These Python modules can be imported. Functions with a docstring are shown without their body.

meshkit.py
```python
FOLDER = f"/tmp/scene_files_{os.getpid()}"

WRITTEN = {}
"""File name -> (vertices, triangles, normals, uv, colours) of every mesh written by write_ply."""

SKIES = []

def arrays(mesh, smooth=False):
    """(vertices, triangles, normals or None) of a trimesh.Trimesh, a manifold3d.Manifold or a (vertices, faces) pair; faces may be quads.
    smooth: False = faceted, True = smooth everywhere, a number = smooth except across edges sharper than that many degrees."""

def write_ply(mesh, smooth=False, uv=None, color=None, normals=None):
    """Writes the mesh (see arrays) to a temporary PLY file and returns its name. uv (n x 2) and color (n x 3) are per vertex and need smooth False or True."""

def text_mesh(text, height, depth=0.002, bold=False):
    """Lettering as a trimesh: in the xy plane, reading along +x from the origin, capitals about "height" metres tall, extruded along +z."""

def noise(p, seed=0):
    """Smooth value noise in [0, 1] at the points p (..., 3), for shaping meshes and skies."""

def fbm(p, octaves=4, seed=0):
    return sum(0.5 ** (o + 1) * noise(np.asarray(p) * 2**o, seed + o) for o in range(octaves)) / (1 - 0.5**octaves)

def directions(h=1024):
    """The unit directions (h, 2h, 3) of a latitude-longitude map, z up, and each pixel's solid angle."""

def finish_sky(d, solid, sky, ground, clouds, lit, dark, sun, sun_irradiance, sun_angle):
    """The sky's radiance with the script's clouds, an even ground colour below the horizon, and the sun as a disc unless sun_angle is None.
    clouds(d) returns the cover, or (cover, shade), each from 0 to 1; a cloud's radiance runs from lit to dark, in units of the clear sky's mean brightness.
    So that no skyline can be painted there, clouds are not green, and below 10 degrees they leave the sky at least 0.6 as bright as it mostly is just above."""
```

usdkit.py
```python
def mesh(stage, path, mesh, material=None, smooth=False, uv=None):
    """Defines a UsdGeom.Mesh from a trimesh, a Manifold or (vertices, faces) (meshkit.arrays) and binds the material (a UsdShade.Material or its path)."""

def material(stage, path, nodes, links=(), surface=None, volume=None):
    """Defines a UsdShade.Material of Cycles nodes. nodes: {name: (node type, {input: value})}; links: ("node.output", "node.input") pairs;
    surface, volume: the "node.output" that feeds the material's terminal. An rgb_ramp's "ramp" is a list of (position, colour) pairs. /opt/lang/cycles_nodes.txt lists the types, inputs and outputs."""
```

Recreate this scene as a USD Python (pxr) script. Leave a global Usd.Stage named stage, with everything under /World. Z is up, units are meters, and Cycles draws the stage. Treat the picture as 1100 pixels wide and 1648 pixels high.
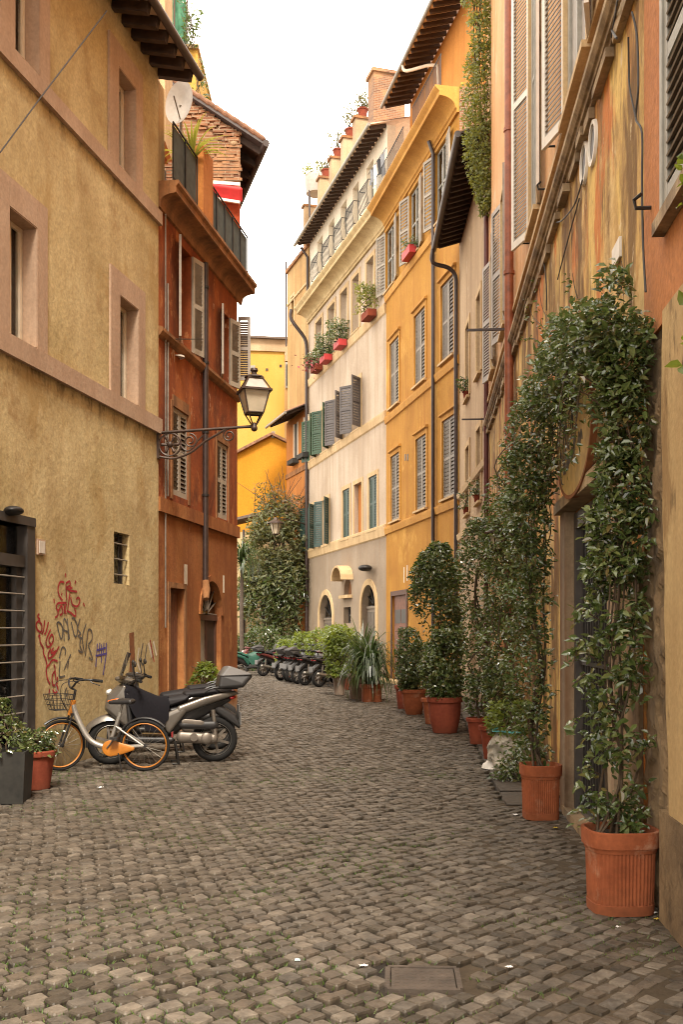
import math, random, numpy as np, trimesh, usdkit, meshkit
from pxr import Usd, UsdGeom, UsdLux, UsdShade, Sdf, Gf, Vt
from shapely.geometry import Polygon, Point, box as sbox
from scipy.spatial import ConvexHull

PI = math.pi
R = np.random.default_rng(11)
stage = Usd.Stage.CreateInMemory()
UsdGeom.SetStageUpAxis(stage, UsdGeom.Tokens.z)
UsdGeom.SetStageMetersPerUnit(stage, 1.0)
UsdGeom.Xform.Define(stage, '/World')
UsdGeom.Scope.Define(stage, '/World/Looks')

# ---------------------------------------------------------------- camera, sky, sun
F, CX, HY, EYE = 1600.0, 550.0, 1020.0, 1.6          # lens of the photograph in its own pixels, eye height
cam = UsdGeom.Camera.Define(stage, '/World/camera')
cam.AddTranslateOp().Set(Gf.Vec3d(0, 0, EYE)); cam.AddRotateXOp().Set(90.0)
cam.CreateHorizontalApertureAttr(24.0); cam.CreateVerticalApertureAttr(24.0 * 1648 / 1100)
cam.CreateFocalLengthAttr(24.0 * F / 1100)
cam.CreateVerticalApertureOffsetAttr(24.0 * (HY - 824) / 1100)
cam.CreateClippingRangeAttr(Gf.Vec2f(0.1, 500))
cam.CreateExposureAttr(1.95)

SUN_EL, SUN_DIR = math.radians(54), np.array([0.12, -1.0])     # the bright part of the overcast, high behind the camera
SUN_DIR = SUN_DIR / np.linalg.norm(SUN_DIR)
sun_to = np.array([SUN_DIR[0] * math.cos(SUN_EL), SUN_DIR[1] * math.cos(SUN_EL), math.sin(SUN_EL)])
sky_look = usdkit.material(stage, '/World/Looks/overcast_sky', {
    'sky': ('sky_texture', {'sky_type': 'single_scattering', 'sun_disc': False, 'sun_elevation': SUN_EL, 'sun_rotation': math.atan2(SUN_DIR[0], SUN_DIR[1]), 'aerosol_density': 3.0}),
    'tc': ('texture_coordinate', {}),
    'n': ('noise_texture', {'scale': 1.6, 'detail': 4.0}),
    'cl': ('rgb_ramp', {'ramp': [(0.3, (11.5, 10.4, 9.0)), (0.7, (14.0, 13.0, 11.6))]}),
    'm': ('mix', {'fac': 0.93}),
    'b': ('background_shader', {'strength': 0.075})},
    [('tc.generated', 'n.vector'), ('n.fac', 'cl.fac'), ('sky.color', 'm.color1'), ('cl.color', 'm.color2'), ('m.color', 'b.color')], surface='b.background')
dome = UsdLux.DomeLight.Define(stage, '/World/sky')
dome.CreateIntensityAttr(1.0)
UsdShade.MaterialBindingAPI.Apply(dome.GetPrim()).Bind(sky_look)
sun = UsdLux.DistantLight.Define(stage, '/World/sun')
sun.CreateNormalizeAttr(True); sun.CreateIntensityAttr(0.4); sun.CreateAngleAttr(14.0); sun.CreateColorAttr(Gf.Vec3f(1.0, 0.92, 0.8))
zax = sun_to; xax = np.cross([0, 0, 1.0], zax); xax /= np.linalg.norm(xax); yax = np.cross(zax, xax)
sun.AddTransformOp().Set(Gf.Matrix4d(*xax, 0, *yax, 0, *zax, 0, 0, 0, 0, 1))
dome.GetPrim().SetCustomDataByKey('kind', 'structure')

# ---------------------------------------------------------------- naming and prims
used = {}
def numbered(path):
    k = used.get(path, -1) + 1; used[path] = k
    return path if k == 0 else f'{path}_{k:03d}'
origin = {}
def tag(o, label=None, cat=None, group=None, kind=None):
    p = o.GetPrim() if hasattr(o, 'GetPrim') else o
    for k, v in (('label', label), ('category', cat), ('group', group), ('kind', kind)):
        if v: p.SetCustomDataByKey(k, v)
    return p
def thing(name, label, cat, loc=(0, 0, 0), rz=0.0, group=None, world=False):
    """world=True: the parts are given in world coordinates and are stored relative to loc."""
    path = numbered('/World/' + name)
    x = UsdGeom.Xform.Define(stage, path)
    x.AddTranslateOp().Set(Gf.Vec3d(*map(float, loc)))
    if rz: x.AddRotateZOp().Set(math.degrees(rz))
    origin[path] = np.array(loc, float) if world else np.zeros(3)
    return tag(x, label, cat, group)
def obj(name, mesh, mat, parent=None, smooth=False, label=None, kind=None, tone=None):
    base = str(parent.GetPath()) if parent else '/World'
    path = numbered(base + '/' + name)
    if isinstance(mesh, MB): mesh = mesh.arrays()
    if isinstance(mesh, trimesh.Trimesh): mesh = (np.array(mesh.vertices), np.array(mesh.faces))
    top = '/'.join(path.split('/')[:3])
    v = np.asarray(mesh[0], float) - origin.get(top, np.zeros(3))
    if parent is None: origin[path] = np.zeros(3)
    m = usdkit.mesh(stage, path, (v, np.asarray(mesh[1], int)), M[mat] if isinstance(mat, str) else mat, smooth)
    if tone is not None: UsdGeom.PrimvarsAPI(m).CreatePrimvar('tone', Sdf.ValueTypeNames.FloatArray, 'vertex').Set(Vt.FloatArray.FromNumpy(np.asarray(tone, np.float32)))
    return tag(m, label, None, None, kind)
def dup(root, loc, rz, label, group=None, scale=None):
    was = root.GetCustomData()
    path = numbered('/World/' + root.GetName().rstrip('0123456789').rstrip('_'))
    x = UsdGeom.Xform.Define(stage, path)
    x.GetPrim().GetReferences().AddInternalReference(root.GetPath())
    x.ClearXformOpOrder()
    x.AddTranslateOp(opSuffix='place').Set(Gf.Vec3d(*map(float, loc)))
    x.AddRotateZOp(opSuffix='turn').Set(math.degrees(rz))
    if scale: x.AddScaleOp(opSuffix='size').Set(Gf.Vec3f(*scale))
    x.GetPrim().SetInstanceable(True)
    return tag(x, label, was['category'], group or was.get('group'))

# ---------------------------------------------------------------- mesh building
CUBE = np.array([[x, y, z] for x in (-1, 1) for y in (-1, 1) for z in (-1, 1)], float)
CUBEF = np.array([[0, 1, 3], [0, 3, 2], [4, 6, 7], [4, 7, 5], [0, 4, 5], [0, 5, 1], [2, 3, 7], [2, 7, 6], [0, 2, 6], [0, 6, 4], [1, 5, 7], [1, 7, 3]])
def unit(a):
    a = np.asarray(a, float); return a / np.linalg.norm(a)
class MB:
    def __init__(s): s.v, s.f, s.n = [], [], 0
    def add(s, v, f):
        v = np.asarray(v, float); s.v.append(v); s.f.append(np.asarray(f, int) + s.n); s.n += len(v); return s
    def mesh(s, m): return s.add(m.vertices, m.faces)
    def arrays(s): return np.vstack(s.v), np.vstack(s.f)
    def obox(s, c, hx, hy, hz):
        c, hx, hy, hz = (np.asarray(a, float) for a in (c, hx, hy, hz))
        f = CUBEF if np.dot(np.cross(hx, hy), hz) > 0 else CUBEF[:, ::-1]
        return s.add(c + CUBE[:, :1] * hx + CUBE[:, 1:2] * hy + CUBE[:, 2:] * hz, f)
    def box(s, lo, hi):
        lo, hi = np.asarray(lo, float), np.asarray(hi, float); h = (hi - lo) / 2
        return s.obox((lo + hi) / 2, (h[0], 0, 0), (0, h[1], 0), (0, 0, h[2]))
    def bar(s, a, b, w, h=None, up=(0, 0, 1)):
        a, b = np.asarray(a, float), np.asarray(b, float); d = unit(b - a); up = np.asarray(up, float)
        if abs(np.dot(d, up)) > 0.95: up = np.array([1.0, 0, 0])
        x = unit(np.cross(d, up)); y = np.cross(x, d)
        return s.obox((a + b) / 2, x * w / 2, (b - a) / 2, y * (h or w) / 2)
    def tube(s, pts, r, n=8, close=False):
        p = np.asarray(pts, float); m = len(p); r = np.broadcast_to(r, (m,))
        t = np.gradient(p, axis=0) if not close else np.roll(p, -1, 0) - np.roll(p, 1, 0)
        t /= np.maximum(np.linalg.norm(t, axis=1, keepdims=True), 1e-9)
        a = np.array([0, 0, 1.0]) if abs(t[0][2]) < 0.9 else np.array([1.0, 0, 0])
        u = unit(np.cross(t[0], a)); rings = []
        th = np.linspace(0, 2 * PI, n, endpoint=False)
        for i in range(m):
            u = u - t[i] * np.dot(u, t[i]); u = unit(u); w = np.cross(t[i], u)
            rings.append(p[i] + r[i] * (np.cos(th)[:, None] * u + np.sin(th)[:, None] * w))
        v = np.vstack(rings); f = []
        k = m if close else m - 1
        i0 = (np.arange(k)[:, None] * n + np.arange(n)); j0 = np.arange(k)[:, None] * n + (np.arange(n) + 1) % n
        i1, j1 = (i0 + n) % (m * n), (j0 + n) % (m * n)
        f = np.concatenate([np.stack([i0, j0, j1], -1).reshape(-1, 3), np.stack([i0, j1, i1], -1).reshape(-1, 3)])
        if not close:
            c = np.arange(1, n - 1)
            f = np.concatenate([f, np.stack([0 * c, c + 1, c], -1), (m - 1) * n + np.stack([0 * c, c, c + 1], -1)])
        return s.add(v, f)
    def lathe(s, prof, n=24, c=(0, 0, 0), axis='z', squash=(1, 1)):
        th = np.linspace(0, 2 * PI, n, endpoint=False); m = len(prof)
        v = np.array([[r * math.cos(t) * squash[0], r * math.sin(t) * squash[1], z] for r, z in prof for t in th])
        if axis == 'y': v = v[:, [0, 2, 1]] * [1, 1, -1]
        if axis == 'x': v = v[:, [2, 1, 0]] * [1, 1, -1]
        i0 = np.arange(m - 1)[:, None] * n + np.arange(n); j0 = np.arange(m - 1)[:, None] * n + (np.arange(n) + 1) % n
        f = np.concatenate([np.stack([i0, j0, j0 + n], -1).reshape(-1, 3), np.stack([i0, j0 + n, i0 + n], -1).reshape(-1, 3)])
        return s.add(v + np.asarray(c, float), f)
    def hull(s, balls, sub=2):
        ico = np.array(trimesh.creation.icosphere(sub).vertices)
        p = np.vstack([np.array(b[:3]) + ico * (np.asarray(b[3:]) if len(b) > 4 else b[3]) for b in balls])
        h = trimesh.convex.convex_hull(p)
        return s.add(h.vertices, h.faces)
def torus(R0, r, n=28, k=8, c=(0, 0, 0), axis='y', squash=1.0):
    th = np.linspace(0, 2 * PI, k + 1)
    return MB().lathe([(R0 + r * math.cos(t), r * squash * math.sin(t)) for t in th], n, c, axis)

# ---------------------------------------------------------------- materials
M = {}
def simple(name, col, rough=0.6, metal=0.0, var=0.0, bump=0.0, bscale=60.0, spec=0.5, coat=0.0):
    nodes = {'p': ('principled_bsdf', {'base_color': col, 'roughness': rough, 'metallic': metal, 'specular_ior_level': spec, 'coat_weight': coat})}; links = []
    if var or bump:
        nodes['g'] = ('geometry', {}); nodes['n'] = ('noise_texture', {'scale': 7.0, 'detail': 6.0, 'roughness': 0.65}); links.append(('g.position', 'n.vector'))
    if var:
        lo, hi = [c * (1 - var) for c in col], [min(1, c * (1 + var)) for c in col]
        nodes['r'] = ('rgb_ramp', {'ramp': [(0.3, lo), (0.7, hi)]}); links += [('n.fac', 'r.fac'), ('r.color', 'p.base_color')]
    if bump:
        nodes['n2'] = ('noise_texture', {'scale': bscale, 'detail': 4.0}); nodes['b'] = ('bump', {'strength': bump, 'distance': 0.01})
        links += [('g.position', 'n2.vector'), ('n2.fac', 'b.height'), ('b.normal', 'p.normal')]
    M[name] = usdkit.material(stage, '/World/Looks/' + name, nodes, links, surface='p.BSDF'); return M[name]
def plaster(name, cols, scale=0.7, streak=None, streak_amt=0.5, sx=3.0, sz=0.22, stain=None, stain_lo=0.62, stain_hi=0.72, stain_scale=1.5, damp=None, damp_h=0.8, bump=0.35, bscale=18.0, fine=0.12):
    """A weathered plaster: broad tone changes, streaks that run down, worn patches, a damp foot, trowel relief."""
    N = {'g': ('geometry', {}), 'n1': ('noise_texture', {'scale': scale, 'detail': 8.0, 'roughness': 0.6}),
         'r1': ('rgb_ramp', {'ramp': [(0.32 + 0.36 * i / max(1, len(cols) - 1), c) for i, c in enumerate(cols)]}),
         'nf': ('noise_texture', {'scale': 22.0, 'detail': 6.0, 'roughness': 0.7}),
         'rf': ('rgb_ramp', {'ramp': [(0.3, (1 - 2 * fine,) * 3), (0.7, (1 + fine * .6,) * 3)]}),
         'mf': ('mix', {'mix_type': 'multiply', 'fac': 1.0}),
         'nb': ('noise_texture', {'scale': bscale, 'detail': 7.0, 'roughness': 0.6}), 'b': ('bump', {'strength': bump, 'distance': 0.02}),
         'p': ('principled_bsdf', {'roughness': 0.92, 'specular_ior_level': 0.25})}
    L = [('g.position', 'n1.vector'), ('n1.fac', 'r1.fac'), ('g.position', 'nf.vector'), ('nf.fac', 'rf.fac'), ('r1.color', 'mf.color1'), ('rf.color', 'mf.color2'),
         ('g.position', 'nb.vector'), ('nb.fac', 'b.height'), ('b.normal', 'p.normal')]
    out = 'mf.color'
    if streak:
        N |= {'ms': ('mapping', {'scale': (sx, sx, sz)}), 'ns': ('noise_texture', {'scale': 1.0, 'detail': 7.0, 'roughness': 0.62, 'distortion': 0.3}),
              'rs': ('rgb_ramp', {'ramp': [(0.42, (0, 0, 0)), (0.66, (streak_amt,) * 3)]}), 'mx': ('mix', {'color2': streak})}
        L += [('g.position', 'ms.vector'), ('ms.vector', 'ns.vector'), ('ns.fac', 'rs.fac'), ('rs.color', 'mx.fac'), (out, 'mx.color1')]; out = 'mx.color'
    if stain:
        N |= {'nt': ('noise_texture', {'scale': stain_scale, 'detail': 9.0, 'roughness': 0.68}), 'rt': ('rgb_ramp', {'ramp': [(stain_lo, (0, 0, 0)), (stain_hi, (0.85,) * 3)]}), 'mt': ('mix', {'color2': stain})}
        L += [('g.position', 'nt.vector'), ('nt.fac', 'rt.fac'), ('rt.color', 'mt.fac'), (out, 'mt.color1')]; out = 'mt.color'
    if damp:
        N |= {'xyz': ('separate_xyz', {}), 'nd': ('noise_texture', {'scale': 1.8, 'detail': 7.0, 'roughness': 0.65}), 'md': ('math', {'math_type': 'multiply_add', 'value2': 1.6 * damp_h, 'value3': -0.45 * damp_h}),
              'sd': ('math', {'math_type': 'subtract'}), 'rd': ('map_range', {'from_min': -0.1, 'from_max': 0.35, 'to_min': 0.0, 'to_max': 0.75, 'clamp': True}), 'mdx': ('mix', {'color2': damp})}
        L += [('g.position', 'xyz.vector'), ('g.position', 'nd.vector'), ('nd.fac', 'md.value1'), ('md.value', 'sd.value1'), ('xyz.z', 'sd.value2'), ('sd.value', 'rd.value'), ('rd.result', 'mdx.fac'), (out, 'mdx.color1')]; out = 'mdx.color'
    L.append((out, 'p.base_color'))
    M[name] = usdkit.material(stage, '/World/Looks/' + name, N, L, surface='p.BSDF')
def layer(mat, dst, sc, lo, hi, col, amt, seed=0, zr=None):
    """one more coat on a plaster: a second colour where a stretched noise passes lo..hi (zr: only between two heights, sharp at the upper one)"""
    pa_ = '/World/Looks/' + mat + '/'; T_ = Sdf.ValueTypeNames
    def S(n, t, **kw):
        s_ = UsdShade.Shader.Define(stage, pa_ + dst + n); s_.CreateIdAttr('cycles_' + t)
        for q_, v_ in kw.items():
            if isinstance(v_, bool): s_.CreateInput(q_, T_.Bool).Set(v_)
            elif isinstance(v_, str): s_.CreateInput(q_, T_.Token).Set(v_)
            elif isinstance(v_, tuple): s_.CreateInput(q_, T_.Float3).Set(Gf.Vec3f(*v_))
            else: s_.CreateInput(q_, T_.Float).Set(v_)
        return s_
    def link(x, o_, y, i_): y.CreateInput(i_, T_.Token).ConnectToSource(x.CreateOutput(o_, T_.Token))
    g_ = UsdShade.Shader.Get(stage, pa_ + 'g')
    mp = S('_map', 'mapping', scale=sc, location=(seed * 3.7 + 1.3, seed * 1.1, seed * 2.3)); ns = S('_noise', 'noise_texture', scale=1.0, detail=8.0, roughness=.66, distortion=.3); rp = S('_ramp', 'map_range', from_min=lo, from_max=hi, to_min=0.0, to_max=amt, clamp=True); mx = S('_mix', 'mix', color2=col)
    link(g_, 'position', mp, 'vector'); link(mp, 'vector', ns, 'vector'); link(ns, 'fac', rp, 'value'); last, sock = rp, 'result'
    if zr:
        xy = S('_xyz', 'separate_xyz'); up_ = S('_up', 'map_range', from_min=zr[0], from_max=zr[1], to_min=0.0, to_max=1.0, clamp=True); cut = S('_cut', 'math', math_type='less_than', value2=float(zr[1])); m1, m2 = S('_m1', 'math', math_type='multiply'), S('_m2', 'math', math_type='multiply')
        link(g_, 'position', xy, 'vector'); link(xy, 'z', up_, 'value'); link(xy, 'z', cut, 'value1'); link(up_, 'result', m1, 'value1'); link(cut, 'value', m1, 'value2'); link(m1, 'value', m2, 'value1'); link(rp, 'result', m2, 'value2'); last, sock = m2, 'value'
    link(last, sock, mx, 'fac'); bc_in = UsdShade.Shader.Get(stage, pa_ + 'p').GetInput('base_color'); was = bc_in.GetConnectedSources()[0][0]; link(UsdShade.Shader(was.source.GetPrim()), was.sourceName, mx, 'color1'); bc_in.ConnectToSource(mx.CreateOutput('color', T_.Token))
def per_piece(name, cols, rough=0.7, bump=0.3, bscale=40.0, mottle=0.25, spec=0.4):
    """Tone differs from piece to piece (object and island) and is mottled."""
    N = {'o': ('attribute', {'attribute': 'tone'}), 'g': ('geometry', {}),
         'r': ('rgb_ramp', {'ramp': [(i / (len(cols) - 1), c) for i, c in enumerate(cols)]}),
         'n': ('noise_texture', {'scale': 9.0, 'detail': 7.0, 'roughness': 0.7}), 'rn': ('rgb_ramp', {'ramp': [(0.3, (1 - mottle,) * 3), (0.7, (1 + mottle * .5,) * 3)]}), 'm': ('mix', {'mix_type': 'multiply', 'fac': 1.0}),
         'n2': ('noise_texture', {'scale': bscale, 'detail': 5.0}), 'b': ('bump', {'strength': bump, 'distance': 0.01}), 'p': ('principled_bsdf', {'roughness': rough, 'specular_ior_level': spec})}
    L = [('o.fac', 'r.fac'), ('g.position', 'n.vector'), ('n.fac', 'rn.fac'),
         ('r.color', 'm.color1'), ('rn.color', 'm.color2'), ('m.color', 'p.base_color'), ('g.position', 'n2.vector'), ('n2.fac', 'b.height'), ('b.normal', 'p.normal')]
    M[name] = usdkit.material(stage, '/World/Looks/' + name, N, L, surface='p.BSDF')
    for k, col in enumerate(cols):
        N2 = {q: v for q, v in N.items() if q not in ('o', 'r')} | {'m': ('mix', {'mix_type': 'multiply', 'fac': 1.0, 'color1': col})}
        M[f'{name}_{k}'] = usdkit.material(stage, f'/World/Looks/{name}_tone_{k}', N2, [l for l in L if l[0].split('.')[0] not in ('o', 'r', 'g') or l[0] == 'g.position'], surface='p.BSDF')
def foliage(name, cols, rough=0.38, trans=0.25, tcol=(0.12, 0.2, 0.03)):
    N = {'o': ('attribute', {'attribute': 'tone'}), 'g': ('geometry', {}),
         'r': ('rgb_ramp', {'ramp': [(i / (len(cols) - 1), c) for i, c in enumerate(cols)]}), 'p': ('principled_bsdf', {'roughness': rough, 'specular_ior_level': 0.85}),
         't': ('translucent_bsdf', {'color': tcol}), 'x': ('mix_closure', {'fac': trans})}
    L = [('o.fac', 'r.fac'), ('r.color', 'p.base_color'), ('p.BSDF', 'x.closure1'), ('t.BSDF', 'x.closure2')]
    M[name] = usdkit.material(stage, '/World/Looks/' + name, N, L, surface='x.closure')
    for k, col in enumerate(cols): M[f'{name}_{k}'] = usdkit.material(stage, f'/World/Looks/{name}_tone_{k}', {'p': ('principled_bsdf', {'roughness': rough, 'specular_ior_level': 0.6, 'base_color': col}), 't': N['t'], 'x': N['x']}, L[-2:], surface='x.closure')
    M[name + '_n'] = len(cols)
def glass(name, tint=(0.93, 0.94, 0.92), rough=0.03):
    M[name] = usdkit.material(stage, '/World/Looks/' + name, {'t': ('transparent_bsdf', {'color': tint}), 'gl': ('glossy_bsdf', {'color': (0.9, 0.9, 0.9), 'roughness': rough}), 'f': ('fresnel', {'IOR': 1.5}), 'x': ('mix_closure', {})},
                              [('f.fac', 'x.fac'), ('t.BSDF', 'x.closure1'), ('gl.BSDF', 'x.closure2')], surface='x.closure')

plaster('ochre_plaster', [(0.45, 0.34, 0.16), (0.535, 0.415, 0.21), (0.575, 0.45, 0.235), (0.63, 0.51, 0.275)], 0.9, streak=(0.26, 0.155, 0.06), streak_amt=0.42, sx=1.5, sz=0.5, damp=(0.15, 0.085, 0.04), damp_h=0.8, stain=(0.27, 0.15, 0.055), stain_lo=0.56, stain_hi=0.74, stain_scale=1.6, bump=0.5, bscale=9.0, fine=0.16)
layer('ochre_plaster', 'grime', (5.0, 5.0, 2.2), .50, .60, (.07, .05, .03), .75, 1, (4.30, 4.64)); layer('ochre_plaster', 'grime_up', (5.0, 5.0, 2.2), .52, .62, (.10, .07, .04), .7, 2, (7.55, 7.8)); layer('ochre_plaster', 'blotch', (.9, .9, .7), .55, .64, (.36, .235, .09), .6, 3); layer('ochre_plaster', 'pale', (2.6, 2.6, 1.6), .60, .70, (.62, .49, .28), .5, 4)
plaster('pink_stone', [(0.40, 0.27, 0.18), (0.49, 0.345, 0.24)], 1.2, streak=(0.26, 0.15, 0.09), streak_amt=0.4, bump=0.2)
plaster('terracotta_plaster', [(0.23, 0.054, 0.016), (0.32, 0.082, 0.022), (0.40, 0.12, 0.03)], 0.8, streak=(0.14, 0.035, 0.014), streak_amt=0.65, stain=(0.42, 0.22, 0.11), stain_lo=0.66, stain_hi=0.72)
layer('terracotta_plaster', 'soot', (1.6, 1.6, .9), .52, .64, (.10, .03, .014), .75, 1); layer('terracotta_plaster', 'faded', (2.2, 2.2, .8), .57, .66, (.44, .17, .055), .7, 2); layer('terracotta_plaster', 'scar', (3.4, 3.4, 1.6), .63, .66, (.48, .30, .18), .85, 3)
layer('terracotta_plaster', 'worn', (4.5, 4.5, 3.0), .58, .64, (.46, .19, .07), .6, 9)
plaster('low_terracotta_plaster', [(0.27, 0.09, 0.027), (0.35, 0.13, 0.04), (0.39, 0.165, 0.055)], 0.9, streak=(0.19, 0.06, 0.02), streak_amt=0.7, damp=(0.34, 0.26, 0.18), damp_h=0.9, stain=(0.46, 0.30, 0.19), stain_lo=0.66, stain_hi=0.71)
layer('low_terracotta_plaster', 'soot', (1.8, 1.8, .6), .53, .66, (.16, .05, .02), .7, 5); layer('low_terracotta_plaster', 'faded', (1.5, 1.5, .8), .56, .66, (.50, .24, .08), .6, 6)
plaster('dirty_orange_stone', [(0.30, 0.13, 0.05), (0.40, 0.19, 0.075)], 1.5, streak=(0.10, 0.05, 0.025), streak_amt=0.8, stain=(0.07, 0.04, 0.025), stain_lo=0.52, stain_hi=0.7)
plaster('red_plaster', [(0.36, 0.06, 0.02), (0.46, 0.09, 0.03)], 1.0, streak=(0.2, 0.04, 0.02))
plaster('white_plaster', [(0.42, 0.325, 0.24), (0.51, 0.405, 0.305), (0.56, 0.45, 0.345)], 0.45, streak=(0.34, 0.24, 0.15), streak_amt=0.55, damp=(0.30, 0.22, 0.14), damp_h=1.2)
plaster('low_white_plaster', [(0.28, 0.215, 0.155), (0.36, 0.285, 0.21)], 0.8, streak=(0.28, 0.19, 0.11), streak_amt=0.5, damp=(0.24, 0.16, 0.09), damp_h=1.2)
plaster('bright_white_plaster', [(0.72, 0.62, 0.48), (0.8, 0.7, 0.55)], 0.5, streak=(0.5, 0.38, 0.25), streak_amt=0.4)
plaster('cream_stone', [(0.52, 0.36, 0.19), (0.62, 0.45, 0.25)], 0.9, streak=(0.33, 0.2, 0.09), streak_amt=0.5, bump=0.15)
plaster('yellow_plaster', [(0.36, 0.165, 0.024), (0.45, 0.22, 0.035), (0.50, 0.255, 0.045)], 0.7, streak=(0.36, 0.15, 0.025), streak_amt=0.6, damp=(0.3, 0.14, 0.04), damp_h=1.2)
layer('yellow_plaster', 'drip', (2.4, 2.4, .16), .54, .66, (.30, .12, .02), .6, 7); layer('yellow_plaster', 'pale', (.7, .7, .6), .56, .68, (.66, .38, .09), .6, 8); layer('white_plaster', 'drip', (2.0, 2.0, .14), .53, .66, (.30, .22, .15), .6, 9)
plaster('attic_orange_plaster', [(0.55, 0.21, 0.04), (0.62, 0.27, 0.06)], 0.8, streak=(0.36, 0.13, 0.03))
plaster('yellow_cornice', [(0.46, 0.22, 0.04), (0.56, 0.29, 0.07)], 0.8, streak=(0.30, 0.13, 0.03), streak_amt=0.5, bump=0.1)
plaster('cream_cornice', [(0.55, 0.40, 0.20), (0.66, 0.50, 0.27)], 0.8, streak=(0.3, 0.19, 0.08), streak_amt=0.5, bump=0.1)
plaster('tan_plaster', [(0.42, 0.24, 0.09), (0.52, 0.32, 0.13), (0.56, 0.37, 0.17)], 0.35, streak=(0.24, 0.14, 0.06), streak_amt=0.6)
plaster('lemon_plaster', [(0.50, 0.29, 0.06), (0.58, 0.36, 0.09)], 0.4, streak=(0.5, 0.26, 0.04), streak_amt=0.4)
plaster('saffron_plaster', [(0.50, 0.21, 0.015), (0.57, 0.26, 0.025)], 0.4, streak=(0.46, 0.18, 0.012), streak_amt=0.5)
plaster('orange_plaster', [(0.42, 0.15, 0.035), (0.50, 0.20, 0.05)], 0.8, streak=(0.28, 0.09, 0.025))
plaster('beige_plaster', [(0.38, 0.26, 0.15), (0.48, 0.34, 0.20), (0.54, 0.39, 0.24)], 0.6, streak=(0.25, 0.16, 0.09), streak_amt=0.5, damp=(0.2, 0.13, 0.08), damp_h=1.0, stain=(0.58, 0.45, 0.32), stain_lo=0.6, stain_hi=0.7)
plaster('aged_wall', [(0.32, 0.13, 0.035), (0.50, 0.22, 0.055), (0.50, 0.29, 0.09), (0.56, 0.35, 0.11), (0.36, 0.17, 0.05)], 0.7, streak=(0.12, 0.055, 0.018), streak_amt=0.8, sx=2.6, sz=0.32, stain=(0.62, 0.42, 0.17), stain_lo=0.52, stain_hi=0.62, stain_scale=1.2, damp=(0.13, 0.085, 0.045), damp_h=2.4, bump=0.7, bscale=10)
for k, (sc, lo, hi, col, amt) in enumerate((((1.6, 1.6, .45), .52, .58, (0.66, 0.44, 0.13), .85), ((1.0, 1.0, .5), .54, .60, (0.50, 0.15, 0.03), .85), ((2.6, 2.6, .55), .48, .57, (0.12, 0.055, 0.016), .85), ((5.5, 5.5, 1.1), .57, .64, (0.06, 0.03, 0.012), .7), ((3.0, 3.0, 1.6), .62, .66, (0.62, 0.48, 0.28), .75))): layer('aged_wall', 'band%d' % k, sc, lo, hi, col, amt, seed=k)
plaster('peach_plaster', [(0.56, 0.28, 0.11), (0.62, 0.34, 0.15), (0.62, 0.38, 0.20)], 0.7, streak=(0.36, 0.17, 0.06), streak_amt=0.5, stain=(0.60, 0.44, 0.28), stain_lo=0.58, stain_hi=0.7)
plaster('orange_strip_plaster', [(0.42, 0.155, 0.05), (0.50, 0.205, 0.072)], 1.2, streak=(0.36, 0.14, 0.05), streak_amt=0.4, fine=0.18)
plaster('pale_strip_plaster', [(0.44, 0.30, 0.14), (0.52, 0.37, 0.18)], 1.0, streak=(0.30, 0.18, 0.08), streak_amt=0.4, damp=(0.16, 0.11, 0.07), damp_h=0.9)
layer('pale_strip_plaster', 'brown', (2.2, 2.2, 1.0), .53, .62, (.24, .14, .06), .75, 3); layer('pale_strip_plaster', 'dark', (5, 5, 2.0), .60, .68, (.12, .075, .035), .7, 5)
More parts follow.
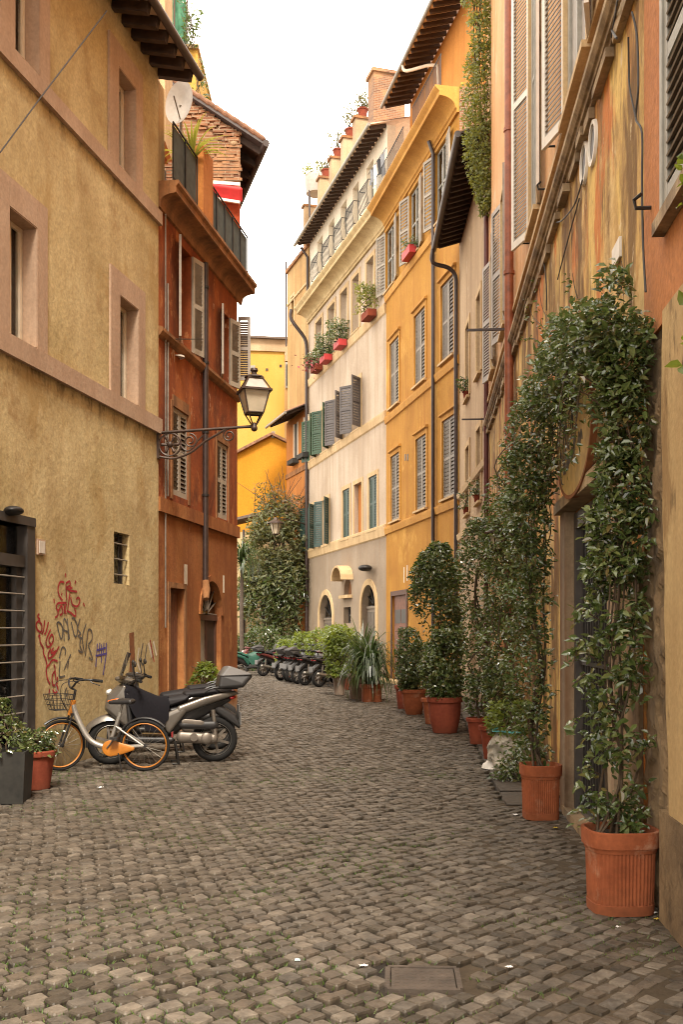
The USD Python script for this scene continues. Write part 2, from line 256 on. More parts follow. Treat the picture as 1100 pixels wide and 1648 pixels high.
plaster('worn_stone', [(0.13, 0.085, 0.045), (0.24, 0.16, 0.085), (0.32, 0.22, 0.12)], 2.2, streak=(0.10, 0.065, 0.04), streak_amt=0.7, stain=(0.05, 0.035, 0.022), stain_lo=0.55, stain_hi=0.7, stain_scale=5.0, bump=0.9, bscale=14)
plaster('jamb_stone', [(0.27, 0.19, 0.12), (0.38, 0.28, 0.18)], 2.0, streak=(0.18, 0.075, 0.03), streak_amt=0.85, sx=5, stain=(0.12, 0.08, 0.05), stain_lo=0.58, stain_hi=0.7, bump=0.4)
plaster('ledge_stone', [(0.26, 0.175, 0.10), (0.42, 0.30, 0.175), (0.48, 0.36, 0.22)], 2.0, streak=(0.10, 0.065, 0.04), streak_amt=0.7, stain=(0.09, 0.06, 0.035), stain_lo=0.54, stain_hi=0.66, stain_scale=3.0)
M['brick_wall'] = usdkit.material(stage, '/World/Looks/brick_wall', {
    'g': ('geometry', {}), 'sx': ('separate_xyz', {}), 'c': ('combine_xyz', {}), 'ad': ('math', {'math_type': 'add'}), 'n0': ('noise_texture', {'scale': 1.3, 'detail': 7.0, 'roughness': 0.65}),
    'br': ('brick_texture', {'scale': 1.0, 'brick_width': 0.26, 'row_height': 0.065, 'mortar_size': 0.009, 'color1': (0.27, 0.115, 0.05), 'color2': (0.15, 0.065, 0.035), 'mortar': (0.30, 0.21, 0.13)}),
    'rp': ('rgb_ramp', {'ramp': [(0.45, (0, 0, 0)), (0.62, (0.8, 0.8, 0.8))]}), 'm': ('mix', {'color2': (0.42, 0.22, 0.10)}), 'b': ('bump', {'strength': 0.8, 'distance': 0.02, 'invert': True}), 'nb': ('noise_texture', {'scale': 20.0, 'detail': 5.0}), 'b2': ('bump', {'strength': 0.4, 'distance': 0.02}),
    'p': ('principled_bsdf', {'roughness': 0.9})},
    [('g.position', 'sx.vector'), ('sx.x', 'ad.value1'), ('sx.y', 'ad.value2'), ('ad.value', 'c.x'), ('sx.z', 'c.y'), ('c.vector', 'br.vector'), ('g.position', 'n0.vector'), ('n0.fac', 'rp.fac'), ('rp.color', 'm.fac'), ('br.color', 'm.color1'),
     ('m.color', 'p.base_color'), ('br.fac', 'b.height'), ('g.position', 'nb.vector'), ('nb.fac', 'b2.height'), ('b.normal', 'b2.normal'), ('b2.normal', 'p.normal')], surface='p.BSDF')
simple('sign_yellow', (0.36, 0.235, 0.075), 0.6, var=0.4)
simple('ink_black', (0.02, 0.02, 0.018), 0.8); simple('ink_red', (0.30, 0.02, 0.022), 0.8, var=0.4); simple('ink_blue', (0.07, 0.05, 0.22), 0.8, var=0.3); simple('ink_grey', (0.10, 0.085, 0.07), 0.85, var=0.4)
simple('old_paint_white', (0.60, 0.52, 0.40), 0.9, var=0.25); simple('rust_stain_paint', (0.20, 0.07, 0.02), 0.9, var=0.4)
simple('dark_wood', (0.05, 0.028, 0.018), 0.7, var=0.4, bump=0.3); simple('brown_wood', (0.085, 0.035, 0.02), 0.65, var=0.35, bump=0.3); simple('red_wood', (0.17, 0.065, 0.035), 0.6, var=0.3, bump=0.25)
simple('soffit_plank', (0.74, 0.55, 0.40), 0.8, var=0.2); simple('roof_tile', (0.22, 0.11, 0.06), 0.85, var=0.5, bump=0.4, bscale=25); simple('roof_edge', (0.12, 0.085, 0.065), 0.8, var=0.4)
simple('black_iron', (0.018, 0.015, 0.013), 0.5, metal=0.3, var=0.4); simple('brown_pipe', (0.035, 0.02, 0.016), 0.45, var=0.4); simple('red_pipe', (0.25, 0.072, 0.03), 0.5, var=0.4); simple('maroon_pipe', (0.09, 0.02, 0.016), 0.5, var=0.3)
simple('grey_zinc', (0.25, 0.22, 0.18), 0.5, metal=0.4, var=0.3); simple('gutter_brown', (0.06, 0.042, 0.036), 0.5, var=0.3)
simple('shutter_grey', (0.30, 0.26, 0.22), 0.6, var=0.2); simple('shutter_greige', (0.33, 0.28, 0.215), 0.6, var=0.2); simple('shutter_worn_brown', (0.20, 0.165, 0.125), 0.6, var=0.25); simple('shutter_mud', (0.13, 0.105, 0.08), 0.65, var=0.25); simple('shutter_slate', (0.09, 0.075, 0.07), 0.55, var=0.2); simple('shutter_green', (0.022, 0.055, 0.022), 0.5, var=0.3); simple('shutter_bluegreen', (0.02, 0.045, 0.035), 0.5, var=0.3)
simple('shutter_brown', (0.20, 0.16, 0.12), 0.6, var=0.25); simple('shutter_white', (0.66, 0.60, 0.52), 0.55, var=0.1); simple('frame_white', (0.68, 0.58, 0.44), 0.5, var=0.1); simple('frame_grey', (0.27, 0.25, 0.21), 0.55, var=0.2); simple('frame_dark', (0.045, 0.038, 0.033), 0.5, var=0.3)
simple('curtain', (0.62, 0.53, 0.40), 0.9, var=0.15); simple('dark_room', (0.06, 0.05, 0.04), 0.95); simple('plain_body', (0.30, 0.21, 0.13), 0.95, var=0.2)
simple('marble', (0.60, 0.54, 0.46), 0.5, var=0.15); simple('dish_grey', (0.36, 0.31, 0.26), 0.55, var=0.15); simple('net_green', (0.05, 0.16, 0.085), 0.8, var=0.4); simple('net_dark', (0.05, 0.06, 0.055), 0.8, var=0.4)
simple('awning_red', (0.52, 0.025, 0.025), 0.7, var=0.15); simple('white_cloth', (0.72, 0.68, 0.62), 0.85, var=0.15); simple('yellow_cloth', (0.6, 0.5, 0.05), 0.8); simple('grey_cloth', (0.20, 0.2, 0.21), 0.85, var=0.3)
simple('lamp_glass', (0.50, 0.42, 0.30), 0.25, var=0.12); simple('lamp_brown', (0.055, 0.032, 0.022), 0.5, metal=0.3, var=0.4)
plaster('terracotta_pot', [(0.25, 0.07, 0.028), (0.34, 0.10, 0.04)], 5.0, stain=(0.46, 0.28, 0.18), stain_lo=.55, stain_hi=.74, stain_scale=4.0, damp=(0.10, 0.05, 0.025), damp_h=.16, bump=.12, bscale=60); plaster('dark_terracotta', [(0.19, 0.042, 0.022), (0.27, 0.062, 0.03)], 4.0, stain=(0.34, 0.17, 0.11), stain_lo=.64, stain_hi=.8, stain_scale=6.0, damp=(0.07, 0.035, 0.02), damp_h=.16, bump=.1, bscale=60); simple('black_planter', (0.022, 0.02, 0.016), 0.85, var=0.5); simple('stone_pot', (0.20, 0.145, 0.105), 0.8, var=0.25); simple('potting_soil', (0.035, 0.022, 0.014), 0.95, bump=0.6)
simple('stem', (0.07, 0.045, 0.025), 0.85, var=0.4); simple('trunk', (0.085, 0.062, 0.045), 0.9, var=0.35, bump=0.6, bscale=30); simple('cable_black', (0.03, 0.024, 0.02), 0.6)
simple('tyre', (0.014, 0.013, 0.012), 0.85, spec=.25); simple('orange_rim', (0.42, 0.15, 0.02), 0.5, var=0.2); simple('bike_silver', (0.34, 0.31, 0.27), 0.4, metal=0.5, var=0.1); simple('bike_orange', (0.46, 0.16, 0.018), 0.45, var=.2); simple('steel', (0.26, 0.24, 0.21), 0.4, metal=0.8, var=.2); simple('black_plastic', (0.022, 0.020, 0.019), 0.45)
simple('scooter_grey', (0.15, 0.13, 0.108), 0.33, metal=0.5, var=0.1, coat=0.3); simple('scooter_black', (0.02, 0.018, 0.018), 0.25, coat=0.5); simple('scooter_maroon', (0.09, 0.02, 0.018), 0.3, coat=0.4); simple('scooter_seat', (0.014, 0.012, 0.013), 0.65, spec=.3); simple('apron_cloth', (0.010, 0.009, 0.011), 0.95, spec=.15, bump=.4, bscale=30); simple('case_grey', (0.11, 0.105, 0.10), 0.35, coat=0.2); simple('case_black', (0.03, 0.028, 0.027), 0.45); simple('engine_metal', (0.19, 0.16, 0.13), 0.45, metal=0.6, var=0.25); simple('lens_red', (0.25, 0.012, 0.012), 0.25); simple('lens_orange', (0.65, 0.15, 0.02), 0.25); simple('lens_clear', (0.6, 0.58, 0.54), 0.15)
simple('cover_green', (0.012, 0.07, 0.045), 0.55, var=0.25); simple('paper', (0.75, 0.73, 0.70), 0.8); simple('plate_grey', (0.16, 0.155, 0.15), 0.6); plaster('silt', [(0.06, 0.044, 0.028), (0.10, 0.074, 0.048)], 3.0, stain=(0.06, 0.045, 0.03), stain_lo=.55, bump=.6, bscale=40); simple('paper_blue', (0.5, 0.66, 0.66), 0.8); simple('dry_leaf', (0.45, 0.33, 0.04), 0.7); simple('bag_white', (0.42, 0.38, 0.31), 0.6, var=0.45, bump=.8, bscale=22); simple('bag_teal', (0.10, 0.36, 0.36), 0.5)
simple('rust_cover', (0.075, 0.056, 0.042), 0.7, var=0.35, bump=0.6, bscale=50)
simple('flower_red', (0.45, 0.03, 0.03), 0.6); simple('flower_pink', (0.35, 0.07, 0.08), 0.7)
glass('window_glass'); glass('screen_glass', (0.35, 0.33, 0.3), 0.05)
foliage('jasmine_leaf', [(0.02, 0.034, 0.009), (0.05, 0.076, 0.018), (0.085, 0.115, 0.032), (0.03, 0.048, 0.013), (0.17, 0.20, 0.085), (0.065, 0.088, 0.024), (0.11, 0.135, 0.04), (0.12, 0.09, 0.03), (0.04, 0.062, 0.016)], 0.2, 0.16, (0.14, 0.2, 0.04))
foliage('dark_leaf', [(0.022, 0.036, 0.012), (0.05, 0.07, 0.02), (0.075, 0.095, 0.03), (0.13, 0.145, 0.055), (0.03, 0.045, 0.014), (0.10, 0.085, 0.03)], 0.28)
foliage('bright_leaf', [(0.05, 0.08, 0.014), (0.10, 0.145, 0.02), (0.18, 0.22, 0.03), (0.06, 0.09, 0.016), (0.13, 0.16, 0.025)], 0.4, 0.35, (0.36, 0.42, 0.04))
foliage('olive_vine_leaf', [(0.05, 0.065, 0.016), (0.10, 0.105, 0.026), (0.036, 0.052, 0.014), (0.13, 0.115, 0.03), (0.075, 0.09, 0.022)], 0.55, 0.3, (0.28, 0.24, 0.05))
foliage('hanging_leaf', [(0.08, 0.11, 0.018), (0.15, 0.17, 0.03), (0.06, 0.09, 0.018), (0.20, 0.19, 0.04)], 0.45, 0.35, (0.4, 0.38, 0.05))
foliage('strap_leaf', [(0.02, 0.036, 0.011), (0.036, 0.058, 0.017), (0.065, 0.085, 0.026)], 0.4, 0.15)
foliage('dry_vine', [(0.12, 0.06, 0.025), (0.18, 0.10, 0.04)], 0.7, 0.2)
foliage('grass_blade', [(0.05, 0.10, 0.015), (0.09, 0.15, 0.02), (0.12, 0.13, 0.03)], 0.6, 0.3)
per_piece('cobble', [(0.066, 0.052, 0.037), (0.128, 0.103, 0.078), (0.086, 0.068, 0.05), (0.168, 0.138, 0.106), (0.103, 0.086, 0.068), (0.117, 0.09, 0.065)], 0.55, 0.9, 30.0, 0.6, 0.35)
per_piece('kerb_slab', [(0.085, 0.068, 0.052), (0.115, 0.093, 0.072)], 0.8, 0.5, 30.0, 0.3)
M['street_dirt'] = usdkit.material(stage, '/World/Looks/street_dirt', {
    'g': ('geometry', {}), 'n': ('noise_texture', {'scale': 0.9, 'detail': 8.0, 'roughness': 0.65}), 'r': ('rgb_ramp', {'ramp': [(0.40, (0.018, 0.012, 0.008)), (0.56, (0.028, 0.02, 0.011)), (0.62, (0.035, 0.05, 0.012)), (0.75, (0.05, 0.066, 0.016))]}),
    'n2': ('noise_texture', {'scale': 90.0, 'detail': 4.0}), 'b': ('bump', {'strength': 0.7, 'distance': 0.01}), 'p': ('principled_bsdf', {'roughness': 0.95})},
    [('g.position', 'n.vector'), ('n.fac', 'r.fac'), ('r.color', 'p.base_color'), ('g.position', 'n2.vector'), ('n2.fac', 'b.height'), ('b.normal', 'p.normal')], surface='p.BSDF')

# ---------------------------------------------------------------- facades
class Facade:
    """A vertical wall plane: s runs along it from P0, z is up, d stands out towards the street."""
    def __init__(s, P0, P1, side, base=0.0):
        s.P0, s.P1 = np.array(P0, float), np.array(P1, float); s.L = np.linalg.norm(s.P1 - s.P0); s.d = (s.P1 - s.P0) / s.L
        s.n = np.array([s.d[1], -s.d[0]]) * (1 if side == 'left' else -1)
        s.d3, s.n3, s.z3 = np.array([*s.d, 0]), np.array([*s.n, 0]), np.array([0, 0, 1.0]); s.side = side
    def s_of(s, u, d=0.0):
        k = (u - CX) / F; p = s.P0 + d * s.n
        return (k * p[1] - p[0]) / (s.d[0] - k * s.d[1])
    def z_of(s, u, v, d=0.0):
        Y = (s.P0 + s.s_of(u, d) * s.d + d * s.n)[1]
        return EYE - (v - HY) / F * Y
    def pt(s, a, z, d=0.0):
        p = s.P0 + a * s.d + d * s.n; return np.array([p[0], p[1], z])
    def px(s, u, v, d=0.0): return s.pt(s.s_of(u, d), s.z_of(u, v, d), d)
    def opening(s, u0, u1, vt, vb):
        m = (u0 + u1) / 2; a, b = sorted((s.s_of(u0), s.s_of(u1)))
        return a, b, s.z_of(m, vb), s.z_of(m, vt)
    def box(s, mb, a0, a1, z0, z1, d0, d1):
        return mb.obox(s.pt((a0 + a1) / 2, (z0 + z1) / 2, (d0 + d1) / 2), s.d3 * (a1 - a0) / 2, s.n3 * (d1 - d0) / 2, s.z3 * (z1 - z0) / 2)
    def place(s, v, f):
        """local (along, up, out) coordinates to the world"""
        v = np.asarray(v, float); w = s.P0[0] * 0 + np.outer(v[:, 0], s.d3) + np.outer(v[:, 1], s.z3) + np.outer(v[:, 2], s.n3) + np.array([*s.P0, 0])
        f = np.asarray(f); return w, (f if s.side == 'left' else f[:, ::-1])
    def slab(s, poly, T, out=0.0):
        m = MB()
        for g in getattr(poly, 'geoms', [poly]):
            e = trimesh.creation.extrude_polygon(g, T, engine='earcut'); v = np.array(e.vertices); v[:, 2] += out - T
            m.add(*s.place(v, e.faces))
        return m
    def sweep(s, prof, a0, a1):
        """profile of (out, z) points, closed, swept along the wall"""
        p = Polygon(prof); e = trimesh.creation.extrude_polygon(p, a1 - a0, engine='earcut'); v = np.array(e.vertices)
        v = np.stack([v[:, 2] + a0, v[:, 1], v[:, 0]], 1)
        w = np.outer(v[:, 0], s.d3) + np.outer(v[:, 1], s.z3) + np.outer(v[:, 2], s.n3) + np.array([*s.P0, 0])
        m = trimesh.Trimesh(w, e.faces, process=False); 
        if m.volume < 0: m.invert()
        return MB().mesh(m)
def arch_poly(a0, a1, z0, z1, rise=None, n=14):
    r = (a1 - a0) / 2; rise = rise or r; c = (a0 + a1) / 2
    return Polygon([(a0, z0), (a1, z0)] + [(c + r * math.cos(t), z1 - rise + rise * math.sin(t)) for t in np.linspace(0, PI, n)])
def rect(o): return sbox(o[0], o[2], o[1], o[3])
def body(b, Fc, z1, D, T=0.4, mat='plain_body', a0=0.0, a1=None):
    """rear, side and roof walls, so that the rooms behind the windows are dark and closed"""
    a1 = Fc.L if a1 is None else a1; e = 0.004
    m = MB(); Fc.box(m, a0 + e, a0 + 0.2, 0, z1, -D, -T - e); obj('side_wall', m, mat, b)
    m = MB(); Fc.box(m, a1 - 0.2, a1 - e, 0, z1, -D, -T - e); obj('side_wall', m, mat, b)
    m = MB(); Fc.box(m, a0 + 0.2 + e, a1 - 0.2 - e, 0, z1, -D, -D + 0.2); obj('rear_wall', m, mat, b)
    m = MB(); Fc.box(m, a0 + e, a1 - e, z1 + 0.003, z1 + 0.15, -D, -0.05); obj('roof_deck', m, mat, b)
    m = MB(); Fc.box(m, a0 + 0.21, a1 - 0.21, z1 * 0.5 - .1, z1 * 0.5, -D + 0.21, -T - 2 * e); obj('inner_floor', m, 'dark_room', b)
def window(b, Fc, o, depth=0.22, frame='frame_grey', fw=0.06, bars=1, rows=1, sill=None, surround=None, sw=0.14, so=0.03, curtain=None, label=None, glassmat='window_glass'):
    a0, a1, z0, z1 = o; m = MB(); d0, d1 = -depth - 0.05, -depth; e = 0.003
    Fc.box(m, a0 + e, a0 + fw, z0 + e, z1 - e, d0, d1); Fc.box(m, a1 - fw, a1 - e, z0 + e, z1 - e, d0, d1)
    Fc.box(m, a0 + fw, a1 - fw, z0 + e, z0 + fw, d0, d1); Fc.box(m, a0 + fw, a1 - fw, z1 - fw, z1 - e, d0, d1)
    cols = np.linspace(a0 + fw, a1 - fw, bars + 2); rws = np.linspace(z0 + fw, z1 - fw, rows + 1)
    for c in cols[1:-1]: Fc.box(m, c - 0.03, c + 0.03, z0 + fw + e, z1 - fw - e, d0 + e, d1 + 0.012)
    for r in rws[1:-1]:
        for i in range(bars + 1): Fc.box(m, cols[i] + 0.032, cols[i + 1] - 0.032, r - 0.025, r + 0.025, d0 + e, d1)
    w = obj('window', m, frame, b, label=label)
    for i in range(bars + 1):
        for j in range(rows):
            p = MB(); Fc.box(p, cols[i] + 0.005, cols[i + 1] - 0.005, rws[j] + 0.005, rws[j + 1] - 0.005, d0 + 0.018, d0 + 0.024); obj('pane', p, glassmat, w)
    if curtain:
        v, f = [], []; n = 40
        for k in range(n + 1):
            a = a0 + 0.05 + (a1 - a0 - 0.1) * k / n; dd = d0 - 0.12 + 0.025 * math.sin(k * 1.7) + 0.012 * math.sin(k * 4.1)
            v += [(a, z0 + 0.02, dd), (a, z1 - 0.02, dd)]
        for k in range(n): f += [(2 * k, 2 * k + 2, 2 * k + 3), (2 * k, 2 * k + 3, 2 * k + 1)]
        obj('curtain', Fc.place(v, f), curtain, w)
    if sill: m = MB(); Fc.box(m, a0 - 0.06, a1 + 0.06, z0 - 0.06, z0 - 0.002, -0.02, 0.09); obj('sill', m, sill, w)
    if surround:
        m = MB(); Fc.box(m, a0 - sw, a0 - e, z0, z1 + sw, 0.0015, so); Fc.box(m, a1 + e, a1 + sw, z0, z1 + sw, 0.0015, so); Fc.box(m, a0, a1, z1 + e, z1 + sw, 0.0015, so); obj('surround', m, surround, w)
    return w
def shutter(b, Fc, sh, z0, z1, w, ang, toward, mat, d0=0.02, pitch=0.055, mids=(0.5,), label=None, name='shutter', slat_parts=False, edge=None, fill=0.62):
    """One louvred leaf hinged at sh: ang 0 lies over the opening, 180 lies back on the wall."""
    Ld = toward * math.cos(ang) * Fc.d3 + math.sin(ang) * Fc.n3; Td = unit(np.cross(Ld, Fc.z3)); base = Fc.pt(sh, 0, d0)
    st, th = min(0.07, w * 0.15), 0.018
    def bx(m, a, c, za, zb, t): m.obox(base + Ld * (a + c) / 2 + Fc.z3 * (za + zb) / 2, Ld * (c - a) / 2, Td * t, Fc.z3 * (zb - za) / 2)
    m = MB(); bx(m, 0, st, z0, z1, th); bx(m, w - st, w, z0, z1, th)
    zs = [z0] + [z0 + (z1 - z0) * q for q in mids] + [z1]
    rails = [(z0, z0 + 0.09)] + [(z - 0.04, z + 0.04) for z in zs[1:-1]] + [(z1 - 0.08, z1)]
    for a, c in rails: bx(m, st + 0.001, w - st - 0.001, a, c, th * 0.95)
    L = obj(name, m, edge or mat, b, label=label)
    m = MB()
    for (a, c), (a2, c2) in zip(rails[:-1], rails[1:]):
        n = max(2, int((a2 - c) / pitch))
        for k in range(n):
            z = c + (a2 - c) * (k + 0.5) / n; h = (a2 - c) / n * fill
            q = MB() if slat_parts else m
            if slat_parts: So_ = Td * (1 if Td @ Fc.n3 > 0 else -1); q.obox(base + Ld * w / 2 + Fc.z3 * z, Ld * (w / 2 - st - 0.002), So_ * .022 - Fc.z3 * .017, unit(So_ * .017 + Fc.z3 * .022) * .005)
            else: q.obox(base + Ld * w / 2 + Fc.z3 * z, Ld * (w / 2 - st - 0.002), Td * 0.012 + Fc.z3 * h * 0.75, np.cross(Ld, unit(Td * 0.012 + Fc.z3 * h)) * 0.004)
            if slat_parts: obj('slat', q, mat, L)
    if not slat_parts: obj('louvres', m, mat, L, kind='stuff')
    return L
def pipe(parent, name, pts, r, mat, n=10, clamps=True):
    m = MB().tube(pts, r, n)
    o = obj(name, m, mat, parent, smooth=50)
    return o
def smooth_path(pts, k=6):
    p = np.asarray(pts, float); out = []
    for i in range(len(p) - 1):
        a, b = p[max(i - 1, 0)], p[min(i + 2, len(p) - 1)]
        for t in np.linspace(0, 1, k, endpoint=False):
            t2, t3 = t * t, t ** 3
            out.append(0.5 * ((2 * p[i]) + (-a + p[i + 1]) * t + (2 * a - 5 * p[i] + 4 * p[i + 1] - b) * t2 + (-a + 3 * p[i] - 3 * p[i + 1] + b) * t3))
    return np.array(out + [p[-1]])
def eave(b, Fc, z, over, a0, a1, mat_raft='dark_wood', step=0.35, slope=0.35, rw=0.09, rh=0.11, soff='soffit_plank', tiles=True, gutter='gutter_brown', back=0.0, depth=3.0, gr=0.06, many=False):
    """overhanging roof edge: rafters as parts, boards above them, a row of pan tiles, a gutter"""
    rise = lambda d: z + (over - d) * slope
    up = unit(Fc.z3 + slope * Fc.n3)
    m = MB(); c0 = Fc.pt(0, rise(-back), -back); c1 = Fc.pt(0, rise(over), over)
    def along(a): return Fc.d3 * a
    rf = obj('roof', Fc.sweep([(over, rise(over) + rh + 0.002), (-depth, rise(-depth) + rh + 0.002), (-depth, rise(-depth) + rh + 0.04), (over, rise(over) + rh + 0.04)], a0, a1), soff, b)
    a = a0 + step / 2; allm = MB()
    while a < a1 - rw / 2:
        q = MB() if not many else allm
        q.bar(Fc.pt(a, rise(over - 0.04) + rh / 2, over - 0.04), Fc.pt(a, rise(-back) + rh / 2, -back), rw, rh)
        if not many: obj('rafter', q, mat_raft, rf)
        a += step
    if many: obj('rafter', allm, mat_raft, rf, kind='stuff')
    if tiles:
        t = MB(); a = a0 + 0.1; n = 7
        while a < a1:
            th = np.linspace(0, PI, n); d1, d2 = over + 0.06, -depth
            for half, (rr, flip) in enumerate(((0.085, 1),)):
                ring = [Fc.pt(a + 0.0 + rr * math.cos(q), 0, 0) + Fc.z3 * (rr * 0.75 * math.sin(q)) for q in th]
                lo = [p + Fc.n3 * d1 + Fc.z3 * (rise(d1) + rh + 0.045) for p in ring]; hi = [p + Fc.n3 * d2 + Fc.z3 * (rise(d2) + rh + 0.045) for p in ring]
                v = np.array(lo + hi); f = []
                for k in range(n - 1): f += [(k, k + 1, n + k + 1), (k, n + k + 1, n + k)]
                for k in range(1, n - 1): f.append((0, k + 1, k))
                t.add(v, f)
            a += 0.2
        obj('tile', t, 'roof_tile', rf, kind='stuff')
    if gutter:
        g = MB().tube([Fc.pt(a0 - 0.03, z + rh - 0.02, over + gr * 0.9), Fc.pt(a1 + 0.03, z + rh - 0.02, over + gr * 0.9)], gr, 10); obj('gutter', g, gutter, b, smooth=50)
    return rf

# ================================================================= ground
def ground_z(x, y): return 0.0
g = MB().add([(-90, -30, -0.09), (90, -30, -0.09), (90, 160, -0.09), (-90, 160, -0.09)], [(0, 1, 2), (0, 2, 3)])
tag(obj('ground', g, 'street_dirt'), 'bare earth under and beyond the buildings', kind='structure')

WALL_R = lambda y: 1.3577 + 0.082 * y                       # the near right-hand wall, x as a function of y
street = thing('cobbled_street', 'narrow street of small square basalt cobbles', 'street'); street.ClearCustomDataByKey('category'); tag(street, kind='structure')
nx, ny = 60, 240
gx, gy = np.meshgrid(np.linspace(-8.5, 4.2, nx), np.linspace(-1, 52, ny))
def bed_z(x, y):
    p = np.stack([x * 0.9, y * 0.9, 0 * x], -1)
    fill = np.clip((x - WALL_R(y) + 1.1) / 0.8, 0, 1) * (y < 9.5)      # the foot of the right-hand wall is silted up
    return -0.032 + 0.012 * meshkit.fbm(p, 3, 5) + 0.010 * fill - 0.006
bz = bed_z(gx, gy)
ii = (np.arange(ny - 1)[:, None] * nx + np.arange(nx - 1)).ravel()
obj('joint_bed', (np.stack([gx, gy, bz], -1).reshape(-1, 3), np.concatenate([np.stack([ii, ii + 1, ii + nx + 1], -1), np.stack([ii, ii + nx + 1, ii + nx], -1)])), 'street_dirt', street, smooth=True)

sx_, sy__ = np.meshgrid(np.linspace(0, 1, 40), np.linspace(2.6, 9.6, 160)); wx = WALL_R(sy__) + .02 - sx_ * 1.7
sz_ = -.034 + .030 * (1 - sx_) ** .7 + .016 * (meshkit.fbm(np.stack([wx * 3, sy__ * 3, 0 * wx], -1), 4, 77) - .5); sz_[:, -1] = -.06
ii = (np.arange(159)[:, None] * 40 + np.arange(39)).ravel()
obj('silt', (np.stack([wx, sy__, sz_], -1).reshape(-1, 3), np.concatenate([np.stack([ii, ii + 41, ii + 1], -1), np.stack([ii, ii + 40, ii + 41], -1)])), 'silt', street, smooth=True)
STREET = Polygon([(-5.7, 2.6), (-2.80, 15.06), (-2.04, 19.4), (-4.7, 28.3), (-7.6, 38), (-6.5, 47), (-1.55, 44.6), (1.50, 34.1), (3.10, 26.5), (3.03, 20.9), (1.56, 2.6)])
HATCH = (0.20, 4.47, 0.56, 4.81)
th = math.radians(44); e1, e2 = np.array([math.cos(th), math.sin(th)]), np.array([-math.sin(th), math.cos(th)])
pa, pb = 0.107, 0.100
I, J = np.meshgrid(np.arange(-70, 460), np.arange(-20, 520))
A = (I + 0.5 * (J % 2)) * pa; B = J * pb
C = (A[..., None] * e1 + B[..., None] * e2).reshape(-1, 2)
def wob(c): return 0.26 * np.stack([meshkit.fbm(np.stack([c[:, 0] * .33, c[:, 1] * .33, 0 * c[:, 0] + s], -1), 2, 3) - 0.5 for s in (0.5, 9.5)], -1)
from shapely import contains_xy
pre = (C[:, 1] > 2.4) & (C[:, 1] < 48) & (C[:, 0] > -9) & (C[:, 0] < 4); C = C[pre]
W = wob(C); e = 0.05
Ja = (wob(C + e * e1) - W) / e; Jb = (wob(C + e * e2) - W) / e           # how the courses bend
C2 = C + W + R.normal(0, 0.006, C.shape)
keep = contains_xy(STREET, C2[:, 0], C2[:, 1]) & ~((C2[:, 0] > HATCH[0] - .035) & (C2[:, 0] < HATCH[2] + .05) & (C2[:, 1] > HATCH[1] - .035) & (C2[:, 1] < HATCH[3] + .03))
keep &= ~((C2[:, 0] > WALL_R(C2[:, 1]) - 0.62) & (C2[:, 1] > 9.25) & (C2[:, 1] < 20.5))
vis = np.abs(C2[:, 0]) < 0.47 * C2[:, 1] + 0.8
keep &= vis
C, C2, Ja, Jb = C[keep], C2[keep], Ja[keep], Jb[keep]
order = np.argsort(np.hypot(C2[:, 0], C2[:, 1]) + 100 * (np.abs(C2[:, 0]) > 0.345 * C2[:, 1]) + 100 * (C2[:, 1] < 4.02)); C, C2, Ja, Jb = C[order], C2[order], Ja[order], Jb[order]
def stones(c, ja, jb, n):
    """n-sided worn setts: foot ring, shoulder ring, worn top ring, crown"""
    m = len(c)
    if n == 4: cx0, cy0 = np.array([1, -1, -1, 1.0]), np.array([1, 1, -1, -1.0])
    else: cx0, cy0 = np.array([1, .84, -.84, -1, -1, -.84, .84, 1]), np.array([.84, 1, 1, .84, -.84, -1, -1, -.84])
    jit = R.uniform(0.88, 1.06, (m, n, 2))
    if n == 8: jit[:, 1::2] = .2 * jit[:, 1::2] + .8 * jit[:, 0::2] 
    lx = cx0 * jit[..., 0] * (pa / 2 - 0.0055) * R.uniform(0.86, 1.05, (m, 1)); ly = cy0 * jit[..., 1] * (pb / 2 - 0.0075) * R.uniform(0.88, 1.05, (m, 1)); ro = R.normal(0, 0.055, (m, 1)); lx, ly = lx * np.cos(ro) - ly * np.sin(ro), lx * np.sin(ro) + ly * np.cos(ro)
    h = R.normal(0, 0.0042, (m, 1)) + 0.004 * (meshkit.fbm(np.stack([c[:, 0] * 2, c[:, 1] * 2, 0 * c[:, 0]], -1), 2, 8)[:, None] - .5); sunk = meshkit.fbm(np.stack([c[:, 0] * .8, c[:, 1] * .8, 0 * c[:, 0] + 4], -1), 3, 61)[:, None]; h = h - .006 * np.clip((sunk - .56) / .1, 0, 1) - .010 * (R.random((m, 1)) < .03); tx, ty = R.normal(0, 0.045, (2, m, 1))
    rings = []
    for sc, z in ((0.98, -0.07), (1.0, -0.010), (0.91, -0.0005)):
        x, y = lx * sc, ly * sc
        q = x[..., None] * (e1 + ja[:, None, :]) + y[..., None] * (e2 + jb[:, None, :]) + c[:, None, :]
        zz = z + h + (x * tx + y * ty if z > -0.05 else 0)
        rings.append(np.concatenate([q, zz[..., None] * np.ones_like(q[..., :1])], -1))
    crown = np.concatenate([c[:, None, :], (h + 0.0008)[..., None]], -1)
    v = np.concatenate(rings + [crown], 1)
    k = np.arange(n); k2 = (k + 1) % n; f = []
    for a in (0, n): f += [np.stack([a + k, a + k2, a + n + k2], -1), np.stack([a + k, a + n + k2, a + n + k], -1)]
    f.append(np.stack([2 * n + k, 2 * n + k2, 0 * k + 3 * n], -1)); f = np.concatenate(f)
    return v, f
NP = 300
v8, f8 = stones(C2[:NP], Ja[:NP], Jb[:NP], 8)
for k in range(NP): obj('cobblestone', (v8[k], f8), f'cobble_{int(R.integers(0, 6))}', street, smooth=False)
near = np.arange(NP, len(C2))[C2[NP:, 1] < 13]; far = np.arange(NP, len(C2))[C2[NP:, 1] >= 13]
allst = MB(); tones = []
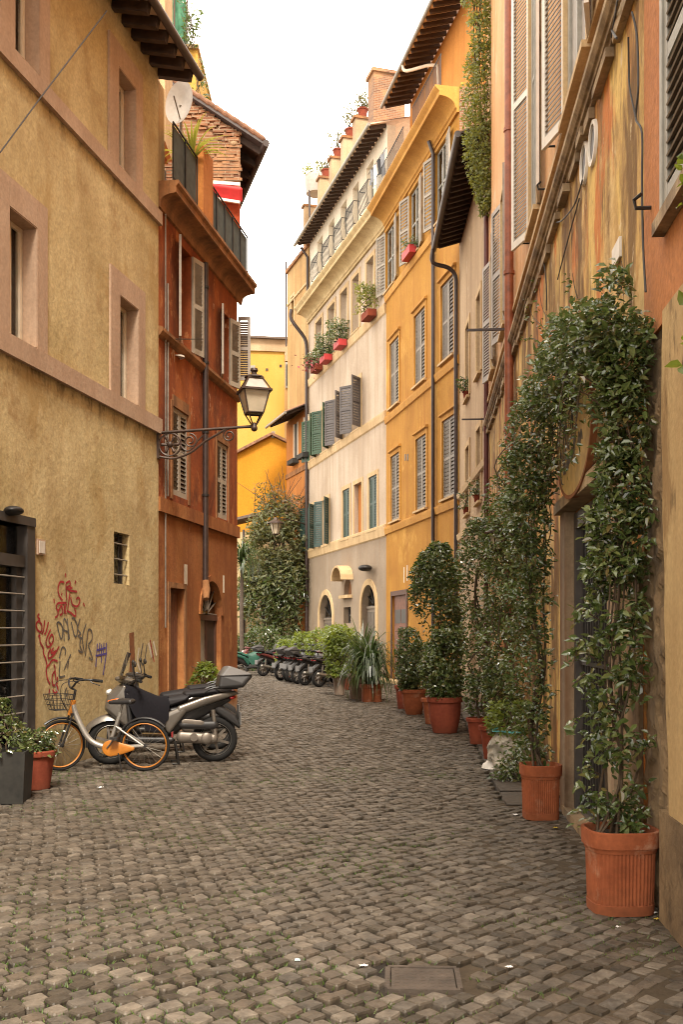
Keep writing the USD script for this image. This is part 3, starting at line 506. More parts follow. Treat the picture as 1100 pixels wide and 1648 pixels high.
for idx, n in ((near, 8), (far, 4)):
    v, f = stones(C2[idx], Ja[idx], Jb[idx], n); k = v.shape[1]
    tones.append(np.repeat(R.random(len(idx)), k)); allst.add(v.reshape(-1, 3), (f[None] + (np.arange(len(idx)) * k)[:, None, None]).reshape(-1, 3))
obj('cobblestone', allst, 'cobble', street, smooth=False, kind='stuff', tone=np.concatenate(tones))

# slabs along the foot of the right-hand wall
y = 9.3
while y < 20.3:
    l = R.uniform(0.75, 1.2); y1 = min(y + l, 20.4); z = R.uniform(0.000, 0.007)
    xa = WALL_R((y + y1) / 2) - 0.60; 
    lo = [(WALL_R(y) - 0.58, y + .006), (WALL_R(y) - 0.015, y + .006), (WALL_R(y1) - 0.015, y1 - .006), (WALL_R(y1) - 0.58, y1 - .006)]
    P = Polygon(lo); m = MB()
    for q, zz in ((P, -0.06), (P, z - 0.012), (P.buffer(-0.012, join_style=2), z)): m.v.append(np.array([(*c, zz) for c in list(q.exterior.coords)[:4]]))
    k = np.arange(4); k2 = (k + 1) % 4
    def ring(a, b_): return np.concatenate([np.stack([a + k, a + k2, b_ + k2], -1), np.stack([a + k, b_ + k2, b_ + k], -1)])
    vv = np.vstack(m.v)
    if np.cross(vv[1, :2] - vv[0, :2], vv[2, :2] - vv[1, :2]) < 0: vv = vv.reshape(3, 4, 3)[:, ::-1].reshape(-1, 3)
    obj('paving_slab', (vv, np.concatenate([ring(0, 4), ring(4, 8), [[8, 9, 10], [8, 10, 11]]])), 'kerb_slab_%d' % R.integers(0, 2), street, smooth=30); y = y1
# square hatch
hx, hy = (HATCH[0] + HATCH[2]) / 2, (HATCH[1] + HATCH[3]) / 2
hatch = thing('manhole_cover', 'rusty square iron manhole cover set among the cobbles', 'manhole cover', (hx, hy, 0), math.radians(-3))
m = MB(); a, c_ = 0.165, 0.15
for s in (-1, 1): m.box((-a, s * c_ - .012, -.06), (a, s * c_ + .012, .0)); m.box((s * a - .012, -c_ + .0125, -.06), (s * a + .012, c_ - .0125, .0))
obj('frame', m, 'rust_cover', hatch)
m = MB().box((-a + .018, -c_ + .018, -.05), (a - .018, c_ - .018, -.005)); obj('plate', m, 'rust_cover', hatch)
m = MB()
for i in range(7):
    for j in range(6):
        x0, y0 = -0.12 + i * 0.04, -0.10 + j * 0.04; m.box((x0 - .011, y0 - .011, -.006), (x0 + .011, y0 + .011, -.0035))
obj('tread_pattern', m, 'rust_cover', hatch, kind='stuff')
# grass in the joints
pts = C2[(C2[:, 1] < 12)]; pts = pts[R.random(len(pts)) < 0.9]
nz = meshkit.fbm(np.stack([pts[:, 0] * 0.9, pts[:, 1] * 0.9, 0 * pts[:, 0]], -1), 4, 21)
edge = np.clip(1 - np.abs(pts[:, 0] + 1.9 - 0.0 * pts[:, 1]) / 1.6, 0, 1) * 0.085
pts = pts[nz + edge + R.normal(0, .03, len(pts)) > 0.60]
gm = MB(); V, Fc_ = [], []
for p in pts:
    for q in range(R.integers(5, 16)):
        t = R.uniform(-.5, .5); corner = p + (e1 * (pa / 2) * R.choice([-1, 1]) + e2 * pb * t if R.random() < .5 else e2 * (pb / 2) * R.choice([-1, 1]) + e1 * pa * t)
        h = R.uniform(.006, .018); az = R.uniform(0, 2 * PI); d = np.array([math.cos(az), math.sin(az)]) * .004; ln = R.normal(0, .010, 2); k = len(V)
        V += [(corner[0] - d[0], corner[1] - d[1], -.015), (corner[0] + d[0], corner[1] + d[1], -.015), (corner[0] + ln[0], corner[1] + ln[1], h - .008)]; Fc_.append((k, k + 1, k + 2))
tag(obj('joint_grass', (np.array(V), np.array(Fc_)), 'grass_blade', tone=np.repeat(R.random(len(V) // 3), 3)), 'short green grass and moss growing between the cobbles', 'grass', kind='stuff')

# ================================================================= left: ochre building
YL = Facade((-5.602, 1.0), (-2.776, 15.06), 'left')
b = thing('ochre_building', 'ochre plastered house at the left with pink stone window surrounds', 'building', (-5.602, 1.0, 0), world=True)
ZT = YL.z_of(255, 135) + 0.25
o1 = YL.opening(20, 60, -60, 108); o1 = (o1[0], o1[1], YL.z_of(255, 341) + .03, ZT - 0.55); o2 = YL.opening(188, 216, 126, 276); o3 = YL.opening(11, 56, 362, 554); o4 = YL.opening(190, 220, 487, 643); o5 = YL.opening(183.5, 208, 858, 940)
o2 = (*o2[:2], o1[2], o2[3]); o4 = (*o4[:2], YL.z_of(255, 675) + .03, o4[3]); o3 = (*o3[:2], o4[2], o4[3]); o1 = (*o1[:2], o1[2], o2[3])
sd1 = YL.s_of(49); dz1 = YL.z_of(49, 848); od = (sd1 - 1.55, sd1, 0.0, dz1)
extra = [(o3[0] - 3.0, o3[0] - 2.2, o3[2], o3[3]), (o3[0] - 3.0, o3[0] - 2.2, o1[2], o1[3])]
shape = sbox(0, 0, YL.L, ZT)
for o in [o1, o2, o3, o4, o5, od] + extra: shape = shape.difference(rect(o) if o is not od else sbox(od[0], -1, od[1], od[3]))
obj('wall', YL.slab(shape, 0.4), 'ochre_plaster', b)
body(b, YL, ZT, 6.0, mat='ochre_plaster')
for q in [(7.78, 7.98), (YL.z_of(255, 699), YL.z_of(255, 675))]:
    m = MB(); YL.box(m, 0, YL.L + 0.02, q[0], q[1], 0.002, 0.06); obj('string_course', m, 'pink_stone', b)
for o, tp in ((o1, .32), (o2, .32), (o3, .32), (o4, .32), (extra[0], .32), (extra[1], .32)):
    w = window(b, YL, o, 0.15, 'frame_white', 0.06, 1, 1, curtain='curtain')
    m = MB(); s_ = 0.30; e = .002
    YL.box(m, o[0] - s_, o[0] - e, o[2] - .03, o[3] + tp, 0.003, 0.035); YL.box(m, o[1] + e, o[1] + s_ * .8, o[2] - .03, o[3] + tp, 0.003, 0.035); YL.box(m, o[0], o[1], o[3] + e, o[3] + tp, 0.003, 0.035)
    # stone lining of the reveal
    YL.box(m, o[0] + .001, o[0] + .012, o[2], o[3], -.145, 0.030); YL.box(m, o[1] - .012, o[1] - .001, o[2], o[3], -.145, 0.030); YL.box(m, o[0] + .013, o[1] - .013, o[3] - .012, o[3] - .001, -.145, 0.030)
    obj('surround', m, 'pink_stone', w)
# barred small window
w = window(b, YL, o5, 0.10, 'frame_dark', 0.03, 0, 1)
for k in range(3):
    z = o5[2] + (o5[3] - o5[2]) * (k + .6) / 3.3; m = MB().tube([YL.pt(o5[0] + .003, z, -.035), YL.pt(o5[1] - .003, z, -.035)], 0.012, 6); obj('bar', m, 'grey_zinc', w)
m = MB().tube([YL.pt((o5[0] + o5[1]) / 2, o5[2], -.05), YL.pt((o5[0] + o5[1]) / 2, o5[3], -.05)], 0.009, 6); obj('bar', m, 'black_iron', w)
# glazed door behind iron bars
m = MB(); fw = 0.13
YL.box(m, od[0] - .02, od[0] + fw, 0, od[3], -.10, .035); YL.box(m, od[1] - fw, od[1] + .045, 0, od[3], -.10, .035); YL.box(m, od[0] - .02, od[1] + .045, od[3], od[3] + .10, -.10, .045)
zr = YL.z_of(30, 905)
YL.box(m, od[0] + fw, od[1] - fw, zr - .05, zr + .08, -.12, .01); YL.box(m, od[0] + fw, od[1] - fw, 0.002, .25, -.14, -.02)
mid = (od[0] + od[1]) / 2; YL.box(m, mid - .06, mid + .06, .25, zr - .05, -.14, -.02); YL.box(m, od[1] - fw - .12, od[1] - fw, .25, zr - .05, -.14, -.03); YL.box(m, od[0] + fw, od[0] + fw + .12, .25, zr - .05, -.14, -.03)
dr = obj('door', m, 'frame_dark', b)
for a, c, z0, z1 in ((od[0] + fw, od[1] - fw, zr + .08, od[3]), (od[0] + fw + .12, mid - .06, .25, zr - .05), (mid + .06, od[1] - fw - .12, .25, zr - .05)):
    m = MB(); YL.box(m, a, c, z0, z1, -.10, -.094); obj('pane', m, 'window_glass', dr)
    m = MB(); YL.box(m, a, c, z0, z1, -.135, -.125); obj('blind', m, 'curtain', dr)
for k in range(11):
    z = .34 + k * (zr - .5) / 10; m = MB().tube([YL.pt(od[0] + fw - .02, z, -.005), YL.pt(od[1] - fw + .02, z, -.005)], .010, 6); obj('bar', m, 'grey_zinc', dr)
# eaves
ea0 = YL.s_of(120); rf = eave(b, YL, YL.z_of(255, 137), 0.56, 0.0, YL.L + 0.12, step=0.33, slope=0.22, rw=0.10, rh=0.15, back=0.0)
# plaque, wall light, patch
m = MB(); q = YL.opening(57.5, 69.5, 868, 893); YL.box(m, *q, .002, .03); obj('plaque', m, 'pink_stone', b)
m = MB(); YL.box(m, q[0] + .02, q[1] - .02, q[2] + .02, q[3] - .02, .031, .036); obj('plaque_face', m, 'marble', b)
wl = YL.px(9, 822); 
lt = thing('wall_light', 'small dark hooded lamp on the ochre wall above the barred door', 'lamp', wl, world=True)
m = MB().hull([(*(wl + YL.n3 * .10), .10, .14, .05), (*(wl + YL.n3 * .02 + [0, 0, -.02]), .04, .08, .04)]); obj('hood', m, 'black_iron', lt, smooth=60)
m = MB().bar(wl + YL.n3 * .1, wl - YL.n3 * 0, .03); obj('arm', m, 'black_iron', lt)
# graffiti: paint strokes traced on the plaster, a hair proud of it
def strokes(lines, width, mat, name='graffiti', zoom=(50, 910, 140 / 1049.0), Fc=YL, d=0.0035, parent=None):
    m = MB()
    for ln in lines:
        p = smooth_path([Fc.px(zoom[0] + x * zoom[2], zoom[1] + y * zoom[2], d) for x, y in ln], 5) if len(ln) > 2 else np.array([Fc.px(zoom[0] + x * zoom[2], zoom[1] + y * zoom[2], d) for x, y in ln])
        t = np.gradient(p, axis=0); t /= np.maximum(np.linalg.norm(t, axis=1, keepdims=True), 1e-9); sd = np.cross(t, Fc.n3) * width / 2
        n = len(p); v = np.concatenate([p + sd, p - sd]); k = np.arange(n - 1)
        f = np.concatenate([np.stack([k, k + 1, n + k + 1], -1), np.stack([k, n + k + 1, n + k], -1)]); m.add(v, f[:, ::-1] if Fc.side == 'left' else f)
        d += 0.00025
    return obj(name, m, mat, parent or b)
red = [[(415, 95), (420, 145)], [(540, 180), (530, 220)], [(275, 400), (280, 450)], [(630, 450), (645, 490)],
       [(400, 205), (350, 200), (325, 290), (345, 370), (380, 420)], [(375, 330), (365, 360)], [(420, 220), (430, 420)], [(420, 215), (465, 190), (470, 240), (430, 270), (480, 300)], [(480, 250), (470, 300), (520, 310), (555, 315)], [(500, 270), (470, 270)],
       [(470, 330), (450, 470), (440, 560)], [(480, 380), (500, 470), (560, 490), (590, 420), (570, 385), (545, 410)], [(520, 520), (540, 560), (530, 610), (480, 570), (430, 545)],
       [(430, 450), (330, 455), (305, 500), (330, 540), (370, 470)], [(330, 540), (320, 600), (290, 630)], [(370, 470), (380, 570), (345, 600)], [(400, 470), (400, 580)], [(430, 460), (410, 520), (425, 590)],
       [(100, 580), (80, 615), (110, 650)], [(110, 650), (65, 700), (75, 770), (120, 800), (130, 720), (95, 670)], [(165, 660), (150, 780), (130, 830)], [(210, 680), (180, 800), (160, 830)], [(235, 770), (200, 850), (180, 930), (200, 980), (240, 960), (270, 890), (250, 830), (215, 900), (240, 950)],
       [(90, 860), (105, 840), (110, 920), (150, 1000), (150, 1060), (175, 1120), (200, 1230)], [(240, 1000), (210, 1060), (215, 1120), (280, 1070), (340, 975)], [(270, 990), (240, 1060), (300, 1030)], [(320, 1155), (260, 1140), (215, 1200), (185, 1240), (195, 1350), (230, 1430)],
       [(275, 1190), (290, 1260), (255, 1330), (265, 1440), (310, 1420), (320, 1340)], [(290, 1260), (300, 1380)], [(215, 1550), (225, 1490)], [(260, 1490), (290, 1540), (325, 1490), (310, 1440)]]
ym = lambda s_: np.mean([q[1] for q in s_])
strokes([s_ for s_ in red if ym(s_) < 450 or s_[0][0] > 280 and ym(s_) < 640], 0.027, 'ink_red'); strokes([s_ for s_ in red if not (ym(s_) < 450 or s_[0][0] > 280 and ym(s_) < 640)], 0.027, 'ink_red')
black = [[(310, 690), (350, 860), (375, 870), (380, 750), (345, 690), (310, 690)], [(400, 910), (395, 760), (400, 640), (440, 720), (465, 890)], [(385, 770), (440, 800)], [(440, 640), (450, 900)], [(490, 640), (520, 640), (560, 730), (550, 850), (520, 830), (485, 680)], [(560, 770), (600, 820), (570, 850), (620, 880)],
         [(590, 640), (560, 760)], [(600, 880), (590, 960), (620, 1050), (570, 1020)], [(665, 700), (620, 860), (640, 1040)], [(655, 1090), (670, 930), (690, 780), (730, 790), (735, 890), (690, 950)], [(690, 960), (745, 1130), (700, 1110)], [(340, 1120), (375, 990), (415, 1010), (410, 1080)], [(480, 1070), (440, 1160), (400, 1260)], [(455, 1150), (440, 1240)], [(350, 1150), (345, 1230), (345, 1340), (410, 1330)], [(430, 1470), (410, 1530), (435, 1560), (445, 1500)]]
low_ = lambda s_: s_[0][0] < 485 and ym(s_) > 950
strokes([s_ for s_ in black if not low_(s_)], 0.024, 'ink_grey'); strokes([s_ for s_ in black if low_(s_)], 0.024, 'ink_grey')
blue = [[(800, 940), (790, 1100)], [(830, 930), (820, 1060)], [(850, 950), (850, 1170)], [(880, 930), (870, 1090)], [(910, 930), (905, 1080)], [(780, 1090), (915, 1060)], [(800, 1020), (900, 990)], [(790, 1110), (780, 1220)], [(905, 1080), (870, 1320)]]
strokes(blue, 0.026, 'ink_blue')
zz = (0, 780, 280 / 1100.0)
strokes([[(832, 935), (836, 1040), (838, 1100), (832, 1190)]], 0.17, 'rust_stain_paint', 'paint_patch', zz)
for l_, w_, c_ in (([(905, 1000), (890, 1100), (905, 1140)], .03, 'ink_grey'), ([(930, 1010), (915, 1120)], .03, 'ink_grey'), ([(940, 1000), (960, 1090)], .05, 'old_paint_white'), ([(970, 990), (990, 1080)], .05, 'old_paint_white'), ([(880, 1030), (870, 1120), (890, 1180)], .04, 'old_paint_white'), ([(950, 980), (975, 1120)], .03, 'ink_red')): strokes([l_], w_, c_, 'graffiti', zz)
# overhead cable from the eaves down to the left
m = MB().tube([YL.px(172, 18, .40), YL.px(65, 158, .36), YL.px(0, 246, .33), YL.px(0, 246, .33) + np.array([-.6, -2.4, -.75])], .008, 6)
tag(obj('overhead_cable', m, 'cable_black'), 'thin cable running down across the ochre wall from its eaves', 'cable')

# ================================================================= left: terracotta building
TL = Facade((-2.80, 15.085), (-2.035, 19.4), 'left')
b = thing('terracotta_building', 'dark orange house with drainpipe and roof terrace beside the ochre one', 'building', (-2.80, 15.085, 0), world=True)
zc = TL.z_of(382, 458) ; zc0 = zc - 0.30; zs1, zs0 = TL.z_of(382, 848), TL.z_of(382, 866); zsill = TL.z_of(382, 640)
q1 = TL.opening(288, 308, 402, 548); q2 = TL.opening(355.5, 368.5, 505, 610); q1 = (*q1[:2], zsill + .10, q1[3]); q2 = (*q2[:2], zsill + .10, q2[3])
q3 = TL.opening(277, 302.5, 661, 800); q4 = TL.opening(349, 366.5, 714, 835); d1 = TL.opening(272.5, 296, 947, 1180); d1 = (*d1[:2], 0.0, d1[3]); d2 = TL.opening(323, 356, 935, 1160); d2 = (*d2[:2], 0.0, d2[3])
up, lo = sbox(0, zs0, TL.L, zc), sbox(0, 0, TL.L, zs0)
for o in (q1, q2, q3, q4): up = up.difference(rect(o))
lo = lo.difference(sbox(d1[0], -1, d1[1], d1[3])).difference(arch_poly(d2[0], d2[1], -1, d2[3]))
obj('wall', TL.slab(up, 0.4), 'terracotta_plaster', b); obj('wall', TL.slab(lo, 0.4), 'low_terracotta_plaster', b)
body(b, TL, zc - .2, 5.0, mat='terracotta_plaster')
m = MB(); TL.box(m, 0, TL.L + .03, zs0, zs1, .002, .05); obj('string_course', m, 'low_terracotta_plaster', b)
m = TL.sweep([(.002, zsill - .09), (.05, zsill - .06), (.09, zsill), (.09, zsill + .05), (.002, zsill + .08)], 0, TL.L + .06); obj('sill_course', m, 'dirty_orange_stone', b)
prof = [(.002, zc - .34), (.04, zc - .33), (.05, zc - .27)] + [(.05 + .22 * (1 - math.cos(t)), zc - .26 + .12 * math.sin(t)) for t in np.linspace(.1, PI / 2, 6)] + [(.30, zc - .13), (.30, zc - .04), (.34, zc), (.34, zc + .05), (.002, zc + .06)]
obj('cornice', TL.sweep(prof, 0.0, TL.L + .2), 'dirty_orange_stone', b)
for o, k in ((q1, 'frame_grey'), (q2, 'frame_grey'), (q3, 'frame_grey'), (q4, 'frame_grey')): window(b, TL, o, .18, k, .05, 1, 2, curtain=None)
wq = (q1[1] - q1[0]) / 2
shutter(b, TL, q1[0], q1[2], q1[3], wq * 1.1, math.radians(160), 1, 'shutter_worn_brown', pitch=.06, edge='shutter_greige', fill=.5); shutter(b, TL, q1[1], q1[2], q1[3], wq * 1.1, math.radians(166), -1, 'shutter_worn_brown', pitch=.06, edge='shutter_greige', fill=.5)
shutter(b, TL, q2[0], q2[2], q2[3], wq * 1.1, math.radians(160), 1, 'shutter_worn_brown', pitch=.06, edge='shutter_greige', fill=.5); shutter(b, TL, q2[1], q2[2], q2[3], wq * 1.1, math.radians(163), -1, 'shutter_worn_brown', pitch=.06, edge='shutter_greige', fill=.5)
for o in (q3, q4):
    w_ = (o[1] - o[0]) / 2 - .004
    shutter(b, TL, o[0] + .002, o[2], o[3], w_, 0.0, 1, 'shutter_mud', d0=-.03, pitch=.065, edge='shutter_greige', fill=.5); shutter(b, TL, o[1] - .002, o[2], o[3], w_, 0.0, -1, 'shutter_mud', d0=-.03, pitch=.065, edge='shutter_greige', fill=.5)
    m = MB(); TL.box(m, o[0] - .08, o[0] - .002, o[2] - .08, o[3] + .08, .0015, .02); TL.box(m, o[1] + .002, o[1] + .08, o[2] - .08, o[3] + .08, .0015, .02); TL.box(m, o[0], o[1], o[3] + .002, o[3] + .18, .0015, .02); obj('surround', m, 'dirty_orange_stone', b)
# shutter of the hidden side wall standing out past the corner
cx_, cy_ = -2.03, 19.42
sd = Facade((-1.985, 19.46), (-4.6, 28.2), 'right')     # (used only to hang that leaf; the side turns away from the street)
zA, zB = EYE - (614 - HY) / F * 19.6, EYE - (513 - HY) / F * 19.6
m = MB()
def leafbox(mm, x0, x1, z0, z1, t=.02): mm.box((x0, 19.52 - t, z0), (x1, 19.52 + t, z1))
leafbox(m, -2.03, -1.99, zA, zB); leafbox(m, -1.84, -1.79, zA, zB); leafbox(m, -1.989, -1.841, zB - .06, zB); leafbox(m, -1.989, -1.841, zA, zA + .07); leafbox(m, -1.989, -1.841, (zA + zB) / 2 - .03, (zA + zB) / 2 + .03)
L = obj('shutter', m, 'shutter_grey', b); m = MB(); z = zA + .09
while z < zB - .08: m.obox((-1.915, 19.52, z), (.073, 0, 0), (0, .014, -.014), (0, .002, .002)); z += .045
obj('louvres', m, 'shutter_grey', L, kind='stuff')
# rectangular door, arched door with iron fanlight
m = MB(); TL.box(m, d1[0] + .003, d1[1] - .003, .02, d1[3] - .003, -.17, -.11); dd = obj('door', m, 'red_wood', b)
for k in range(5):
    a = d1[0] + .06 + k * (d1[1] - d1[0] - .12) / 5; m = MB(); TL.box(m, a + .006, a + (d1[1] - d1[0] - .12) / 5 - .006, .08, d1[3] - .08, -.1095, -.095); obj('plank', m, 'red_wood', dd)
m = MB(); TL.box(m, d1[0] - .09, d1[0] - .002, 0, d1[3] + .09, .0015, .025); TL.box(m, d1[1] + .002, d1[1] + .09, 0, d1[3] + .09, .0015, .025); TL.box(m, d1[0], d1[1], d1[3] + .002, d1[3] + .09, .0015, .025); obj('door_surround', m, 'dirty_orange_stone', b)
c_, r_ = (d2[0] + d2[1]) / 2, (d2[1] - d2[0]) / 2; zsp = d2[3] - r_
m = MB(); TL.box(m, d2[0] + .002, d2[1] - .002, zsp - .10, zsp, -.15, -.07); TL.box(m, d2[0] + .002, d2[0] + .08, .01, zsp - .1, -.15, -.09); TL.box(m, d2[1] - .08, d2[1] - .002, .01, zsp - .1, -.15, -.09); TL.box(m, c_ - .05, c_ + .05, .01, zsp - .1, -.15, -.09)
dd = obj('arched_door', m, 'brown_wood', b)
m = MB(); TL.box(m, d2[0] + .08, c_ - .05, .01, zsp - .1, -.13, -.11); obj('door_leaf', m, 'shutter_greige', dd, label='pale grey-green door leaf'); m = MB(); TL.box(m, c_ + .05, d2[1] - .08, .01, zsp - .1, -.13, -.11); obj('door_leaf', m, 'dark_wood', dd)
for k in range(9):
    t = PI * k / 8; m = MB().tube([TL.pt(c_ + .10 * math.cos(t), zsp + .08 * math.sin(t) + .02, -.09), TL.pt(c_ + (r_ - .01) * math.cos(t), zsp + (r_ - .01) * math.sin(t) + .01, -.09)], .014, 6); obj('fanlight_bar', m, 'grey_zinc', dd)
m = MB().tube([TL.pt(c_ + .1 * math.cos(t), zsp + .08 * math.sin(t) + .02, -.09) for t in np.linspace(0, PI, 12)], .012, 6); obj('fanlight_ring', m, 'grey_zinc', dd)
m = TL.slab(arch_poly(d2[0] + .003, d2[1] - .003, zsp, d2[3] - .003), .006, -.12); obj('pane', m, 'window_glass', dd)
ring = arch_poly(d2[0] - .10, d2[1] + .10, zsp, d2[3] + .10, r_ + .10).difference(arch_poly(d2[0], d2[1], zsp - 1, d2[3], r_))
obj('arch_surround', TL.slab(ring.intersection(sbox(-1, zsp, 99, 99)), .028, .03), 'low_terracotta_plaster', b)
# pipes, patches
ap = TL.s_of(331, .07)
m = obj('drainpipe', MB().tube([TL.pt(ap, zc0 - .1, .07), TL.pt(ap, TL.z_of(331, 935), .07)], .05, 10), 'brown_pipe', b, smooth=50)
m = obj('drainpipe_shoe', MB().tube([TL.pt(ap, TL.z_of(331, 935), .07), TL.pt(ap - .02, TL.z_of(331, 950), .09), TL.pt(ap - .12, TL.z_of(331, 965), .12)], [.055, .07, .05], 10), 'dirty_orange_stone', b, smooth=50)
for vv in (470, 590, 700, 800): m = MB(); zc_ = TL.z_of(331, vv); m.lathe([(.05, -.02), (.062, -.02), (.062, .02), (.05, .02)], 12, TL.pt(ap, zc_, .07)); obj('pipe_bracket', m, 'black_iron', b)
for uu, va, vb, rr in ((266.5, 280, 1010, .012), (270.5, 460, 800, .016)):
    aa = TL.s_of(uu, .03); obj('thin_pipe', MB().tube([TL.pt(aa, TL.z_of(uu, vb), .03), TL.pt(aa, TL.z_of(uu, va), .03)], rr, 6), 'grey_zinc', b, smooth=50)
c3 = TL.px(286, 575, .02); obj('medallion', MB().add(*TL.place(*(lambda mm: (mm.arrays()[0][:, [0, 2, 1]] + [TL.s_of(286), TL.z_of(286, 575), .012], mm.arrays()[1][:, ::-1]))(MB().lathe([(0.0001, -.01), (.0001, .01), (.035, .012), (.045, .004), (.075, .004), (.085, .02), (.10, .018), (.105, -.01)], 20)))), 'marble', b, smooth=40)
for uu, vv, aa, zz_ in ((299, 925, .07, .17), (360, 940, .05, .16)): m = MB(); s_, z_ = TL.s_of(uu), TL.z_of(uu, vv); TL.box(m, s_ - aa, s_ + aa, z_ - zz_, z_ + zz_, .002, .006); obj('plaque', m, 'old_paint_white', b)
m = MB().tube([TL.px(283, 546, .12), TL.px(327, 546, .12)], .008, 6); obj('washing_rail', m, 'black_iron', b)
# roof terrace: rails with dark mesh, pillars
zr0 = zc + .06
def rail(a0, a1, h, d=.30, name='terrace_railing'):
    m = MB()
    for a in np.linspace(a0, a1, max(2, int((a1 - a0) / .5) + 1)): m.tube([TL.pt(a, zr0, d), TL.pt(a, zr0 + h, d)], .014, 6)
    for z in (zr0 + .08, zr0 + h): m.tube([TL.pt(a0, z, d), TL.pt(a1, z, d)], .016, 6)
    r = obj(name, m, 'black_iron', b); m = MB(); TL.box(m, a0 + .01, a1 - .01, zr0 + .09, zr0 + h - .02, d - .022, d - .016); obj('mesh_panel', m, 'net_dark', r)
sA, sB, sC = TL.s_of(325, .3), TL.s_of(342, .3), TL.s_of(379, .3)
rail(0.1, sA, .92, .22); rail(sB + .01, TL.L - .05, .82, .22)
m = MB(); TL.box(m, sA + .02, sB - .02, zr0, zr0 + 1.12, .0, .32); obj('terrace_pillar', m, 'orange_plaster', b)
m = MB(); TL.box(m, 0.02, .32, zr0, zr0 + 1.55, -.35, .0); obj('terrace_pillar', m, 'tan_plaster', b)

# ================================================================= left: brick gabled house behind the terrace
xr, yF = -1.985, 19.46
pt = thing('brick_gabled_house', 'tall house with bare brick gable and projecting eaves above the terrace', 'building', (xr, yF, 0), world=True)
zt = lambda x: 11.24 - 0.65 * (x + 1.515)
def prism(poly, d, depth_vec):
    p = np.array(poly, float); n = len(p); dv = np.asarray(depth_vec, float); e = trimesh.creation.extrude_polygon(Polygon(p), 1.0, engine='earcut'); v = np.array(e.vertices)
    w = np.stack([v[:, 0], 0 * v[:, 0] + d, v[:, 1]], 1) + v[:, 2:3] * dv; m = trimesh.Trimesh(w, e.faces, process=False)
    if m.volume < 0: m.invert()
    return m
zred = EYE - (300 - HY) / F * yF
dv = np.array([-2.7, 9.0, 0])
obj('gable_wall', prism([(-5.2, zred), (xr, zred), (xr, zt(xr) - .16), (-5.2, zt(-5.2) - .16)], yF, dv), 'brick_wall', pt)
obj('wall', prism([(-5.2, 8.2), (xr, 8.2), (xr, zred), (-5.2, zred)], yF, dv), 'red_plaster', pt); obj('wall', prism([(-5.2, 0), (xr - .09, 0), (xr - .09, 8.197), (-5.2, 8.197)], yF, dv), 'low_terracotta_plaster', pt)
rf = obj('roof', prism([(-5.2, zt(-5.2) - .12), (-1.50, zt(-1.5) - .12), (-1.50, zt(-1.5) - .05), (-5.2, zt(-5.2) - .05)], yF - .12, dv * 1.02), 'gutter_brown', pt)
for k in range(18):
    q = yF + .12 + k * .5; off = dv[0] / dv[1] * (q - yF); m = MB().bar((xr + off - .1, q, zt(xr - .1) - .20), (-1.55 + off, q, zt(-1.55) - .20), .1, .12); obj('rafter', m, 'dark_wood', rf)
m = MB(); nt = 20
for k in range(nt):
    x0 = -5.1 + k * 3.55 / nt; m.hull([(x0, yF - .1, zt(x0) - .0, .05), (x0 + .2, yF - .1, zt(x0 + .2) - .02, .05)], 1)
obj('tile', m, 'roof_tile', rf, kind='stuff')
m = MB().tube([(-1.46, yF - .2, zt(-1.46) - .10), (-1.46 + dv[0], yF + dv[1], zt(-1.46) - .10)], .07, 8); obj('gutter', m, 'gutter_brown', pt, smooth=50)
m = MB(); rr = np.random.default_rng(5)
for k in range(260):
    t = rr.random(); x0 = -4.6 + 2.55 * t; z0 = zt(x0) - .2 - abs(rr.normal(0, .16)); m.obox((x0, yF - .005, z0), (rr.uniform(.05, .12), 0, rr.normal(0, .01)), (0, rr.uniform(.015, .05), 0), (0, 0, rr.uniform(.02, .03)))
for k in range(420):
    x0, z0 = rr.uniform(-4.6, xr - .08), rr.uniform(zred + .1, 11.3)
    if z0 < zt(x0) - .35: z0 = zred + round((z0 - zred) / .065) * .065; m.obox((x0, yF, z0), (rr.uniform(.07, .13), 0, 0), (0, rr.uniform(.01, .026), 0), (0, 0, .026))
obj('brick', m, 'brick_wall', pt, kind='stuff')
m = MB().hull([(xr - .12, yF, 11.2, .09, .05, .07), (xr - .2, yF, 11.25, .06, .04, .05)], 1); obj('mortar_patch', m, 'beige_plaster', pt)
m = MB().box((xr - 1.2, yF - .09, zred - .12), (xr + .01, yF - .002, zred + .02)); obj('ledge', m, 'bright_white_plaster', pt)
aw = thing('awning', 'rolled red and white awning on the upper red wall', 'awning', (xr, yF, zred), world=True)
xa = EYE; A0, A1 = (343 - CX) / F * yF, xr + .02
m = MB().hull([(A0, yF - .22, zred - .10, .05), (A1, yF - .22, zred - .17, .05), (A0, yF - .15, zred - .26, .04), (A1, yF - .15, zred - .34, .04)], 1); obj('fabric', m, 'awning_red', aw, smooth=40)
m = MB().bar((A0, yF - .23, zred - .33), (A1, yF - .23, zred - .42), .05); obj('front_bar', m, 'white_cloth', aw); m = MB().bar((A0, yF - .2, zred - .02), (A1, yF - .2, zred - .06), .06); obj('hood', m, 'white_cloth', aw)
m = MB().bar((A0 + .15, yF - .2, zred - .36), (A0 + .1, yF - .01, zred - .85), .02); obj('arm', m, 'white_cloth', aw)

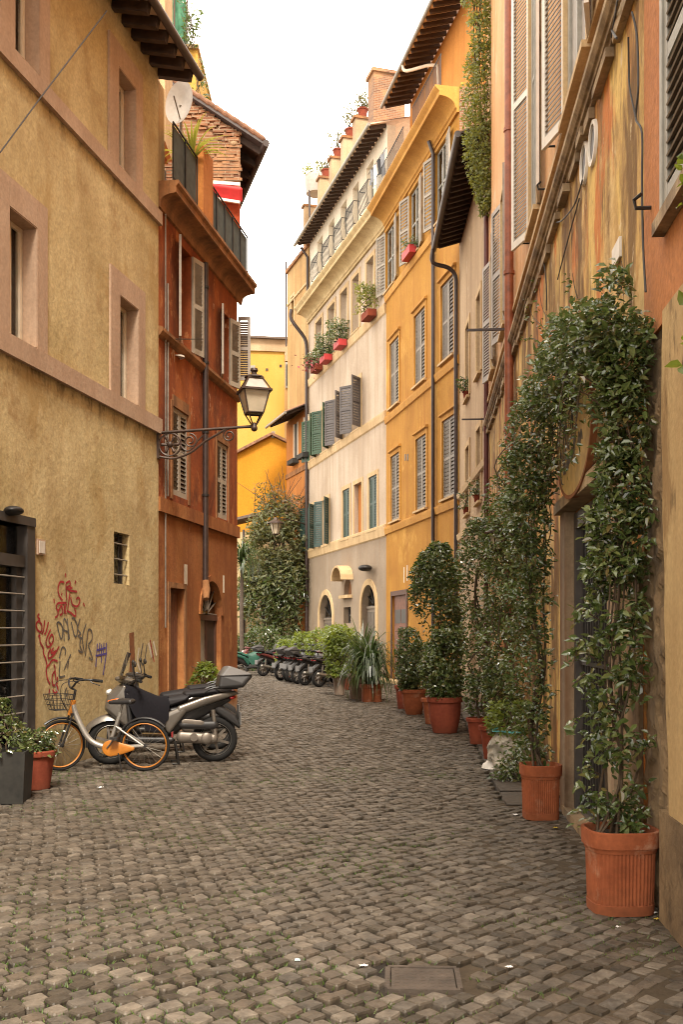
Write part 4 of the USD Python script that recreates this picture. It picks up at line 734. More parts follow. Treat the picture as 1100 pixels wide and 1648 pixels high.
# rooftop bits behind the ochre house
rt = thing('rooftop_terrace', 'yellow roof terrace parapet with green netting above the ochre eaves', 'terrace', (-3.4, 22, 11), world=True)
m = MB().box((-4.6, 22, 11), (-3.19, 25, EYE - (80 - HY) / F * 22)); obj('parapet', m, 'lemon_plaster', rt)
m = MB().box((-4.65, 21.94, EYE - (80 - HY) / F * 22 + .002), (-3.16, 25.05, EYE - (74 - HY) / F * 22)); obj('coping', m, 'cream_stone', rt)
m = MB()
for x0 in (-3.98, -3.72, -3.44): m.tube([(x0, 22.1, 14.4), (x0, 22.1, 17.2)], .018, 6)
nf = obj('netting_frame', m, 'brown_wood', rt)
v, f = [], []; n1, n2 = 14, 18
for i in range(n1 + 1):
    for j in range(n2 + 1): v.append((-3.98 + .52 * i / n1, 22.14 + .05 * math.sin(i * 1.3 + j * .7) + .03 * math.sin(j * 2.1), 14.5 + 2.6 * j / n2))
for i in range(n1):
    for j in range(n2): a = i * (n2 + 1) + j; f += [(a, a + n2 + 1, a + n2 + 2), (a, a + n2 + 2, a + 1)]
obj('netting', (np.array(v), np.array(f)), 'net_green', nf, smooth=True)
bc = thing('brick_chimney', 'brown brick chimney stack behind the ochre house roof', 'chimney', (-3.9, 17, 10), world=True)
x0, x1 = (236 - CX) / F * 17, (258 - CX) / F * 17
m = MB().box((x0 - .4, 17, 10), (x1, 17.8, 13.2)); obj('stack', m, 'brick_wall', bc); m = MB().box((x1 + .003, 16.95, 10), (x1 + .09, 17.7, 13.1)); obj('corner_pilaster', m, 'cream_stone', bc)
# satellite dish on the terrace
dc = np.array([(290 - CX) / F * 15.6, 15.6, EYE - (166 - HY) / F * 15.6]); sdh = thing('satellite_dish', 'pale grey satellite dish on the terrace under the ochre eaves', 'satellite dish', dc)
m = MB().lathe([(.0001, .06), (.12, .052), (.22, .022), (.29, -.02), (.295, -.03), (.27, -.018), (.12, .04), (.0001, .05)], 28, (0, 0, 0), 'y'); vv, ff = m.arrays(); a = math.radians(-35); rot = np.array([[math.cos(a), -math.sin(a), 0], [math.sin(a), math.cos(a), 0], [0, 0, 1]]); obj('reflector', ((vv * [1, 1, 1.12]) @ rot.T, ff), 'dish_grey', sdh, smooth=50)
m = MB().tube([(0, .06, 0), (-.02, .2, -.2), (-.02, .2, -1.6)], .025, 8); obj('mast', m, 'grey_zinc', sdh, smooth=50); m = MB().tube([(0, 0, -.25), (-.05, -.3, -.05)], .012, 6); obj('feed_arm', m, 'grey_zinc', sdh)

# ================================================================= right: near weathered house
RN = Facade((1.3577 - 0.082 * 2.0, -2.0), (1.3577 + 0.082 * 20.9, 20.9), 'right')
b = thing('weathered_house', 'near orange house on the right with streaked peeling plaster and moulded ledge', 'building', (1.19, -2.0, 0), world=True)
sy = lambda y: (y + 2.0) / RN.d[1]                     # along the wall from the world y
zl = 5.70                                              # underside of the ledge
ZH = 16.0
rdoor = (sy(6.95), sy(8.80), 0.0, 2.66)
wB = (sy(8.0), sy(9.25), 6.35, 9.4); wA = (sy(11.5), sy(12.35), 6.55, 10.2); wF = (sy(4.50), sy(5.52), 3.96, 5.55)
wC = (sy(15.9), sy(16.8), 6.6, 8.9); wD = (sy(18.6), sy(19.4), 6.6, 8.9)
low = [(4.9, 'pale'), ]
# lower wall, in three finishes that butt together: near strip, streaked middle
yS = 6.10
lowpoly = sbox(sy(yS), 0, RN.L, zl + .06).difference(sbox(rdoor[0], -1, rdoor[1], rdoor[3]))
obj('wall', RN.slab(lowpoly, .4), 'aged_wall', b)
obj('wall', RN.slab(sbox(0, 3.36, sy(yS), zl + .06).difference(rect(wF)), .4), 'orange_strip_plaster', b)
zz_ = np.linspace(.62, 3.40, 40); edge_ = sy(5.52) + .16 * (meshkit.fbm(np.stack([zz_ * 1.3, 0 * zz_, 0 * zz_], -1), 4, 3) - .45) - .10 * np.clip((1.9 - zz_) / 1.0, 0, 1)
obj('wall', RN.slab(Polygon([(0, .62)] + list(zip(edge_, zz_)) + [(0, 3.40)]), .03, .022), 'pale_strip_plaster', b); obj('wall_core', RN.slab(sbox(0, 0, sy(5.30), 3.36), .4), 'pale_strip_plaster', b)
na_, nz_ = 60, 190; ga, gz_ = np.meshgrid(np.linspace(sy(5.30), sy(yS) + .01, na_), np.linspace(0, 3.37, nz_)); q_ = np.stack([ga * 5, gz_ * 5, 0 * ga], -1); dd_ = .050 * (meshkit.fbm(q_, 5, 8) - .5) + .020 * (meshkit.noise(q_ * 2.2, 4) > .55) - .018; dd_ = np.minimum(dd_, .018)
v_ = np.stack([ga, gz_, dd_], -1).reshape(-1, 3); i_ = (np.arange(nz_ - 1)[:, None] * na_ + np.arange(na_ - 1)).ravel(); obj('rough_masonry', RN.place(v_, np.concatenate([np.stack([i_, i_ + 1, i_ + na_ + 1], -1), np.stack([i_, i_ + na_ + 1, i_ + na_], -1)])), 'worn_stone', b, smooth=50)
m = MB(); RN.box(m, sy(5.301), sy(yS), 0, 3.36, -.4, -.07); obj('wall_core', m, 'worn_stone', b)
m = RN.slab(sbox(0, 0, sy(5.56), 0.62), .45, .035); obj('plinth', m, 'worn_stone', b)
upoly = sbox(0, zl + .28, RN.L, ZH)
for o in (wA, wB, wC, wD): upoly = upoly.difference(rect(o))
obj('wall', RN.slab(upoly, .4), 'peach_plaster', b)
body(b, RN, ZH, 6.0, mat='peach_plaster')
# ledge: broken moulding with a gap under it
m = RN.sweep([(.002, zl + .065), (.03, zl + .07), (.035, zl + .10), (.06, zl + .105), (.065, zl + .14), (.085, zl + .145), (.115, zl + .18), (.12, zl + .21), (.095, zl + .22), (.095, zl + .25), (.04, zl + .262), (.002, zl + .279)], sy(6.0), RN.L)
obj('ledge', m, 'ledge_stone', b)
m = MB(); rr = np.random.default_rng(9); a = sy(6.2)
while a < RN.L - .6:
    l = rr.uniform(.25, .7); RN.box(m, a, a + l, zl - .03 + rr.uniform(-.02, .02), zl + .055, .002, rr.uniform(.03, .07)); a += l + rr.uniform(.02, .25)
obj('broken_moulding', m, 'ledge_stone', b, kind='stuff')
m = MB(); RN.box(m, sy(6.2), RN.L, zl + .62, zl + .68, .002, .045); obj('string_course', m, 'cream_stone', b)
m = MB(); RN.box(m, 0, sy(5.98), zl + .002, zl + .30, -.01, .09); obj('ledge_end', m, 'orange_strip_plaster', b)
# upper windows with half-folded louvred leaves
for o in (wA, wB, wC, wD):
    window(b, RN, o, -.01, 'frame_grey', .11, 1, 2, sill='cream_stone', surround='cream_stone', sw=.09, so=.05, glassmat='shutter_grey')
lw = .52
shutter(b, RN, wB[1] + .02, wB[2], wB[3], lw, math.radians(163), -1, 'shutter_grey', edge='shutter_white', pitch=.05)
shutter(b, RN, wB[0] - .02, wB[2], wB[3], lw, math.radians(168), 1, 'shutter_grey', edge='shutter_white', pitch=.05)
shutter(b, RN, wA[1] + .02, wA[2], wA[3], lw, math.radians(160), -1, 'shutter_grey', edge='shutter_white', pitch=.05)
shutter(b, RN, wA[0] - .02, wA[2], wA[3], lw, math.radians(172), 1, 'shutter_grey', edge='shutter_white', pitch=.05)
for o in (wC, wD):
    shutter(b, RN, o[1] + .02, o[2], o[3], .5, math.radians(165), -1, 'shutter_grey', edge='shutter_grey'); shutter(b, RN, o[0] - .02, o[2], o[3], .5, math.radians(170), 1, 'shutter_grey', edge='shutter_grey')
# violet tag on the white foot of the nearest upper leaf
tz = wB[2] + .11
# near shutter at the right edge: slats big enough to be parts
w = window(b, RN, wF, .2, 'frame_grey', .05, 0, 1)
Lw = (wF[1] - wF[0]) / 2
shutter(b, RN, wF[1] - .003, wF[2] + .01, wF[3], Lw - .004, 0.0, -1, 'shutter_brown', d0=.0, pitch=.065, mids=(.52,), slat_parts=True, edge='frame_grey', fill=.42, label='louvred brown leaf at the right edge')
shutter(b, RN, wF[0] + .003, wF[2] + .01, wF[3], Lw - .004, 0.0, 1, 'shutter_brown', d0=.0, pitch=.065, mids=(.52,), slat_parts=True, edge='frame_grey', fill=.42)
m = MB(); RN.box(m, wF[1] + .003, wF[1] + .06, wF[2] - .05, wF[3] + .08, .002, .03); RN.box(m, wF[0] - .075, wF[0] - .003, wF[2] - .05, wF[3] + .08, .002, .05); RN.box(m, wF[0] - .0031, wF[1] + .0031, wF[3] + .003, wF[3] + .08, .002, .05); obj('surround', m, 'frame_grey', w)
m = MB(); RN.box(m, wF[0] - .12, wF[1] + .07, wF[2] - .13, wF[2] - .055, .002, .07); obj('sill', m, 'ledge_stone', w)
# door: iron gate before pale boards, stone jambs, threshold
m = MB(); e = .003; fw = .09
RN.box(m, rdoor[0] + e, rdoor[0] + fw, .005, rdoor[3] - e, -.07, .02); RN.box(m, rdoor[1] - fw, rdoor[1] - e, .005, rdoor[3] - e, -.07, .02); RN.box(m, rdoor[0] + fw, rdoor[1] - fw, rdoor[3] - .14, rdoor[3] - e, -.07, .02)
RN.box(m, rdoor[0] + fw, rdoor[1] - fw, .005, .12, -.07, -.0)
gd = obj('iron_gate', m, 'frame_dark', b)
for k in range(1, 13):
    a = rdoor[0] + fw + (rdoor[1] - rdoor[0] - 2 * fw) * k / 13; q = MB(); RN.box(q, a - .011, a + .011, .12, rdoor[3] - .14, -.045, -.023); obj('bar', q, 'black_iron', gd)
for z in (.75, 1.35, 2.1): q = MB(); RN.box(q, rdoor[0] + fw, rdoor[1] - fw, z - .015, z + .015, -.020, -.008); obj('crossbar', q, 'black_iron', gd)
m = MB(); RN.box(m, rdoor[0] + e, rdoor[1] - e, .005, rdoor[3] - e, -.18, -.14); pd = obj('door', m, 'shutter_brown', b)
for k in range(4):
    for j in range(3):
        a0_ = rdoor[0] + .06 + k * (rdoor[1] - rdoor[0] - .08) / 4; z0_ = .12 + j * .82; q = MB(); RN.box(q, a0_, a0_ + (rdoor[1] - rdoor[0] - .08) / 4 - .05, z0_, z0_ + .74, -.138, -.12); obj('door_panel', q, 'pink_stone', pd)
m = MB(); RN.box(m, rdoor[1] + .002, rdoor[1] + .30, 0, rdoor[3] + .02, .002, .10); obj('door_jamb', m, 'jamb_stone', b)
m = MB(); RN.box(m, rdoor[0] - .26, rdoor[0] - .002, 0, rdoor[3] + .02, .002, .07); obj('door_jamb', m, 'jamb_stone', b)
m = MB(); RN.box(m, rdoor[0] - .26, rdoor[1] + .30, rdoor[3] + .022, rdoor[3] + .12, .002, .16); obj('lintel', m, 'ledge_stone', b)
m = MB(); RN.box(m, rdoor[0] - .1, rdoor[1] + .12, -.02, .065, -.3, .11); obj('threshold', m, 'ledge_stone', b)
m = MB(); RN.box(m, sy(6.10) + .011, rdoor[0] - .27, 0, 2.1, .002, .03); obj('bare_masonry', m, 'worn_stone', b)
# two round vent rings
for uu, vv in ((957, 231), (943, 264)):
    a, z = RN.s_of(uu), RN.z_of(uu, vv); rr_ = .17
    v_, f_ = MB().lathe([(rr_ - .035, -.005), (rr_ - .03, .02), (rr_, .02), (rr_ + .005, -.005)], 26).arrays(); w_, f_ = RN.place(v_ + [a, z, 0.004], f_); r_ = obj('vent_ring', (w_, f_), 'shutter_white', b, smooth=50)
    v_, f_ = MB().lathe([(.0001, .004), (rr_ - .036, .004)], 26).arrays(); w_, f_ = RN.place(v_ + [a, z, 0.004], f_); obj('vent_cover', (w_, f_), 'frame_dark', r_)
# small pale tablet above the climbing plant
m = MB(); q = RN.opening(990, 1002, 392, 424); RN.box(m, q[0], q[1], q[2], q[3], .002, .02); obj('house_number_tile', m, 'marble', b)
# pipes and cables
a = RN.s_of(820, .09); obj('drainpipe', MB().tube([RN.pt(a, .02, .09), RN.pt(a, 15.8, .09)], .068, 12), 'red_pipe', b, smooth=50)
for z in (2.4, 4.6, 6.9, 9.0, 11.2): m = MB().lathe([(.068, -.025), (.082, -.025), (.082, .025), (.068, .025)], 14, RN.pt(a, z, .09)); obj('pipe_bracket', m, 'red_pipe', b)
a = RN.s_of(783, .06); obj('drainpipe', MB().tube([RN.pt(a, .02, .06), RN.pt(a, 12.0, .06)], .05, 10), 'maroon_pipe', b, smooth=50, label='thinner maroon drainpipe at the far end of the house')
m = MB().bar(RN.pt(RN.s_of(821), 6.36, 0), RN.pt(RN.s_of(821), 6.36, .66), .035); obj('iron_bracket', m, 'brown_pipe', b)
m = MB().bar(RN.pt(sy(20.6), 6.05, 0), RN.pt(sy(20.6), 6.05, .55), .03); obj('iron_bracket', m, 'brown_pipe', b)
def cable(pts, r=.009, name='wall_cable'): obj(name, MB().tube(smooth_path([RN.px(u, v, d) for u, v, d in pts], 6), r, 6), 'cable_black', b)
cable([(1018, 20, .05), (1026, 60, .03), (1028, 140, .03), (1024, 190, .03), (1034, 215, .03), (1034, 300, .03), (1036, 400, .03), (1040, 470, .03)], .007)
cable([(1012, 60, .05), (1013, 110, .03), (1014, 140, .03), (1024, 190, .03)], .006)
cable([(985, 60, .05), (990, 30, .06), (995, 0, .1)], .008); cable([(980, 30, .04), (985, 48, .04), (993, 62, .16)], .008)
cable([(938, 290, .03), (925, 330, .03), (905, 355, .03), (893, 358, .03)], .007); cable([(933, 320, .02), (915, 385, .02), (898, 450, .02)], .006)
cable([(876, 420, .03), (880, 460, .03), (880, 500, .03)], .007); cable([(992, 640, .18), (960, 655, .2), (930, 650, .2)], .01)
# shutter catches
for uu, vv in ((886, 236), (873, 305), (846, 392), (1035, 335)):
    c = RN.px(uu, vv, .05); m = MB().tube([c + RN.n3 * -.05, c + RN.n3 * .04, c + RN.n3 * .05 + RN.z3 * .05, c + RN.n3 * .02 + RN.z3 * .06 - RN.d3 * .05], .012, 6); obj('shutter_catch', m, 'black_iron', b)
# tag on white panel
cpt = RN.pt(wB[0] - .02, 0, .02); Lv = -math.cos(math.radians(168)) * -RN.d3 + math.sin(math.radians(168)) * RN.n3
Lv = 1 * math.cos(math.radians(168)) * RN.d3 + math.sin(math.radians(168)) * RN.n3; Tv = unit(np.cross(Lv, RN.z3)); Tv = Tv if Tv @ np.array([-1, -.2, 0]) > 0 else -Tv
def onleaf(x, z): return cpt + Lv * x + RN.z3 * z + Tv * .021
m = MB().obox(onleaf(lw / 2, wB[2] + .22) - Tv * .001, Lv * (lw / 2 - .01), Tv * .003, RN.z3 * .17); obj('shutter_foot_panel', m, 'shutter_white', b)
m = MB().tube(smooth_path([onleaf(x, wB[2] + z) + Tv * .004 for x, z in ((.16, .20), (.22, .30), (.36, .30), (.40, .20), (.30, .17), (.20, .22), (.34, .14), (.44, .17))], 5), .012, 6); obj('graffiti_tag', m, 'ink_blue', b)

# oval shop board over the door
so = sy(7.85); zo = 3.13
sg = thing('shop_sign', 'oval yellow board with dark script lettering over the gated door, half overgrown', 'sign', RN.pt(so, zo, .06), world=True)
ell = Polygon([(so + .86 * math.cos(t), zo + .43 * math.sin(t)) for t in np.linspace(0, 2 * PI, 48, endpoint=False)])
obj('board', RN.slab(ell, .04, .17), 'sign_yellow', sg)
rim = ell.buffer(.02).difference(ell.buffer(-.012)); obj('rim', RN.slab(rim, .048, .174), 'rust_stain_paint', sg)
def script(lines, r=.006):
    """pen strokes in board coordinates, reading from the far end towards the near one"""
    for ln in lines: obj('lettering', MB().tube(smooth_path([RN.pt(so + .72 - x, zo + z, .174) for x, z in ln], 5), r, 5), 'ink_grey', sg)
script([[(.06, .02), (.02, -.10), (.10, -.24), (.2, -.27)], [(.26, .20), (.20, .0), (.24, -.12), (.34, -.02), (.40, .16), (.36, .2), (.33, .05), (.42, -.10)], [(.50, .14), (.47, -.02), (.56, .0)],
        [(.22, -.14), (.26, -.2), (.30, -.12), (.33, -.2), (.37, -.12), (.41, -.19), (.46, -.1), (.49, -.18), (.54, -.09)], [(.58, -.16), (.62, -.06), (.66, -.15), (.70, -.05), (.74, -.14)], [(.78, -.12), (.84, .10), (.86, -.04), (.80, .0)], [(.62, .12), (.70, .24), (.74, .1), (.66, .06), (.80, .02), (.95, .08)], [(1.0, -.1), (1.05, 0), (1.1, -.1), (1.15, 0), (1.2, -.08)]])

# ================================================================= right: beige house
BE = Facade((3.072, 20.92), (3.147, 26.48), 'right')
b = thing('beige_house', 'lower beige house with dark boarded eaves between the orange and yellow houses', 'building', (3.07, 20.92, 0), world=True)
bz_ = 11.9; ws = [(1.0, 1.75, 7.4, 9.2), (3.2, 3.95, 7.4, 9.2), (1.0, 1.75, 4.55, 6.2), (3.2, 3.95, 4.55, 6.2), (2.0, 3.0, 0.0, 2.4)]
p = sbox(0, 0, BE.L, bz_)
for o in ws[:4]: p = p.difference(rect(o))
p = p.difference(sbox(2.0, -1, 3.0, 2.4))
obj('wall', BE.slab(p, .4), 'beige_plaster', b); body(b, BE, bz_, 5.5, mat='beige_plaster')
for o in ws[:4]: window(b, BE, o, .15, 'frame_grey', .05, 1, 2, sill='cream_stone', surround='cream_stone')
m = MB(); BE.box(m, 2.003, 2.997, .01, 2.397, -.25, -.2); obj('door', m, 'red_wood', b)
for z0, z1 in ((BE.z_of(740, 806), BE.z_of(740, 797)), (BE.z_of(740, 873), BE.z_of(740, 862))): m = BE.sweep([(.002, z0), (.06, z0 + .03), (.09, z1), (.002, z1 + .05)], 0, BE.L); obj('string_course', m, 'cream_stone', b)
eave(b, BE, 11.75, .62, -.55, BE.L - .02, step=.30, slope=.28, rw=.07, rh=.10, soff='dark_wood', gutter='gutter_brown', depth=2.0, gr=.07)

# ================================================================= right: yellow house
YR = Facade((3.147, 26.5), (1.538, 34.2), 'right')
b = thing('yellow_house', 'tall yellow house with grey louvred shutters and heavy cornice', 'building', (3.147, 26.5, 0), world=True)
WH = Facade((1.538, 34.2), (-1.48, 44.7), 'right')
zcor = YR.z_of(704, 150, .5)                                              # upper edge of the cornice
zcb = 15.62
st1 = (YR.z_of(735, 820) - .0, YR.z_of(735, 812)); sA = YR.z_of(623, 683); sAt = YR.z_of(623, 672); sB = YR.z_of(623, 861); sBt = YR.z_of(623, 850); sC = YR.z_of(623, 487); sCt = YR.z_of(623, 476)
yo = {}
def Yo(u0, u1, va, vb_): return YR.opening(u0, u1, va, vb_)
ywins = [Yo(628.5, 643, 545, 652), Yo(668, 685.5, 502, 612), Yo(711, 731.5, 452, 580), Yo(630, 644, 729, 835), Yo(670.5, 687, 702, 820), Yo(713, 734, 675, 800)]
# windows of one storey share their heights
zsA = np.mean([w[2] for w in ywins[:3]]), np.mean([w[3] for w in ywins[:3]]); zsB = np.mean([w[2] for w in ywins[3:]]), np.mean([w[3] for w in ywins[3:]])
ywins = [(w[0], w[1], *(zsA if i < 3 else zsB)) for i, w in enumerate(ywins)]
ytop = [YR.opening(621, 637, 352, 470), YR.opening(659, 677, 302, 425), YR.opening(700, 722, 228, 372)]
zsT = (sCt + .12, min(zcb - .25, np.mean([w[3] for w in ytop])))
ytop = [(w[0] + .1, w[1] - .1, *zsT) for w in ytop]
yd = YR.opening(632.5, 655, 958, 1100); yd = (yd[0], yd[1], 0, yd[3])
p = sbox(0, 0, YR.L, zcor - .1)
for o in ywins + ytop: p = p.difference(rect(o))
p = p.difference(sbox(yd[0], -1, yd[1], yd[3])); obj('wall', YR.slab(p, .4), 'yellow_plaster', b); body(b, YR, zcor, 7.0, mat='yellow_plaster')
for o in ywins + ytop:
    closed = o in ywins
    w = window(b, YR, o, .2 if closed else .05, 'frame_grey', .06, 1, 2)
    m = MB(); e = .003; sw = .13
    YR.box(m, o[0] - sw, o[0] - e, o[2] - .02, o[3] + sw, .002, .03); YR.box(m, o[1] + e, o[1] + sw, o[2] - .02, o[3] + sw, .002, .03); YR.box(m, o[0], o[1], o[3] + e, o[3] + sw, .002, .03)
    m2 = YR.sweep([(.002, o[3] + sw + .002), (.09, o[3] + sw + .03), (.09, o[3] + sw + .08), (.002, o[3] + sw + .1)], o[0] - sw - .03, o[1] + sw + .03) if closed else None
    obj('surround', m, 'yellow_cornice', w)
    if m2: obj('window_hood', m2, 'yellow_cornice', w)
    m = MB(); YR.box(m, o[0] - .1, o[1] + .1, o[2] - .08, o[2] - .022, -.02, .10); obj('sill', m, 'cream_stone', w)
    hw = (o[1] - o[0]) / 2 - .004
    if closed:
        shutter(b, YR, o[0] + .003, o[2], o[3], hw, 0.0, 1, 'shutter_mud', d0=-.04, pitch=.10, edge='shutter_worn_brown', fill=.5); shutter(b, YR, o[1] - .003, o[2], o[3], hw, 0.0, -1, 'shutter_mud', d0=-.04, pitch=.10, edge='shutter_worn_brown', fill=.5)
    else:
        shutter(b, YR, o[0] - .01, o[2], o[3], hw, math.radians(171), 1, 'shutter_worn_brown', pitch=.10, edge='shutter_greige', fill=.5); shutter(b, YR, o[1] + .01, o[2], o[3], hw * 1.1, math.radians(163), -1, 'shutter_worn_brown', pitch=.10, edge='shutter_greige', fill=.5)
for z0, z1 in ((sA, sAt), (sB, sBt), (sC, sCt)):
    m = YR.sweep([(.002, z0), (.05, z0 + .02), (.08, z1 - .05), (.08, z1), (.002, z1 + .04)], 0, YR.L); obj('string_course', m, 'yellow_cornice', b)
def cornice_prof(z0, z1, pr=.68):
    h = z1 - z0
    return [(.002, z0 - .12), (.07, z0 - .12), (.07, z0 - .02), (.11, z0)] + [(.11 + (pr - .24) * (1 - math.cos(t)), z0 + h * .52 * math.sin(t)) for t in np.linspace(.08, PI / 2, 8)] + [(pr - .12, z0 + h * .54), (pr - .12, z0 + h * .74), (pr - .04, z0 + h * .86), (pr, z0 + h * .94), (pr, z1), (.002, z1 + .01)]
obj('cornice', YR.sweep(cornice_prof(zcb, zcor), 0.0, YR.L - .01), 'yellow_cornice', b)
# red flower trough under the middle top window
q = ytop[1]
# door with small lights, surround
m = MB(); YR.box(m, yd[0] + .003, yd[1] - .003, .01, yd[3] - .003, -.1, -.05); dd = obj('door', m, 'red_wood', b)
for j, (za, zb) in enumerate(((.15, .95), (1.05, 1.85))):
    for k in range(2): a0_ = yd[0] + .12 + k * (yd[1] - yd[0] - .18) / 2; m = MB(); YR.box(m, a0_, a0_ + (yd[1] - yd[0] - .36) / 2, za, zb, -.048, -.02); obj('door_panel', m, 'red_wood', dd)
for k in range(2): a0_ = yd[0] + .12 + k * (yd[1] - yd[0] - .18) / 2; m = MB(); YR.box(m, a0_, a0_ + (yd[1] - yd[0] - .36) / 2, 1.95, 2.4, -.049, -.04); obj('door_light', m, 'frame_dark', dd)
m = MB(); e = .003; YR.box(m, yd[0] - .16, yd[0] - e, 0, yd[3] + .16, .002, .04); YR.box(m, yd[1] + e, yd[1] + .16, 0, yd[3] + .16, .002, .04); YR.box(m, yd[0], yd[1], yd[3] + e, yd[3] + .16, .002, .04); obj('door_surround', m, 'brown_wood', b)
m = MB(); YR.box(m, yd[0] - .25, yd[1] + .2, -.02, .10, .002, .35); obj('doorstep', m, 'cream_stone', b)
for uu, vv in ((651, 925), (656, 922)): m = MB(); s_, z_ = YR.s_of(uu), YR.z_of(uu, vv); YR.box(m, s_ - .05, s_ + .05, z_ - .25, z_ + .25, .002, .006); obj('patch', m, 'old_paint_white', b)
for uu in (653, 657): c = YR.px(uu, 736, .0); m = MB(); s_, z_ = YR.s_of(uu), YR.z_of(uu, 736); YR.box(m, s_ - .06, s_ + .06, z_ - .1, z_ + .1, -.0, .012); obj('vent', m, 'frame_dark', b)
# pipes
ap = YR.s_of(697.5, .09); obj('drainpipe', MB().tube([YR.pt(ap, .3, .09), YR.pt(ap, zcb - .25, .09), YR.pt(ap, zcb + .1, .22)], .055, 10), 'brown_pipe', b, smooth=50)
ap2 = YR.s_of(739, .08); zb_ = BE.z_of(742, 400)
pA = BE.pt(BE.L - .1, 11.8, .72); obj('drainpipe', MB().tube(smooth_path([pA, pA - [0, 0, .35], YR.pt(.05, 11.35, .30), YR.pt(.05, 11.15, .10), YR.pt(.05, 10.8, .08)], 4).tolist() + [YR.pt(.05, 5, .08), YR.pt(.05, .1, .08)], .055, 10), 'brown_pipe', b, smooth=50, label='drainpipe bent down from the beige eaves')
# attic storey set back behind the cornice
zat = YR.z_of(690, 25, .1)
AT = Facade(tuple(YR.P0 - .85 * YR.n), tuple(YR.P1 - .85 * YR.n), 'right'); ats = [(.9, 1.7, zcor + .1, zcor + 1.75), (3.4, 4.2, zcor + .1, zcor + 1.75), (5.9, 6.7, zcor + .1, zcor + 1.75)]
p = sbox(0, zcor + .16, AT.L, zat + .3)
for o in ats: p = p.difference(rect(o))
obj('attic_wall', AT.slab(p, .3), 'attic_orange_plaster', b)
for o in ats: window(b, AT, o, .12, 'frame_grey', .05, 1, 2)
eave(b, AT, zat, .95, 0, AT.L, step=.33, slope=.30, rw=.09, rh=.12, soff='soffit_plank', gutter='grey_zinc', depth=3.5, many=True)
m = MB(); 
for a in np.arange(.2, 3.0, .11): m.tube([YR.pt(a, zcor + .02, .45), YR.pt(a, zcor + .95, .45)], .009, 5)
m.tube([YR.pt(.2, zcor + .95, .45), YR.pt(3.0, zcor + .95, .45)], .016, 6); obj('terrace_railing', m, 'black_iron', b)
m = MB(); 
for a in np.arange(4.0, 7.4, .12): m.tube([YR.pt(a, zcor + .02, .45), YR.pt(a, zcor + .9, .45)], .009, 5)
m.tube([YR.pt(4.0, zcor + .9, .45), YR.pt(7.4, zcor + .9, .45)], .016, 6); obj('terrace_railing', m, 'black_iron', b)
# bare brick side above the beige roof
gz = [(3.17, 12.4), (8.5, 12.4), (8.5, 20.2), (4.2, zat + .45), (4.0, zat + .2)]
m = MB().add([(3.15, 26.49, 11.5), (9.5, 26.49, 11.5), (9.5, 26.49, zcor - .0), (3.15, 26.49, zcor - .0), (3.15, 26.47, 11.5), (9.5, 26.47, 11.5), (9.5, 26.47, zcor), (3.15, 26.47, zcor)], [(4, 5, 6), (4, 6, 7), (0, 4, 7), (0, 7, 3), (3, 7, 6), (3, 6, 2)]); obj('brick_side', m, 'brick_wall', b)
x_a = (YR.P0 - .85 * YR.n)[0]
obj('brick_gable', prism([(x_a - .1, zcor + .012), (x_a + 5, zcor + .012), (x_a + 5, zat + 1.9), (x_a - .1, zat + .28)], 26.36, (0, .14, 0)), 'brick_wall', b)
m = MB(); rr = np.random.default_rng(15)
for k in range(240):
    z0 = rr.uniform(12.2, zat); x0 = rr.uniform(x_a if z0 > zcor else 3.25, 5.0); yq = 26.36 if z0 > zcor + .05 else 26.47; z0 = 12 + round((z0 - 12) / .075) * .075; m.obox((x0, yq, z0), (rr.uniform(.08, .14), 0, 0), (0, rr.uniform(.01, .03), 0), (0, 0, .03))
obj('brick', m, 'brick_wall', b, kind='stuff')
# white bent downpipe on the attic
aq = AT.s_of(690, .4)
obj('attic_downpipe', MB().tube(smooth_path([AT.pt(aq + .9, zat + .05, .98), AT.pt(aq + .7, zat - .22, .9), AT.pt(aq, zat - .35, .25), AT.pt(aq, zat - .7, .08), AT.pt(aq, zcor + .2, .08)], 4), .05, 8), 'frame_white', b, smooth=50)
fb = thing('flower_trough', 'red flower trough hung under the top yellow-house window', 'flower box', YR.pt(ytop[1][0] + .1, sCt + .1, .2), world=True, group='window flower boxes')
a_ = (ytop[1][0] + ytop[1][1]) / 2 - .35
m = MB(); YR.box(m, a_ - .1, a_ + .75, sCt + .02, sCt + .26, .08, .30); obj('trough', m, 'flower_red', fb); m = MB(); YR.box(m, a_ - .07, a_ + .72, sCt + .262, sCt + .27, .10, .28); obj('soil', m, 'potting_soil', fb)

# ================================================================= right: white house
b = thing('white_house', 'pale plastered house with green and slate shutters beyond the yellow one', 'building', (1.538, 34.2, 0), world=True)
zw = zcor
def So(u0, u1, va, vb_): return WH.opening(u0, u1, va, vb_)
f3 = [So(509, 519, 520, 583), So(529, 539.5, 497, 567), So(549, 560, 470, 548), So(568, 579, 440, 535), So(591, 602.5, 408, 510)]
z3 = (np.mean([WH.z_of(u, v) for u, v in ((512, 590), (535, 572), (555, 558))]) , np.mean([w[3] for w in f3]))
wm3 = []
t3 = [(w[0], w[1], z3[0], z3[1]) for w in f3]
f2c = [507, 528, 549, 573, 591]; ws2 = .52
z2 = (WH.z_of(530, 722), WH.z_of(530, 657)); z1_ = (WH.z_of(530, 876), WH.z_of(530, 806))
t2 = [(WH.s_of(u) - .52, WH.s_of(u) + .52, z2[0], z2[1] + .15) for u in (504.5, 524, 546, 574.5)]
t1 = [(WH.s_of(u) - .48, WH.s_of(u) + .48, z1_[0], z1_[1] + .12) for u in (503, 525, 558, 577, 601)]
ta = [So(509, 518, 386, 440), So(527, 536.5, 359, 408), So(547, 556.5, 330, 380), So(566, 575.5, 296, 360), So(588, 599.5, 257, 315)]
